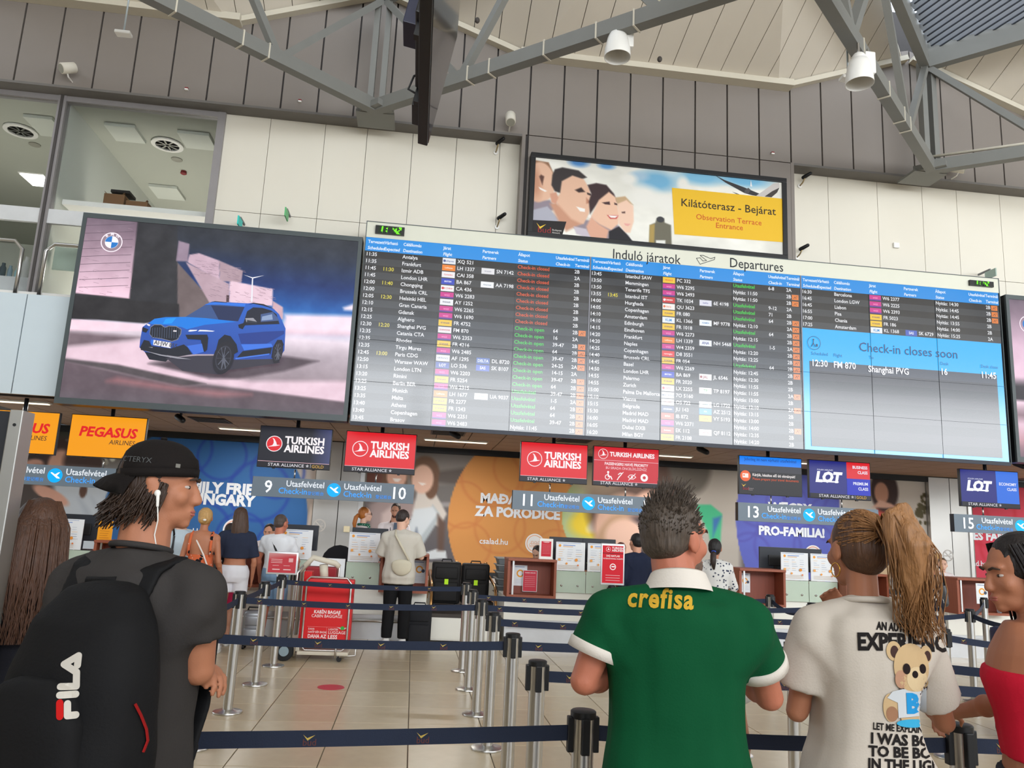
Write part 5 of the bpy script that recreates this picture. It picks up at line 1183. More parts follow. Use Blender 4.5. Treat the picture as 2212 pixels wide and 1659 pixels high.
# papers taped to the hutches
def paper(x, z, wd, h, label, kind, y=YD-.235, base=None):
    t = thing('paper_notice', label, 'notice', (x, y, z-h/2))
    MB().bb(x-wd/2, x+wd/2, y, y+.002, z-h/2, z+h/2).build('sheet', M_PAPER, t)
    f = Flat(y-.0005)
    if kind == 'o':
        f.rect(x-wd*.38, x+wd*.3, z+h*.4, z+h*.43, (120, 140, 180)); f.ring(x, z+h*.1, wd*.27, wd*.1, (236, 160, 50)); f.disc(x+wd*.28, z+h*.04, wd*.13, (70, 80, 100))
        for k in range(3): f.rect(x-wd*.35, x+wd*.35, z-h*(.2+.08*k), z-h*(.19+.08*k), (190, 196, 206))
    elif kind == 'r':
        f.rect(x-wd*.47, x+wd*.47, z-h*.48, z+h*.48, (206, 60, 76)); f.txt('TURKISH AIRLINES', wd*.09, x, z+h*.36, (250, 230, 230), 'CENTER', .02)
        for k in range(6): f.rect(x-wd*.36, x+wd*.36, z+h*(.2-.09*k)-.003, z+h*(.2-.09*k), (240, 190, 196))
    elif kind == 'y':
        f.rect(x-wd/2, x+wd/2, z-h/2, z+h/2, (246, 164, 34))
        for k in range(7): f.rect(x-wd*.34, x+wd*(.3-.05*(k % 3)), z+h*(.36-.1*k)-.005, z+h*(.36-.1*k), (190, 110, 30))
    f.build('print', M_PRINT, t, kind='stuff')
p = at(906, 1237, YD-.14); paper(p[0], p[2], .19, .32, 'white sheet with an orange ring on the hutch of desk 10', 'o', YD+.075)
paper(1.58, .95, .2, .29, 'white sheet with an orange ring inside the hutch of desk 11', 'o', YD+.07)
paper(1.72, .88, .21, .3, 'red and pink leaflet leaning in the hutch of desk 11', 'r', YD+.03)
paper(4.98, .98, .16, .28, 'white sheet with an orange ring in the hutch of desk 13', 'o', YD+.07)
paper(8.6, .98, .19, .3, 'white sheet with an orange ring beside the water bottle', 'o', YD-.225)
paper(at(228, 1150, YD)[0], 1.3, .19, .3, 'yellow leaflet standing on desk 7 beside the capped man', 'y', YD-.02)
# counter cards
def card(x, z0, wd, h, label, y):
    t = thing('counter_card', label, 'sign', (x, y, z0))
    MB().bb(x-wd/2, x+wd/2, y, y+.02, z0, z0+h).build('holder', M_WHITE, t, bevel=.004); MB().bb(x-wd/2, x+wd/2, y-.02, y+.08, z0, z0+.012).build('foot', M_WHITE, t)
    f = Flat(y-.001); f.rect(x-wd*.36, x+wd*.36, z0+h*.13, z0+h*.87, (206, 44, 60)); f.txt('TURKISH', wd*.11, x, z0+h*.8, (250, 235, 235), 'CENTER', .02)
    for k in range(7): f.rect(x-wd*.28, x+wd*.28, z0+h*(.7-.07*k)-.002, z0+h*(.7-.07*k), (236, 180, 186))
    f.build('print', M_PRINT, t, kind='stuff')
p = at(1179, 1208, YD-.05); card(p[0], 1.2, .2, .29, 'white counter card with a red panel on top of desk 11', YD-.05)
# task chairs and grey trays
for x_, lb in ((at(733, 1200, 12.6)[0], 'black task chair behind the white swing gate'), (at(1232, 1200, 12.9)[0], 'black task chair behind desk 11'), (at(1640, 1222, 12.9)[0]+.1, 'black task chair behind desk 13')):
    t = thing('task_chair', lb, 'chair', (x_, 12.6, 0), 'staff chairs')
    zt = at(733, 1180, 12.6)[2]
    MB().ell((x_, 12.6, zt-.25), (.27, .05, .27), nu=18).build('backrest', mat('chair_fabric', (28, 28, 34), .9), t, sm=True)
    MB().ell((x_, 12.82, .5), (.26, .24, .05), nu=18).build('seat', mat('chair_fabric'), t, sm=True)
    MB().cyl((x_, 12.82, .08), (x_, 12.82, .48), .03).build('gas_column', M_BLACK, t)
    MB().beam((x_, 12.64, .5), (x_, 12.62, zt-.3), .06, .02, (0, 1, 0)).build('back_strut', M_BLACK, t)
    for k in range(5):
        a = k*1.2566; MB().beam((x_, 12.82, .08), (x_+.28*math.cos(a), 12.82+.28*math.sin(a), .04), .05, .03).build('base_arm', M_BLACK, t)
        MB().cyl((x_+.28*math.cos(a), 12.8+.28*math.sin(a), .025), (x_+.28*math.cos(a), 12.84+.28*math.sin(a), .025), .025).build('castor', M_BLACK, t)
for sx, n0, zt, Yt in ((at(1100, 1200, 12.6)[0], 6, 1.1, 12.6), (at(1592, 1222, 12.6)[0], 5, 1.06, 12.6)):
    tb = thing('tray_trolley', 'steel trolley stacked with grey trays behind desk %s' % ('11 and the suitcases' if sx < 3 else '13 by the purple mural'), 'trolley', (sx, Yt, 0))
    MB().bb(sx-.22, sx+.22, Yt-.25, Yt+.25, .5, .53).build('deck', M_STEEL, tb)
    for dx in (-.2, .2):
        for dy in (-.22, .22): MB().cyl((sx+dx, Yt+dy, 0), (sx+dx, Yt+dy, .5), .015, n=8).build('leg', M_STEEL, tb)
    for k in range(n0):
        z_ = .53+k*.105; g_ = thing('plastic_tray', 'grey plastic baggage tray, %s of the stack by desk %s' % (('lowest', 'second lowest', 'third', 'fourth', 'fifth', 'top')[k] if n0 == 6 else ('lowest', 'second lowest', 'middle', 'second highest', 'topmost')[k], '11' if sx < 3 else '13'), 'tray', (sx, Yt, z_), 'stacked baggage trays')
        b = MB(); b.rings([[(sx+a*.17, Yt+c*.22, z_) for a, c in ((-1, -1), (1, -1), (1, 1), (-1, 1))], [(sx+a*.2, Yt+c*.25, z_+.098) for a, c in ((-1, -1), (1, -1), (1, 1), (-1, 1))]]); b.build('tub', mat('tray_grey', (120, 126, 130), .5), g_)
        MB().bb(sx-.215, sx+.215, Yt-.265, Yt+.265, z_+.085, z_+.1).build('rim', mat('tray_rim', (150, 156, 158), .5), g_)

# ================================================================ baggage conveyors between the desks
def conveyor(x0, x1, label):
    t = thing('baggage_conveyor', label, 'conveyor', ((x0+x1)/2, 12.4, 0), 'baggage conveyors')
    MB().bb(x0, x1, YD+.02, 13.6, .02, .3).build('body', M_DESKW, t)
    MB().bb(x0-.0, x1+.0, YD+.0, YD+.02, .04, .33).build('front_plate', M_DESKW, t)
    b = MB(); b.add([(x0+.03, YD+.05, .305), (x1-.03, YD+.05, .305), (x1-.03, 12.2, .34), (x0+.03, 12.2, .34), (x1-.03, 13.6, .42), (x0+.03, 13.6, .42)], [(0, 1, 2, 3), (3, 2, 4, 5)])
    b.build('belt', mat('conveyor_belt', (62, 54, 48), .8, bump=.3, bscale=90), t)
    for x_ in (x0+.03, x1-.03):
        MB().tube([(x_, YD+.3, .32), (x_, YD+.45, .62), (x_, YD+.6, .74), (x_, 13.5, .86), (x_, 13.55, .4)], .022, 8).build('side_rail', mat('brass_rail', (170, 128, 80), .3, metal=.9), t, sm=True)
        MB().bb(x_-.01, x_+.01, 12.0, 13.5, .34, .5).build('side_guard', M_STEEL, t)
    return t
conveyor(.3, 1.31, 'baggage conveyor with two black suitcases between desks 10 and 11'); conveyor(3.75, 4.72, 'baggage conveyor between desks 12 and 13'); conveyor(7.15, 8.15, 'baggage conveyor between desks 14 and 15')
o = MB().bb(-2.6, 10.5, 14.6, 15.9, 0, .62).build('collector_belt', mat('collector_white', (196, 198, 198), .4), loc=(4, 15, 0), label='long white collector conveyor housing in front of the murals', cat='conveyor')
for px_ in (985, 1048):   # upright guard posts behind the cases
    p = at(px_, 1250, 13.5); q = at(px_, 1330, 13.5); t = thing('guard_post', 'brass coloured guard post %s the suitcases on the conveyor' % ('between' if px_ < 1000 else 'right of'), 'post', (p[0], 13.5, .4))
    MB().tube([(p[0], 13.5, .4), (p[0], 13.5, 1.0)], .04, 12).build('tube', mat('brass_rail'), t, sm=True); MB().ell((p[0], 13.5, 1.0), (.04, .04, .03)).build('cap', mat('brass_rail'), t, sm=True)

def suitcase(x, y, z, w_, d_, h_, label, mt_, tag_=None, cat='suitcase', grp=None, handle=False):
    t = thing('suitcase', label, cat, (x, y, z), grp)
    MB().bb(x-w_/2, x+w_/2, y-d_/2, y+d_/2, z+.04, z+h_).build('shell', mt_, t, bevel=.045, sm=True)
    MB().bb(x-w_*.4, x+w_*.4, y-d_/2-.03, y-d_/2+.03, z+h_*.12, z+h_*.55).build('front_pocket', mt_, t, bevel=.02, sm=True)
    MB().bb(x-w_*.38, x+w_*.38, y-d_/2-.02, y-d_/2+.02, z+h_*.62, z+h_*.88).build('top_pocket', mt_, t, bevel=.015, sm=True)
    MB().tube([(x-.08, y, z+h_), (x-.07, y, z+h_+.035), (x+.07, y, z+h_+.035), (x+.08, y, z+h_)], .011, 6).build('carry_handle', M_BLACK, t, sm=True)
    if handle: MB().tube([(x-.1, y+d_*.4, z+h_), (x-.1, y+d_*.4, z+h_+.35), (x+.1, y+d_*.4, z+h_+.35), (x+.1, y+d_*.4, z+h_)], .01, 6).build('pull_handle', M_STEEL, t, sm=True)
    for sx in (-1, 1):
        for sy in (-1, 1): MB().cyl((x+sx*w_*.36-.012, y+sy*d_*.3, z+.025), (x+sx*w_*.36+.012, y+sy*d_*.3, z+.025), .025, n=10).build('wheel', M_BLACK, t)
    if tag_: MB().bb(x-.03, x+.03, y-d_/2-.04, y-d_/2-.033, z+h_*.5, z+h_*.62).build('luggage_tag', mat('lime_tag', tag_, .5, emit=.2), t)
    return t
M_CASE = mat('black_nylon', (30, 28, 28), .7, bump=.15, bscale=120)
M_CASEB = mat('brown_black_nylon', (58, 44, 32), .7, bump=.15, bscale=120)
suitcase(.57, 12.75, .365, .46, .3, .68, 'black suitcase with a lime tag on the conveyor by desk 10', M_CASE, (190, 240, 20), grp='suitcases on the conveyor')
suitcase(1.04, 12.85, .37, .44, .3, .66, 'plain black suitcase on the conveyor nearest desk 11', M_CASE, (225, 225, 220), grp='suitcases on the conveyor')
# dark backpack case standing beside the customer's feet
suitcase(.16, 11.05, 0, .34, .24, .52, 'black wheeled bag standing beside the beige shirted customer', mat('black_bag_cloth', (24, 25, 30), .8, bump=.2), None, 'bag')

# ================================================================ queue posts and belts
M_BELT = mat('navy_webbing', (30, 40, 62), .8, vary=.1, bump=.1, bscale=200)
posts = {}
PT = thing('queue_post', 'x', 'stanchion', (0, 0, 0), 'belt stanchions of the queue')
MB().lathe([(0, 0), (.118, 0), (.12, .006), (.117, .014), (.06, .02), (.046, .03), (.0, .03)], (0, 0, 0), 28).build('base', M_STEEL, PT, angle=40)
MB().lathe([(.0, .03), (.04, .02), (.04, .955), (.0, .955)], (0, 0, 0), 24).build('tube', M_STEEL, PT, angle=40)
b = MB(); b.lathe([(.0, .95), (.046, .95), (.046, .972), (.041, .976), (0, .976)], (0, 0, 0), 24); b.build('cap', M_BLACK, PT, angle=40)
for k in range(4):
    a = k*math.pi/2; c, s = math.cos(a), math.sin(a)
    MB().box((c*.044, s*.044, .895), (.026 if abs(c) > .5 else .03, .03 if abs(c) > .5 else .026, .12)).build('belt_clip', M_BLACK, PT, bevel=.004)
COLX = {'A': -1.42, 'B': .65, 'C': 2.54, 'D': 4.31, 'E': 6.15, 'F': 7.95}
where = {'A': 'left row by the capped man', 'B': 'middle row left of the green shirt', 'C': 'row behind the green shirt', 'D': 'row behind the white shirt', 'E': 'row at right', 'F': 'last row at right'}
ORD = ['nearest', 'second nearest', 'third nearest', 'fourth nearest', 'fifth nearest', 'sixth nearest', 'seventh nearest', 'farthest']
GRID = {'A': [4.92, 6.0, 7.05, 8.19, 9.2, 10.24], 'B': [2.9, 3.95, 4.92, 6.1, 7.15, 8.2, 9.2], 'C': [3.95, 5.1, 6.02, 7.15, 8.2, 9.2], 'D': [3.95, 6.06, 7.15, 8.2, 9.2], 'E': [6.05, 7.15, 8.2, 9.2], 'F': [10.3]}
first = True
for c, ys in GRID.items():
    for i, y in enumerate(ys):
        o = PT if first else clone(PT); first = False
        o.location = (COLX[c], y, 0)
        o['label'] = 'steel queue post, ' + (('the only one in the ' if len(ys) == 1 else ORD[i]+' in the ')+where[c] if i < len(ys)-1 or len(ys) == 1 else 'farthest in the '+where[c])
        posts[c, y] = o
NEAR = clone(PT, loc=(2.04, 2.81, 0), label='steel queue post under the hand of the woman in red')
NEAR2 = clone(PT, loc=(3.75, 2.85, 0), label='steel queue post beyond the right edge behind the woman in red')
def belt(p, q, label, sag=.012, z=.9):
    p = np.array((p[0], p[1], z)); q = np.array((q[0], q[1], z)); d = q-p; L_ = np.linalg.norm(d); d /= L_; p = p+d*.05; q = q-d*.05
    t = thing('queue_belt', label, 'belt', ((p[0]+q[0])/2, (p[1]+q[1])/2, z), 'navy queue belts')
    n_ = 12; hw = .026; nn = np.array((-d[1], d[0], 0))
    if nn[1] > 0: nn = -nn
    P = [p+(q-p)*k/n_-np.array((0, 0, sag*4*(k/n_)*(1-k/n_))) for k in range(n_+1)]
    b = MB()
    b.rings([[c+nn*.0012+(0, 0, hw), c+nn*.0012-(0, 0, hw), c-nn*.0012-(0, 0, hw), c-nn*.0012+(0, 0, hw)] for c in P])
    b.build('webbing', M_BELT, t)
    f = MB(); x = .12; u = -np.cross(nn, (0, 0, 1.))
    if u[0] < 0: u = -u
    while x < L_-.25:
        k = x/L_*n_; i = min(int(k), n_-1); c = P[i]+(P[i+1]-P[i])*(k-i)+nn*.002
        s = .04
        f.cur = (196, 170, 84); f.ngon([c+u*a*s+np.array((0, 0, 1))*b_*s for a, b_ in ((-.5, .34), (-.14, .06), (.5, .3), (-.1, -.14))])
        f.cur = (92, 52, 50); f.text('bud', .03, c+u*-.02+np.array((0, 0, -.021)), u=u, v=(0, 0, 1), bold=.01)
        x += .39
    f.build('printed_logo', M_PRINT, t, kind='stuff')
RN = {'A': 'left', 'B': 'middle', 'C': 'green shirt', 'D': 'white shirt', 'E': 'right'}
def bl(c0, y0, c1, y1, lab, **k): belt((COLX[c0], y0), (COLX[c1], y1), lab, **k)
NEAR0 = clone(PT, loc=(-1.95, 2.62, 0), label='steel queue post beyond the left border in front of the black board')
belt((-1.95, 2.62), (COLX['B'], 2.9), 'nearest wide navy belt crossing the bottom of the photo left of the green shirt')
bl('A', 4.92, 'B', 4.92, 'navy belt in front of the red luggage gauge at its lower edge', sag=.02)
bl('A', 7.05, 'B', 7.15, 'navy belt crossing the upper edge of the red luggage gauge', sag=.02)
bl('A', 9.2, 'B', 9.2, 'farthest navy belt between the left and middle posts', sag=.02)
bl('A', 6.0, 'A', 7.05, 'slanting navy belt joining the two left posts nearest the capped man'); bl('A', 8.19, 'A', 9.2, 'slanting navy belt joining left posts behind the white shorts'); bl('A', 7.05, 'A', 8.19, 'slanting navy belt between the left posts beside the white shorts')
for y0, y1, lb in ((8.2, 8.2, 'upper'), (7.15, 7.15, 'second'), (6.1, 6.02, 'third'), (4.92, 5.1, 'fourth'), (3.95, 3.95, 'lowest')):
    bl('B', y0, 'C', y1, '%s of the five navy belts running right from the middle posts behind the green sleeve' % lb)
belt((COLX['B'], 2.9), (2.04, 2.81), 'near navy belt between the green shirt and the white shirt'); belt((2.04, 2.81), (3.75, 2.85), 'near navy belt under the arm of the woman in red')
for y0, y1, lb in ((9.2, 9.2, 'upper'), (8.2, 8.2, 'second'), (7.15, 7.15, 'third'), (6.02, 6.06, 'fourth'), (3.95, 3.95, 'lowest')):
    bl('C', y0, 'D', y1, '%s of the five navy belts between the green shirt and the white shirt' % lb, sag=.03)
bl('C', 5.1, 'D', 3.95, 'navy belt slanting toward the viewer behind the white shirt')
for y0, lb in ((8.2, 'upper'), (6.06, 'lower')):
    bl('D', y0, 'E', y0 if y0 > 7 else 6.05, '%s navy belt right of the patterned dress' % lb, sag=.06)
bl('E', 8.2, 'E', 7.15, 'navy belt between right posts going toward the viewer', sag=.05); bl('D', 9.2, 'D', 8.2, 'navy belt sagging between the far posts behind the white shirt', sag=.08); bl('E', 8.2, 'F', 10.3, 'navy belt reaching the farthest right post', sag=.04)

# ---- framed notices mounted on queue posts
def post_sign(x, y, w_, h_, zb, label, paint, tilt=0):
    t = thing('post_sign', label, 'sign', (x, y, zb))
    MB().bb(x-w_/2, x+w_/2, y-.012, y+.012, zb, zb+h_).build('frame', mat('silver_frame', (214, 216, 220), .35, metal=.4), t, bevel=.01, sm=True)
    f = Flat(y-.014); paint(f, x, zb, w_, h_); f.build('poster', M_PRINT, t, kind='stuff')
    MB().bb(x-.03, x+.03, y+.012, y+.03, zb-.06, zb+.1).build('socket', M_BLACK, t)
    return t
def red1(f, x, z, w_, h_):
    f.rect(x-w_*.44, x+w_*.44, z+h_*.08, z+h_*.92, (196, 62, 72)); f.lay((206, 150, 150)); k = len(f.v); f.ngon([(x-w_*.44, f.Y, z+h_*.92), (x-w_*.44, f.Y, z+h_*.6), (x+w_*.44, f.Y, z+h_*.8), (x+w_*.44, f.Y, z+h_*.92)]); f.c[k+1] = f.c[k+2] = (196, 62, 72)  # pale wedge fading into the red is a painted reflection
    for k in range(3): f.rect(x-w_*.36, x+w_*.0, z+h_*(.66-.07*k), z+h_*(.64-.07*k), (240, 200, 200))
    f.rect(x+w_*.2, x+w_*.34, z+h_*.55, z+h_*.72, (230, 170, 172))
    for s in (-.3, .05): f.rect(x+w_*s, x+w_*(s+.24), z+h_*.2, z+h_*.24, (240, 206, 206)); f.rect(x+w_*s, x+w_*(s+.2), z+h_*.38, z+h_*.4, (236, 180, 182))
p = at(611, 1221, 9.15); post_sign(-1.42, 9.14, .34, .25, .985, 'silver framed red notice on a queue post beside the man in white', red1)
def red2(f, x, z, w_, h_):
    f.rect(x-w_*.44, x+w_*.44, z+h_*.05, z+h_*.95, (206, 24, 42)); f.rect(x-w_*.44, x+w_*.44, z+h_*.755, z+h_*.77, (90, 10, 20)); bird(f, x-w_*.2, z+h_*.86, w_*.1)
    f.txt('TURKISH', w_*.12, x-w_*.05, z+h_*.87, (250, 240, 240), bold=.02); f.txt('AIRLINES', w_*.12, x-w_*.05, z+h_*.81, (250, 240, 240), bold=.02)
    f.txt('DIŞ HATLAR', w_*.1, x, z+h_*.68, (250, 235, 235), 'CENTER', .02); f.txt('INTERNATIONAL FLIGHTS', w_*.07, x, z+h_*.62, (250, 235, 235), 'CENTER', .01); f.ring(x, z+h_*.44, w_*.13, w_*.035, (250, 235, 235)); f.rect(x-w_*.06, x+w_*.08, z+h_*.43, z+h_*.46, (250, 235, 235))
    for k in range(3): f.rect(x-w_*.3, x+w_*.3, z+h_*(.24-.06*k), z+h_*(.23-.06*k), (240, 190, 195))
p = at(1341, 1240, 9.2)
t = post_sign(p[0], 9.6, .3, .5, .985, 'tall red airline poster in a silver frame left of the green collar', red2)
cp = clone(PT, loc=(p[0], 9.62, 0), label='steel queue post carrying the tall red airline poster')

# ---- cabin luggage gauge on its trolley
gx, gy = -.95, 9.72
t = thing('luggage_gauge', 'red cabin baggage gauge on a cream wheeled trolley in the queue', 'luggage gauge', (gx, gy, 0))
M_RED = mat('gauge_red', (214, 26, 30), .4, vary=.03); M_CREAM = mat('trolley_cream', (214, 206, 188), .5)
MB().bb(gx-.27, gx+.3, gy-.1, gy+.12, .17, .92).build('bin', M_RED, t, bevel=.02)
MB().bb(gx-.29, gx-.2, gy-.06, gy+.14, .2, 1.0).build('side_panel', M_RED, t, bevel=.01); 
f = Flat(gy-.1015); f.txt('KABİN BAGAJI', .052, gx+.02, .53, (250, 235, 235), 'CENTER', .026, xs=.9); f.txt('CABIN BAGGAGE', .05, gx+.02, .485, (250, 225, 225), 'CENTER', .006, xs=.9)
f.line([(gx-.19, .38), (gx+.25, .38)], .003, (240, 140, 140)); f.line([(gx+.03, .38), (gx+.03, .22)], .003, (240, 140, 140))
for tx, zz, s_, bo in (('DAHA', .345, .03, .01), ('HAFİF BİR BAGAJ', .31, .032, .008), ('DAHA AZ', .255, .056, .03)): f.txt(tx, s_, gx-.18, zz, (250, 225, 225), 'LEFT', bo, xs=.85)
for tx, zz, s_, bo in (('LIGHTER', .345, .03, .01), ('LUGGAGE', .305, .046, .006), ('LESS', .25, .06, .03)): f.txt(tx, s_, gx+.05, zz, (250, 225, 225), 'LEFT', bo, xs=.95)
f.poly([(gx+.14, .385), (gx+.18, .375), (gx+.24, .375), (gx+.28, .385), (gx+.23, .36), (gx+.19, .36)], (220, 230, 225)); f.disc(gx+.21, .372, .022, (60, 170, 70))
f.build('print', M_PRINT, t, kind='stuff')
MB().tube([(gx-.24, gy-.12, .16), (gx-.24, gy-.12, .9), (gx-.2, gy-.12, .94), (gx+.22, gy-.12, .94), (gx+.27, gy-.12, .88), (gx+.27, gy-.12, .16), (gx+.22, gy-.12, .12), (gx-.2, gy-.12, .12)], .012, 8, closed=True).build('front_hoop', M_STEEL, t, sm=True)
MB().bb(gx-.28, gx+.3, gy-.16, gy+.3, .07, .11).build('deck', M_CREAM, t, bevel=.01)
MB().tube([(gx-.3, gy-.2, .06), (gx-.3, gy-.2, .17), (gx-.26, gy-.2, .19), (gx+.12, gy-.2, .19), (gx+.16, gy-.2, .17), (gx+.16, gy-.2, .05)], .011, 8).build('bumper_hoop', M_STEEL, t, sm=True)
MB().tube([(gx+.2, gy-.15, .06), (gx+.38, gy-.1, .07), (gx+.38, gy-.1, .2), (gx+.3, gy-.05, .22)], .011, 8).build('side_hoop', M_STEEL, t, sm=True)
for s in (-1, 1): MB().tube([(gx-.36, gy+.05+s*.16, .12), (gx-.36, gy+.05+s*.16, .98), (gx-.3, gy+.05+s*.12, 1.06)], .014, 8).build('upright', M_STEEL, t, sm=True)
MB().bb(gx-.42, gx-.26, gy-.12, gy+.24, .1, .24).build('wheel_bracket', M_CREAM, t, bevel=.01)
for sy in (-.16, .26):
    w_ = MB().lathe([(.0, -.025), (.1, -.025), (.108, -.018), (.108, .018), (.1, .025), (0, .025)], (gx-.42, gy+sy, .108), 24, 'y').build('wheel', mat('rubber_tyre', (34, 36, 38), .8), t, angle=40)
    MB().lathe([(0, -.03), (.055, -.03), (.055, .03), (0, .03)], (gx-.42, gy+sy, .108), 18, 'y').build('hub', mat('hub_blue_grey', (150, 170, 180), .4), w_, angle=40)
for sy in (-.12, .24): MB().lathe([(0, -.012), (.03, -.012), (.03, .012), (0, .012)], (gx+.2, gy+sy, .03), 14, 'y').build('castor', M_BLACK, t)
b = MB(); b.tube([(gx-.34, gy-.05, 1.0), (gx-.2, gy-.05, 1.16), (gx+.06, gy-.02, 1.1), (gx+.1, gy, 1.06)], .035, 10); b.build('push_handle', M_CREAM, t, sm=True)
MB().cyl((gx-.06, gy+.02, .9), (gx-.08, gy, 1.08), .05).build('handle_post', M_CREAM, t, sm=True)
# a second red gauge standing behind it
g2 = thing('luggage_gauge', 'darker red luggage gauge half hidden behind the trolley handle', 'luggage gauge', (-1.12, 10.7, 0))
MB().bb(-1.35, -.95, 10.6, 10.85, .2, 1.0).build('bin', mat('gauge_dark_red', (150, 22, 34), .45), g2, bevel=.02)
for s in (-1.38, -.92): MB().tube([(s, 10.58, 0.03), (s, 10.58, 1.02), (s+.04*(1 if s < -1.1 else -1), 10.58, 1.05)], .013, 8).build('upright', M_STEEL, g2, sm=True)
MB().bb(-1.38, -.92, 10.56, 10.9, .03, .1).build('deck', M_CREAM, g2, bevel=.01)
for sx_ in (-1.34, -.96):
    for sy in (10.6, 10.86): MB().cyl((sx_-.012, sy, .03), (sx_+.012, sy, .03), .03, n=12).build('castor', M_BLACK, g2)

# ================================================================ lamps, speakers, sensors, cameras
def pendant(P, label):
    P = np.array(P); t = thing('spot_lamp', label, 'lamp', (P[0], P[1], P[2]-.42), 'white bell lamps on the trusses')
    b = MB(); b.lathe([(.06, 0), (.105, -.03), (.128, -.09), (.155, -.23), (.163, -.34), (.157, -.34), (.148, -.23), (.12, -.09), (.095, -.045), (0, -.045)], P, 28); b.build('bell', mat('lamp_white', (236, 234, 228), .35, vary=.02), t, angle=50)
    MB().lathe([(.0, .05), (.06, .05), (.08, .02), (.08, -.02), (.0, -.02)], P, 20).build('cap', M_WHITE, t, angle=40)
    MB().bb(P[0]+.06, P[0]+.19, P[1]-.05, P[1]+.05, P[2]-.2, P[2]+.08).build('gear_box', M_WHITE, t, bevel=.015)
    MB().cyl(P+(0, 0, .04), P+(0, 0, .2), .018, n=8).build('hook', M_STEEL, t); MB().cyl(P+(.12, 0, .07), P+(.12, 0, .14), .012, n=8).build('hook', M_STEEL, t)
    MB().ell(P+(0, 0, -.16), (.05, .05, .07)).build('bulb', mat('frosted_bulb', (240, 236, 225), .4), t, sm=True)
pendant(at(1335, 70, 8.42), 'white bell lamp under the truss right of the hanging screen')
pendant(at(1855, 126, 7.95), 'white bell lamp under the truss at upper right')
def wifi(px_, py, Y, top, label):
    p = at(px_, py, Y); t = thing('wireless_antenna', label, 'antenna', p)
    MB().cyl((p[0], p[1], p[2]+.01), (p[0], p[1], top), .012, n=8).build('drop_rod', mat('pale_rod', (176, 186, 190), .4, metal=.5), t, sm=True)
    MB().bb(p[0]-.1, p[0]+.1, p[1]-.06, p[1]+.06, p[2]-.035, p[2]+.01).build('unit', M_WHITE, t, bevel=.012)
wifi(267, 71, 10.0, 10.02, 'flat white antenna hanging on a rod at upper left'); wifi(1832, 168, 8.4, 8.4, 'flat white antenna hanging beside the right bell lamp')
def speaker(px_, py, label, ax):
    p = at(px_, py, YW-.2); t = thing('wall_speaker', label, 'speaker', p, 'white wall speakers')
    a = np.array(ax, float); a /= np.linalg.norm(a)
    MB().tube([p-a*.11, p-a*.1, p+a*.1, p+a*.11], [.075, .085, .085, .075], 18).build('body', mat('speaker_white', (214, 208, 194), .5), t, sm=True)
    MB().tube([p+a*.11, p+a*.113], .07, 18).build('grille', mat('speaker_grille'), t)
    MB().tube([p-(0, 0, .08), p+(0, .05, -.12), p+(0, .2, -.12)], .012, 6).build('bracket', M_WHITE, t)
speaker(147, 147, 'round white wall speaker above the office windows', (-.6, -.6, -.5)); speaker(1103, 256, 'round white wall speaker above the cream panels', (0, -.5, -.9)); speaker(2070, 363, 'round white wall speaker under the right truss', (.7, -.5, -.3))
def cctv(px_, py, label, dark=True):
    p = at(px_, py, YR-.16); t = thing('wall_camera', label, 'camera', p, 'small wall cameras')
    MB().cone(p+(-.04, .03, -.02), p+(.05, -.05, .03), .035, .03).build('body', M_BLACK, t, sm=True)
    MB().tube([p+(-.02, .0, -.02), p+(-.04, .06, -.1), p+(-.05, .15, -.13)], .012, 6).build('arm', mat('brass_arm', (160, 140, 100), .4, metal=.5), t, sm=True)
    MB().cyl(p+(-.05, .14, -.13), p+(-.05, .158, -.13), .04, n=14).build('base', M_WHITE, t)
cctv(1080, 306, 'small black camera near the top of the cream panels left of the terrace sign'); cctv(1083, 468, 'small black camera near the board left of the terrace sign'); cctv(1742, 380, 'small black camera near the top of the cream panels right of the terrace sign'); cctv(1736, 535, 'small black camera low on the cream panels right of the terrace sign')
p = at(1936, 530, YR-.02); MB().box((p[0], YR-.02, p[2]), (.11, .04, .1)).build('wall_sensor', M_WHITE, loc=p, label='small white sensor box on the cream panels at right', cat='sensor', bevel=.012)
for px_, py, lb in ((403, 192, 'tiny red and white sensor on the grey panels above the office window'), (648, 218, 'tiny red and white sensor on the grey panels left of the hanging screen'), (1669, 331, 'tiny red and white sensor above the terrace sign')):
    p = at(px_, py, YW-.02); t = thing('wall_sensor', lb, 'sensor', p); MB().bb(p[0]-.025, p[0]+.025, YW-.04, YW-.001, p[2]-.025, p[2]+.0).build('body', M_WHITE, t); MB().bb(p[0]-.025, p[0]+.025, YW-.04, YW-.001, p[2], p[2]+.02).build('top', mat('alarm_red'), t)
# small projecting exit signs seen edge-on above the screens
for px_, py, lb, c in ((619, 463, 'small green exit sign projecting from the wall above the car screen', (90, 170, 110)), (518, 481, 'tiny teal exit sign just above the car screen', (40, 190, 180)), (2140, 592, 'small exit sign projecting above the right clock', (150, 170, 160))):
    p = at(px_, py, YR-.3); t = thing('exit_sign', lb, 'sign', p)
    MB().box(p, (.02, .26, .14)).build('plate', mat('exit_plate_%d' % px_, c, .5, emit=.15), t); MB().bb(p[0]-.012, p[0]+.012, YR-.3, YR, p[2]+.07, p[2]+.1).build('arm', mat('grey_arm', (120, 122, 124)), t)
for px_, py, lb in ((1031, 44, 'dark sprinkler dot on the sloping roof left'), (1425, 128, 'dark sprinkler dot on the sloping roof near the left bell lamp')):
    p = at(px_, py, 11.0); MB().ell((p[0], p[1], p[2]), (.04, .04, .05)).build('sprinkler', mat('sprinkler_dark', (70, 64, 60)), loc=p, label=lb, cat='sprinkler', sm=True)

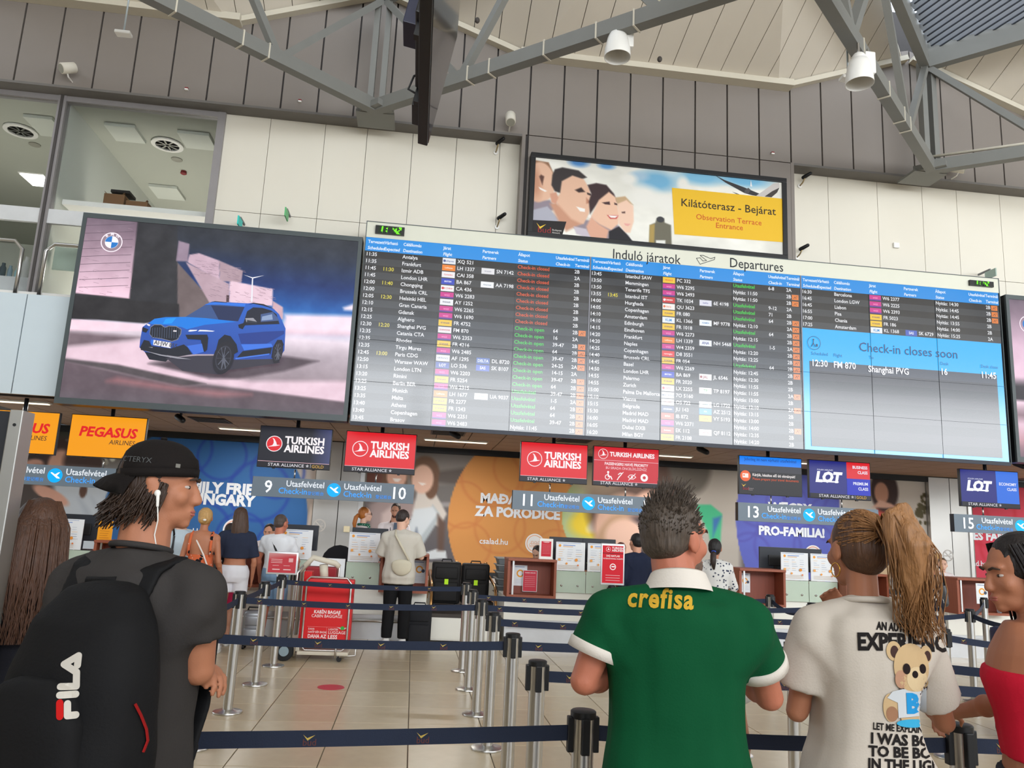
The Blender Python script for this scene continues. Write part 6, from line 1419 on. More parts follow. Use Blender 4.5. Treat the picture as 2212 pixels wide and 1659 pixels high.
# ================================================================ ceiling-hung display seen from its end
Bq, Tq = at(923, 316, 4.0), at(987, 78, 4.0)
t = thing('hanging_display', 'large black hanging display seen almost edge-on at the top', 'display', (Bq[0], 3.4, Bq[2]))
up = (Tq-Bq); up[1] = 0; Lh = np.linalg.norm(up); up /= Lh; nrm = np.array((up[2], 0, -up[0])); L_ = 1.24
def slab(a0, a1, b0, b1, c0, c1, nm, m, bv=0):
    # a along -Y from the far end, b up the screen, c behind it
    vs = [np.array((Bq[0], 4.0-a, Bq[2]))+up*b_-nrm*c for a in (a0, a1) for b_ in (b0, b1) for c in (c0, c1)]
    return MB().add(vs, [(0, 1, 3, 2), (4, 6, 7, 5), (0, 4, 5, 1), (2, 3, 7, 6), (0, 2, 6, 4), (1, 5, 7, 3)]).build(nm, m, t, bevel=bv)
slab(0, L_, 0, Lh, 0, .055, 'panel', M_BLACK, .005)
slab(.012, L_-.012, .014, Lh-.012, -.003, 0, 'glass', mat('dark_glass', (30, 28, 36), .06, spec=1.0, vary=0))
slab(.1, .3, .05, .2, .055, .1, 'connector_box', M_BLACK, .004); slab(.35, .95, .12, .6, .055, .1, 'back_cover', M_BLACK, .006); slab(.42, .62, .28, .6, .1, .2, 'mount_box', mat('navy_mount', (26, 30, 60), .4), .004)
slab(.3, .34, .05, .62, .06, .09, 'mount_rail', M_BLACK); slab(.85, .89, .05, .62, .06, .09, 'mount_rail', M_BLACK)
c0 = np.array((Bq[0], 3.45, Bq[2]))+up*.45-nrm*.15
MB().cyl(c0, (c0[0]-.05, c0[1], 11.25), .035).build('drop_pole', M_STEELP, t, sm=True)
c1 = np.array((Bq[0], 3.72, Bq[2]))+up*.16-nrm*.07
MB().tube([c1+up*.12, c1-nrm*.06+up*.06, c1-nrm*.07-up*.02, c1-up*.04], .006, 6).build('cable', M_BLACK, t, sm=True)

# ================================================================ dark information panel at the left edge
pe = at(62, 892, 3.0); x1_ = pe[0]; zt = pe[2]
t = thing('dark_panel', 'tall black board with an aluminium edge at the left border', 'panel', (x1_-.6, 3.0, 0))
MB().bb(x1_-1.25, x1_-.045, 2.985, 3.03, .06, zt).build('board', mat('charcoal_board', (30, 32, 38), .6), t)
MB().bb(x1_-.045, x1_, 2.96, 3.05, 0, zt+.004).build('edge_post', mat('aluminium_edge', (176, 174, 168), .35, metal=.8), t, bevel=.003)
MB().bb(x1_-1.3, x1_-1.25, 2.97, 3.04, 0, zt).build('edge_post', mat('aluminium_edge'), t)
for k in (.05, .4): MB().cyl((x1_-.022, 2.958, zt-k), (x1_-.022, 2.962, zt-k), .006, n=8).build('screw', M_BLACK, t)
# ================================================================ people
from mathutils.bvhtree import BVHTree
WB = bpy.data.scenes.new('workbench')
def fuse(mb, vox, it=5, dec=None):
    "weld overlapping closed pieces into one continuous skin; returns vertices and faces"
    me = bpy.data.meshes.new('fuse'); me.from_pydata(mb.v, [], mb.f)
    o = bpy.data.objects.new('fuse', me); WB.collection.objects.link(o)
    m = o.modifiers.new('r', 'REMESH'); m.mode = 'VOXEL'; m.voxel_size = vox
    if it: m = o.modifiers.new('s', 'SMOOTH'); m.iterations = it; m.factor = .5
    if dec: m = o.modifiers.new('d', 'DECIMATE'); m.ratio = dec
    vl = WB.view_layers[0]; vl.update(); dg = vl.depsgraph
    r = bpy.data.meshes.new_from_object(o.evaluated_get(dg), depsgraph=dg)
    V = np.empty(len(r.vertices)*3, np.float32); r.vertices.foreach_get('co', V)
    Fs = [tuple(p.vertices) for p in r.polygons]
    bpy.data.objects.remove(o); bpy.data.meshes.remove(me); bpy.data.meshes.remove(r)
    return V.reshape(-1, 3).astype(float), Fs
def unit(v): v = np.array(v, float); return v/(np.linalg.norm(v)+1e-9)
def wob(V, amp, sc, seed=0, f=None):
    "cloth creases: push points about by layered noise"
    o = Vector((seed*7.1, seed*3.3, 0))
    out = V.copy(); c = V.mean(0)
    for i, p in enumerate(V):
        q = Vector((p[0]*sc[0], p[1]*sc[1], p[2]*sc[2]))+o
        k = noise.noise(q)+.5*noise.noise(q*2.1)
        d = p-c; d[2] *= .1; d /= (np.linalg.norm(d)+1e-6)
        a = amp if f is None else amp*f(p)
        out[i] = p+d*k*a
    return out
SKINS = {'a': (206, 150, 122), 'tan': (176, 116, 86), 'pale': (222, 176, 152), 'red': (190, 116, 90), 'dark': (150, 98, 72)}
def skinmat(k): return mat('skin_'+k, SKINS[k], .55, vary=.08, scale=14, bump=.06, bscale=220)
def hairmat(k, c, v=.45): return mat('hair_'+k, c, .5, vary=v, scale=5, stretch=(26, 26, 2.2), bump=.5, bscale=7)
def cloth(k, c=None, vary=.08, scale=7): return mat('cloth_'+k, c, .85, vary=vary, scale=scale, bump=.12, bscale=170, spec=.2)

def hand(mb, w, d, n, thumb, curl=.35, k=1., curls=None):
    "w wrist, d finger direction, n palm normal, thumb = unit vector toward the thumb side"
    w = np.array(w, float); d = unit(d); n = unit(np.array(n, float)-d*np.dot(n, d)); b = unit(thumb-d*np.dot(thumb, d)-n*np.dot(thumb, n))
    R = []
    for t, hw, th in ((-.01, .026, .02), (.02, .033, .017), (.055, .04, .015), (.088, .039, .013), (.094, .034, .009)):
        c = w+d*t*k; R.append([c+(b*math.cos(a)*hw+n*math.sin(a)*th)*k for a in np.linspace(0, 2*math.pi, 12, endpoint=False)])
    mb.rings(R)
    for i, (off, L) in enumerate(((.029, .07), (.0095, .078), (-.0105, .072), (-.029, .056))):
        cu = curls[i] if curls else curl
        p = w+d*.086*k+b*off*k; dd = d+b*off*1.2; ang = 0; r = .0088*k
        for j, f in enumerate((.44, .32, .26)):
            ang += cu*(.9, 1.1, .8)[j]; q = p+unit(dd*math.cos(ang)+n*math.sin(ang))*L*f*k; mb.cone(p, q, r, r*.92, 8); p = q; r *= .9
    p = w+d*.022*k+b*.028*k; q = p+unit(b*.75+d*.65+n*.35)*.042*k; mb.cone(p, q, .0125*k, .0105*k, 8); q2 = q+unit(d*.9+b*.25+n*.35)*.032*k; mb.cone(q, q2, .0105*k, .0085*k, 8)

class P:
    "one figure. Local frame: facing +y, x to its right, z up, metres; scaled by height and turned by yaw about the feet"
    def __init__(s, label, x, y, yaw=0, H=1.74, sex='m', skin='a', head=(0, 0, 0), group=None, vox=.011, wide=1., lean=0, hk=None):
        s.sex = sex; s.s = H/1.75; s.vox = vox; s.w = wide; s.skin = skin; s.lean = lean
        s.root = thing('person', label, 'person', (x, y, 0), group); s.yaw = R_(yaw); s.pos = np.array((x, y, 0.))
        c, n = math.cos(s.yaw), math.sin(s.yaw); s.M = np.array(((c, -n, 0), (n, c, 0), (0, 0, 1)))
        k = s.s; f = sex == 'f'
        s.hk = hk or (.97 if f else 1.)
        s.sh = (.165 if f else .188)*k*wide
        s.neck = np.array((0, -.01*k, 1.475*k)); s.hc = np.array((0, .025*k, 1.75*k-.118*s.hk)); s.zs = 1.405*k
        y_, p_, r_ = (R_(a) for a in head)
        s.HM = np.array(Matrix.Rotation(y_, 3, 'Z') @ Matrix.Rotation(p_, 3, 'X') @ Matrix.Rotation(r_, 3, 'Y'))
        s.hc = s.neck+(s.hc-s.neck) @ np.array(Matrix.Rotation(p_*.4, 3, 'X') @ Matrix.Rotation(r_*.4, 3, 'Y')).T
        s.tor = [(.84, .15, .105, 0), (.9, .172 if f else .165, .122, -.01), (.98, .168 if f else .16, .118, -.01), (1.08, .128 if f else .148, .095, 0), (1.18, .132 if f else .155, .1, .0), (1.29, .158 if f else .175, .122 if f else .118, .005), (1.38, .155 if f else .178, .108, -.008), (1.435, .125 if f else .145, .085, -.014), (1.475, .062, .062, -.014)]
        s.hip = [np.array((sg*.088*k, -.01*k, .9*k)) for sg in (-1, 1)]
        s.knee = [np.array((sg*.1*k, .015*k, .495*k)) for sg in (-1, 1)]
        s.ank = [np.array((sg*.105*k, -.03*k, .085*k)) for sg in (-1, 1)]
        s.shp = [np.array((sg*s.sh, -.012*k, s.zs)) for sg in (-1, 1)]
        s.arm = [None, None]; s.hands = [None, None]
        s.legs()
    def loc(s, p): return s.M.T @ (np.array(p, float)-s.pos)      # world to local
    def T(s, V): return np.asarray(V) @ s.M.T + s.pos
    def legs(s): pass
    def pose(s, side, elbow, wrist, world=False, hand_=None, scale=True):
        i = 0 if side == 'L' else 1
        if world: e, w = s.loc(elbow), s.loc(wrist)
        else: e, w = np.array(elbow)*s.s, np.array(wrist)*s.s
        s.arm[i] = (e, w); s.hands[i] = hand_; return s
    def down(s, side, fwd=.04, out=.05):
        sg = -1 if side == 'L' else 1; k = s.s
        return s.pose(side, (sg*(s.sh/k+out), -.03, 1.13), (sg*(s.sh/k+out+.015), fwd+.02, .9))
    def ring(s, z, a, b, oy, e=0., n=20, pw=2.4):
        k = s.s; out = []
        for t in np.linspace(0, 2*math.pi, n, endpoint=False):
            c, q = math.cos(t), math.sin(t)
            out.append(np.array(((a*s.w*k+e)*math.copysign(abs(c)**(2/pw), c), oy*k+s.lean*(z-.9)*k+(b*k+e)*math.copysign(abs(q)**(2/pw), q), z*k)))
        return out
    def torso(s, mb, e=0., z0=None, z1=None, flare=0.):
        R = []; zs = [t[0] for t in s.tor]
        z0 = zs[0] if z0 is None else z0; z1 = zs[-1] if z1 is None else z1
        for z in np.linspace(z0, z1, 14):
            a, b, oy = (np.interp(z, zs, [t[i] for t in s.tor]) for i in (1, 2, 3))
            fl = flare*max(0, (1.25-z))
            R.append(s.ring(z, a+fl, b+fl, oy, e))
        mb.rings(R)
    def build_body(s, dec=None, it=4, barefoot=False):
        k = s.s; mb = MB(); f = s.sex == 'f'
        s.torso(mb)
        for i in (0, 1):
            mb.cone(s.hip[i], s.knee[i], .08*k, .05*k); mb.cone(s.knee[i], s.ank[i], .05*k, .034*k); mid = s.knee[i]*.68+s.ank[i]*.32
            mb.ell(mid+(0, -.018*k, 0), (.046*k, .05*k, .11*k))
            mb.ell(s.ank[i]+(0, .05*k, -.045*k), (.042*k, .12*k, .04*k))
            mb.ell(s.shp[i]+(0, 0, -.02*k), ((.048 if f else .055)*k, .052*k, .06*k)); mb.cone(s.neck+(0, -.01*k, -.025*k), s.shp[i]+(0, 0, .0), .05*k, .042*k)
            if s.arm[i]:
                e, w = s.arm[i]; r = .9 if f else 1.05
                mb.cone(s.shp[i]+(0, 0, -.02*k), e, .05*k*r, .037*k*r); mb.cone(e, w, .039*k*r, .025*k*r)
                mb.ell(e+(w-e)*.22, (.043*k*r, .043*k*r, .043*k*r))
                h = s.hands[i] or {}
                d = h.get('d', unit(w-e)); n = h.get('n', np.array((1. if i == 0 else -1., 0, 0))); th = h.get('t', np.array((0, 1., 0)))
                hand(mb, w+unit(w-e)*.012, d, n, th, h.get('c', .3), k*(.92 if f else 1.02), h.get('cs'))
        mb.cone(s.neck+(0, 0, -.04*k), s.hc+s.HM @ np.array((0, -.02, -.05)), (.05 if f else .066)*k, (.046 if f else .06)*k)
        s.headshape(mb)
        V, Fs = fuse(mb, s.vox, it, dec)
        s.emit('body', V, Fs, skinmat(s.skin))
        s.face()
    def hp(s, p): return s.hc+s.HM @ (np.array(p, float)*s.hk)
    def hell(s, mb, c, r, nu=16, nv=11): mb.ell(s.hp(c), np.array(r)*s.hk, Matrix(s.HM.tolist()), nu, nv)
    def headshape(s, mb):
        s.hell(mb, (0, -.012, .03), (.076, .096, .088)); s.hell(mb, (0, .025, -.018), (.061, .07, .084)); s.hell(mb, (0, .036, -.07), (.047, .055, .042)); s.hell(mb, (0, .074, -.094), (.02, .02, .018))
        mb.cone(s.hp((0, .09, .014)), s.hp((0, .108, -.028)), .0085*s.hk, .0115*s.hk, 8); s.hell(mb, (0, .103, -.034), (.0165, .014, .0095))
        s.hell(mb, (0, .076, .032), (.05, .02, .013))
        for g in (-1, 1):
            s.hell(mb, (g*.036, .06, -.022), (.025, .026, .028)); s.hell(mb, (g*.077, -.004, -.005), (.0095, .021, .033)); s.hell(mb, (g*.079, -.012, .012), (.008, .014, .018))
        s.hell(mb, (0, .09, -.06), (.022, .014, .008)); s.hell(mb, (0, .088, -.072), (.02, .014, .008))
    def face(s):
        for g in (-1, 1):
            e = MB(); s.hell(e, (g*.03, .073, .006), (.0115, .0115, .0055), 12, 8); eo = s.emit('eye', np.array(e.v), e.f, mat('eye_white', (190, 178, 170), .3))
            e = MB(); s.hell(e, (g*.03, .0818, .006), (.0058, .0035, .0052), 10, 6); s.emit('iris', np.array(e.v), e.f, mat('iris_dark', (50, 34, 26), .2), eo)
            e = MB(); e.tube([s.hp((g*.014, .0985, .026)), s.hp((g*.032, .0965, .032)), s.hp((g*.048, .083, .026))], [.004, .0045, .002], 6); s.emit('eyebrow', np.array(e.v), e.f, mat('brow_dark', (60, 44, 34), .8))
        e = MB(); s.hell(e, (0, .0955, -.0615), (.02, .008, .004), 12, 6); s.hell(e, (0, .0945, -.069), (.018, .009, .0048), 12, 6); s.emit('lips', np.array(e.v), e.f, mat('lips', (168, 92, 82), .45))
    def emit(s, name, V, Fs, m, parent=None, label=None, sm=True, cols=None):
        b = MB(); b.v = [tuple(p) for p in s.T(V)]; b.f = Fs
        if cols is not None: b.c = cols
        return b.build(name, m, parent or s.root, sm=sm, label=label)
    # ---- clothes
    def top(s, name, m, hem=.86, e=.014, sleeve=.5, se=.016, neck=1.47, flare=0., amp=.006, sc=(9, 9, 5), vox=None, dec=None, label=None, sides=(0, 1), cuff=None, it=9, seed=1, necke=0):
        k = s.s; mb = MB(); s.torso(mb, e, hem, min(neck, 1.44), flare)
        if neck > 1.44:
            mb.rings([s.ring(1.42, .13, .088, -.012, e), s.ring(1.455, .088, .076, -.012, e*.6), s.ring(neck, .064, .064, -.012, e*.4)])
        for i in sides:
            mb.ell(s.shp[i]+(0, 0, -.022*k), ((.046 if s.sex == 'f' else .053)*k+e, .052*k+e, .058*k+e*.8)); mb.cone(s.neck+(0, -.012*k, -.035*k), s.shp[i]+(0, -.005*k, -.002*k), .05*k+e*.6, .044*k+e*.7); mb.cone(np.array((s.shp[i][0]*.62, -.02*k, 1.3*k)), s.shp[i]+(0, -.01*k, -.05*k), .085*k+e*.5, .06*k+e*.5)
            if sleeve and s.arm[i]:
                el, w = s.arm[i]; a = s.shp[i]+(0, 0, -.02*k); r0, r1 = .05*k+se*.8, .044*k+se*1.25
                if sleeve <= 1: mb.tube([a, a+(el-a)*sleeve*.5, a+(el-a)*sleeve], [r0, (r0+r1)/2, r1], 16)
                else:
                    q = el+(w-el)*(sleeve-1); mb.cone(a, el, r0, .043*k+se); mb.tube([el, q], [.043*k+se, .03*k+se], 14)
        V, Fs = fuse(mb, vox or s.vox, it, dec)
        if amp: V = wob(V, amp, sc, seed)
        o = s.emit(name, V, Fs, m, label=label)
        s.last = (s.T(V), Fs)
        if cuff:
            for i in sides:
                el, w = s.arm[i]; a = s.shp[i]+(0, 0, -.02*k); r1 = .044*k+se*1.25+.003; d = el-a; L = np.linalg.norm(d)
                c = MB(); p0, p1 = a+d*(sleeve-.028/L), a+d*(sleeve+.004)
                c.tube([p0, p0+(p1-p0)*.1, p1, p1], [r1, r1+.002, r1+.002, r1-.01], 24, caps=True); s.emit('cuff', np.array(c.v), c.f, cuff, o)
        return o
    def bottoms(s, name, m, waist=1.02, length=.0, e=.014, hem_r=None, skirt=False, amp=.005, label=None, vox=None):
        "length: height above the floor where the legs of the garment end, in body units"
        k = s.s; mb = MB()
        if skirt:
            R = []
            for z in np.linspace(length, waist, 10):
                zs = [t[0] for t in s.tor]; zz = max(z, .84)
                a, b, oy = (np.interp(zz, zs, [t[i] for t in s.tor]) for i in (1, 2, 3)); q = max(0, .9-z)*.12
                R.append(s.ring(z, a+q, b+q, oy, e))
            mb.rings(R)
        else:
            s.torso(mb, e, .84, waist)
            for i in (0, 1):
                h, kn, an = s.hip[i], s.knee[i], s.ank[i]; zl = length*k
                if zl > kn[2]:
                    q = h+(kn-h)*(h[2]-zl)/(h[2]-kn[2]); r = hem_r or (.066*k+e); mb.tube([h+(0, 0, .03*k), h, (h+q)/2, q], [.088*k+e*.7, .088*k+e*.7, .08*k+e, r], 18)
                else:
                    q = kn+(an-kn)*min(1, (kn[2]-zl)/(kn[2]-an[2])); mb.cone(h, kn, .086*k+e, .056*k+e*1.1); mb.tube([kn, (kn+q)/2+(0, -.01, 0), q], [.056*k+e*1.1, .054*k+e, hem_r or (.044*k+e)], 16)
        V, Fs = fuse(mb, vox or s.vox, 3)
        if amp: V = wob(V, amp, (11, 11, 6), 3)
        return s.emit(name, V, Fs, m, label=label)
    def shoes(s, c, name='shoe', sole=(230, 228, 222)):
        k = s.s
        for i in (0, 1):
            a = s.ank[i]; mb = MB(); mb.ell(a+(0, .055*k, -.035*k), (.05*k, .14*k, .05*k)); mb.cone(a+(0, 0, .02), a+(0, -.01, -.03), .045*k, .05*k)
            V, Fs = fuse(mb, .01, 3); V[:, 2] = np.maximum(V[:, 2], .012)
            o = s.emit(name, V, Fs, mat('shoe_%d_%d_%d' % c, c, .6))
            so = MB(); so.rings([[a*(1, 1, 0)+(math.cos(t)*.052*k, .055*k+math.sin(t)*.142*k, z) for t in np.linspace(0, 6.283, 20, endpoint=False)] for z in (0, .025)]); s.emit('sole', np.array(so.v), so.f, mat('sole_%d_%d_%d' % sole, sole, .6), o)
    # ---- hair
    def hair(s, m, style='short', L=.0, vox=.008, n=120, seed=0, name='hair', vol=1., amp=.004, front=0.):
        "L: how far the hair hangs below the head centre (m)"
        mb = MB(); v = vol
        s.hell(mb, (0, -.026+front, .036), (.083*v, .096*v, .094*v), 20, 14)
        if style != 'crop': s.hell(mb, (0, -.045+front, .005), (.079*v, .078*v, .085*v), 20, 14)
        else: s.hell(mb, (0, -.05, -.005), (.074, .062, .06), 18, 12)
        if style == 'nape': s.hell(mb, (0, -.07, -.05), (.07, .055, .05))
        if style == 'long':
            c = s.hp((0, -.05, .03)); R = []
            for t in np.linspace(0, 1, 9):
                z = c[2]-t*L; wx = np.interp(t, [0, .25, .7, 1], [.085, .1, .1, .055])*v; wy = np.interp(t, [0, .3, 1], [.07, .055, .028])*v
                oy = np.interp(t, [0, .3, 1], [0, -.035, -.05])
                a = s.HM @ np.array((1., 0, 0)); b = s.HM @ np.array((0, 1., 0))
                cc = np.array((c[0], c[1], z))+b*oy
                R.append([cc+a*wx*math.cos(q)+b*wy*math.sin(q) for q in np.linspace(0, 6.283, 16, endpoint=False)])
            mb.rings(R)
        if style == 'bun': s.hell(mb, (0, -.125, .05), (.045, .045, .045))
        if style == 'lowbun': s.hell(mb, (0, -.12, -.01), (.045, .035, .045))
        V, Fs = fuse(mb, vox, 3)
        if amp: V = wob(V, amp, (40, 40, 8), seed)
        o = s.emit(name, V, Fs, m)
        s.lasthair = (V, o)
        return o
    def strands(s, o, m, paths, r=.0022, name='hair_strands'):
        mb = MB()
        for q in paths: mb.tube(q, [r, r*.9, r*.7, r*.5][:len(q)] if len(q) <= 4 else [r*(1-.6*i/(len(q)-1)) for i in range(len(q))], 4, caps=False)
        x = s.emit(name, np.array(mb.v), mb.f, m, o); x['kind'] = 'stuff'; return x

def decal(flat, surf, d, off=.002, cell=.014):
    "wrap flat print onto a garment: drop every point along d onto the surface"
    V, Fs = surf; bvh = BVHTree.FromPolygons([Vector(p) for p in V], Fs); d = Vector(unit(d))
    me = bpy.data.meshes.new('decal'); me.from_pydata(flat.v, [], flat.f); bm = bmesh.new(); bm.from_mesh(me)
    ly = bm.verts.layers.float_vector.new('c'); bm.verts.ensure_lookup_table()
    for i, v in enumerate(bm.verts): v[ly] = Vector(flat.c[i])
    bmesh.ops.triangulate(bm, faces=bm.faces)
    for _ in range(5):
        E_ = [e for e in bm.edges if e.calc_length() > cell]
        if not E_: break
        bmesh.ops.subdivide_edges(bm, edges=E_, cuts=1, use_grid_fill=False); bmesh.ops.triangulate(bm, faces=[f_ for f_ in bm.faces if len(f_.verts) > 3])
    base = max(v.co.y for v in bm.verts); lost = []
    for v in bm.verts:
        h = bvh.ray_cast(v.co-d*.6, d)
        if h[0] is None: lost.append(v); continue
        depth = min(.02, base-v.co.y); v.co = h[0]-d*(off+depth)
    if lost: bmesh.ops.delete(bm, geom=lost, context='VERTS')
    bm.verts.index_update()
    b = MB(); b.v = [tuple(v.co) for v in bm.verts]; b.c = [tuple(v[ly]) for v in bm.verts]; b.f = [tuple(v.index for v in f_.verts) for f_ in bm.faces]
    bm.free(); bpy.data.meshes.remove(me)
    return b
# ---------------------------------------------------------------- foreground figures
M_CAPB = cloth('cap_black', (26, 22, 21)); M_PRS = colmat('screen_print', 0, .8, .2)
# ---- capped man with the backpack, seen from behind
n0 = at(318, 1152, 2.15)
p1 = P('man in a backwards black cap and grey shirt with a black backpack, at left', n0[0]-.0, 2.15, -22, 1.775, 'm', 'tan', head=(-62, -2, 0), vox=.0062, wide=.95, hk=.93)
p1.pose('R', at(428, 1445, 2.12), at(340, 1395, 2.36), True, dict(c=.5)); p1.pose('L', at(120, 1440, 2.3), at(385, 1430, 2.22), True, dict(d=np.array((1, -.5, -.1)) @ p1.M, n=np.array((.2, -.3, -.9)) @ p1.M, t=np.array((0, .3, .9)) @ p1.M, c=.55))
p1.build_body(dec=.5)
M_GTEE = cloth('charcoal_tee', (58, 55, 54), .12)
p1.top('tee_shirt', M_GTEE, hem=.85, e=.02, sleeve=.55, se=.022, neck=1.485, flare=.03, amp=.009, vox=.0085, seed=2, it=9)
p1.bottoms('trousers', cloth('black_trousers', (24, 24, 26)), length=.06, e=.02, vox=.012); p1.shoes((30, 30, 32))
HB = hairmat('brown', (52, 35, 24))
h1 = p1.hair(HB, 'nape', vol=.98, amp=.006)
rnd = random.Random(3); pth = []
for k in range(420):
    a = rnd.uniform(-1.9, 1.9); x, y = math.sin(a)*.078, -math.cos(a)*.1
    z = rnd.uniform(-.02, .02); c = rnd.uniform(.7, 1.25)
    pth.append([p1.hp((x, y, z)), p1.hp((x*1.06, y*1.1-.01, z-.035*c)), p1.hp((x*1.05+rnd.uniform(-.012, .012), y*1.12-.018, z-.07*c)), p1.hp((x*1.06+rnd.uniform(-.02, .02), y*1.16-.03+rnd.uniform(-.01, .01), z-.092*c))])
p1.strands(h1, HB, pth, .0032)
# cap worn backwards: crown, band, button, peak, strap
mb = MB(); rings = []
for t in np.linspace(0, 1, 9):
    a = t*math.pi/2; rr = math.cos(a)**.8 if t < 1 else .05
    rings.append([p1.hp((.089*rr*math.cos(q), -.012+.108*rr*math.sin(q), .04+.095*math.sin(a)+(.01*math.sin(q) if t < .3 else 0))) for q in np.linspace(0, 6.283, 28, endpoint=False)])
mb.rings(rings); cap = p1.emit('cap', np.array(mb.v), mb.f, M_CAPB)
mb = MB(); mb.rings([[p1.hp((.0905*math.cos(q), -.012+.1095*math.sin(q), z+.01*math.sin(q))) for q in np.linspace(0, 6.283, 28, endpoint=False)] for z in (.026, .05)]); p1.emit('cap_band', np.array(mb.v), mb.f, M_CAPB, cap)
mb = MB(); mb.ell(p1.hp((0, -.012, .138)), (.009, .009, .005)); p1.emit('cap_button', np.array(mb.v), mb.f, M_CAPB, cap)
mb = MB(); N_ = 14
for sgn in (0, 1):
    pass
up_, dn_ = [], []
for q in np.linspace(-1.25, 1.25, N_):
    for j, (ext, dz) in enumerate(((.0, .03), (.03, .018), (.055, -.006))):
        x = math.sin(q)*(.088-.004*j); y = -.012-math.cos(q)*.108-ext*math.cos(q*.75)
        zz = dz-.012*(math.sin(q)**2)*j
        up_.append(p1.hp((x, y, zz))); dn_.append(p1.hp((x, y, zz-.004)))
fs = []
nv = len(up_)
for i in range(N_-1):
    for j in range(2):
        a = i*3+j; fs += [(a, a+1, a+4, a+3), (nv+a, nv+a+3, nv+a+4, nv+a+1)]
    a = i*3+2; fs.append((a, a+3, nv+a+3, nv+a)); a = i*3; fs.append((a, nv+a, nv+a+3, a+3))
p1.emit('cap_peak', np.array(up_+dn_), fs, M_CAPB, cap)
f = Flat(0); sp = [p1.T(p1.hp((.1, -.03, .068)))]
u_ = p1.M @ (p1.HM @ np.array((0, 1., 0))); v_ = np.array((0, 0, 1.)); o_ = sp[0]
b = MB(); b.cur = (82, 84, 84); b.text('ARC\'TERYX', .02, p1.T(p1.hp((.108, -.128, .062))), u=u_, v=v_, bold=.0)
surf = (np.array([p1.T(np.array(v)) for v in mb.v]) if False else np.array([tuple(v.co+Vector(p1.root.location)) for v in cap.data.vertices]), [tuple(q.vertices) for q in cap.data.polygons])
dcl = decal(b, surf, -(p1.M @ (p1.HM @ np.array((1., 0, 0)))), .0008, .01); dcl.build('cap_lettering', M_PRS, cap, kind='stuff')
b = MB(); b.cur = (120, 118, 112); c_ = p1.T(p1.hp((.108, .05, .062))); b.ngon([c_+u_*a*.005+v_*c*.005 for a, c in ((-1, -1), (1, -1), (1, 1), (-1, 1))]); dcl = decal(b, surf, -(p1.M @ (p1.HM @ np.array((1., 0, 0)))), .0008); dcl.build('cap_badge', M_PRS, cap)
# earphone and cord
mb = MB(); mb.ell(p1.hp((.087, .012, -.018)), (.008, .008, .009)); mb.cone(p1.hp((.091, .014, -.02)), p1.hp((.091, .018, -.052)), .0045, .0035, 8); eb = p1.emit('earphone', np.array(mb.v), mb.f, M_WHITE)
mb = MB(); mb.tube([p1.hp((.091, .018, -.05)), p1.hp((.086, .024, -.09)), p1.hp((.078, .02, -.13)), p1.hp((.075, .03, -.165)), p1.hp((.07, .05, -.19))], .0017, 6); p1.emit('cord', np.array(mb.v), mb.f, M_WHITE, eb)
# collar ring
mb = MB(); k = p1.s; mb.tube([(.07*k*math.cos(q), -.014*k+.068*k*math.sin(q), 1.487*k+.012*k*(-math.sin(q))) for q in np.linspace(0, 6.283, 24, endpoint=False)], .008, 8, closed=True); p1.emit('shirt_collar', np.array(mb.v), mb.f, M_GTEE)
# backpack: a thing of its own, worn on his back
bpk = thing('backpack', 'black backpack with white and red lettering on the capped man', 'backpack', (p1.pos[0], p1.pos[1]-.25, .8))
M_BAG = mat('backpack_cloth', (19, 19, 21), .75, vary=.15, bump=.12, bscale=140, spec=.25)
mb = MB(); R = []
for z, hw, d in ((.8, .12, .06), (.83, .165, .1), (.92, .175, .115), (1.08, .17, .112), (1.24, .158, .1), (1.35, .13, .085), (1.42, .085, .055), (1.435, .04, .03)):
    R.append([np.array((.04+hw*1.1*math.copysign(abs(math.cos(q))**.75, math.cos(q)), -.115-d*.75+d*math.copysign(abs(math.sin(q))**.75, math.sin(q)), z)) for q in np.linspace(0, 6.283, 28, endpoint=False)])
mb.rings(R)
V, Fs = fuse(mb, .012, 4); V = wob(V, .006, (8, 8, 6), 5)
b = MB(); b.v = [tuple(q) for q in p1.T(V)]; b.f = Fs; b.build('main_bag', M_BAG, bpk, sm=True); bsurf = (p1.T(V), Fs)
mb = MB(); R = []
for z, hw, d in ((.84, .1, .03), (.87, .14, .05), (1.0, .145, .055), (1.15, .13, .05), (1.22, .1, .035), (1.24, .05, .02)):
    R.append([np.array((.02+hw*math.copysign(abs(math.cos(q))**.75, math.cos(q)), -.29+d*math.copysign(abs(math.sin(q))**.75, math.sin(q)), z)) for q in np.linspace(0, 6.283, 24, endpoint=False)])
mb.rings(R); V, Fs = fuse(mb, .012, 4); V = wob(V, .004, (8, 8, 6), 6); b = MB(); b.v = [tuple(q) for q in p1.T(V)]; b.f = Fs; b.build('front_pocket', M_BAG, bpk, sm=True); psurf = (p1.T(V), Fs)
for sg in (-1, 1):
    mb = MB(); pts = [np.array((sg*.09, -.13, 1.36)), np.array((sg*.1, -.09, 1.44)), np.array((sg*.115, -.02, 1.468)), np.array((sg*.125, .06, 1.43)), np.array((sg*.12, .13, 1.3)), np.array((sg*.125, .125, 1.1)), np.array((sg*.13, .06, .95)), np.array((sg*.12, -.1, .88))]
    for a, b_ in zip(pts[:-1], pts[1:]): mb.beam(a*k, b_*k, .065, .014, up=(0, 1, .2) if abs((b_-a)[2]) > .07 else (0, 0, 1))
    V, Fs = fuse(mb, .009, 4); b = MB(); b.v = [tuple(q) for q in p1.T(V)]; b.f = Fs; b.build('shoulder_strap', M_BAG, bpk, sm=True)
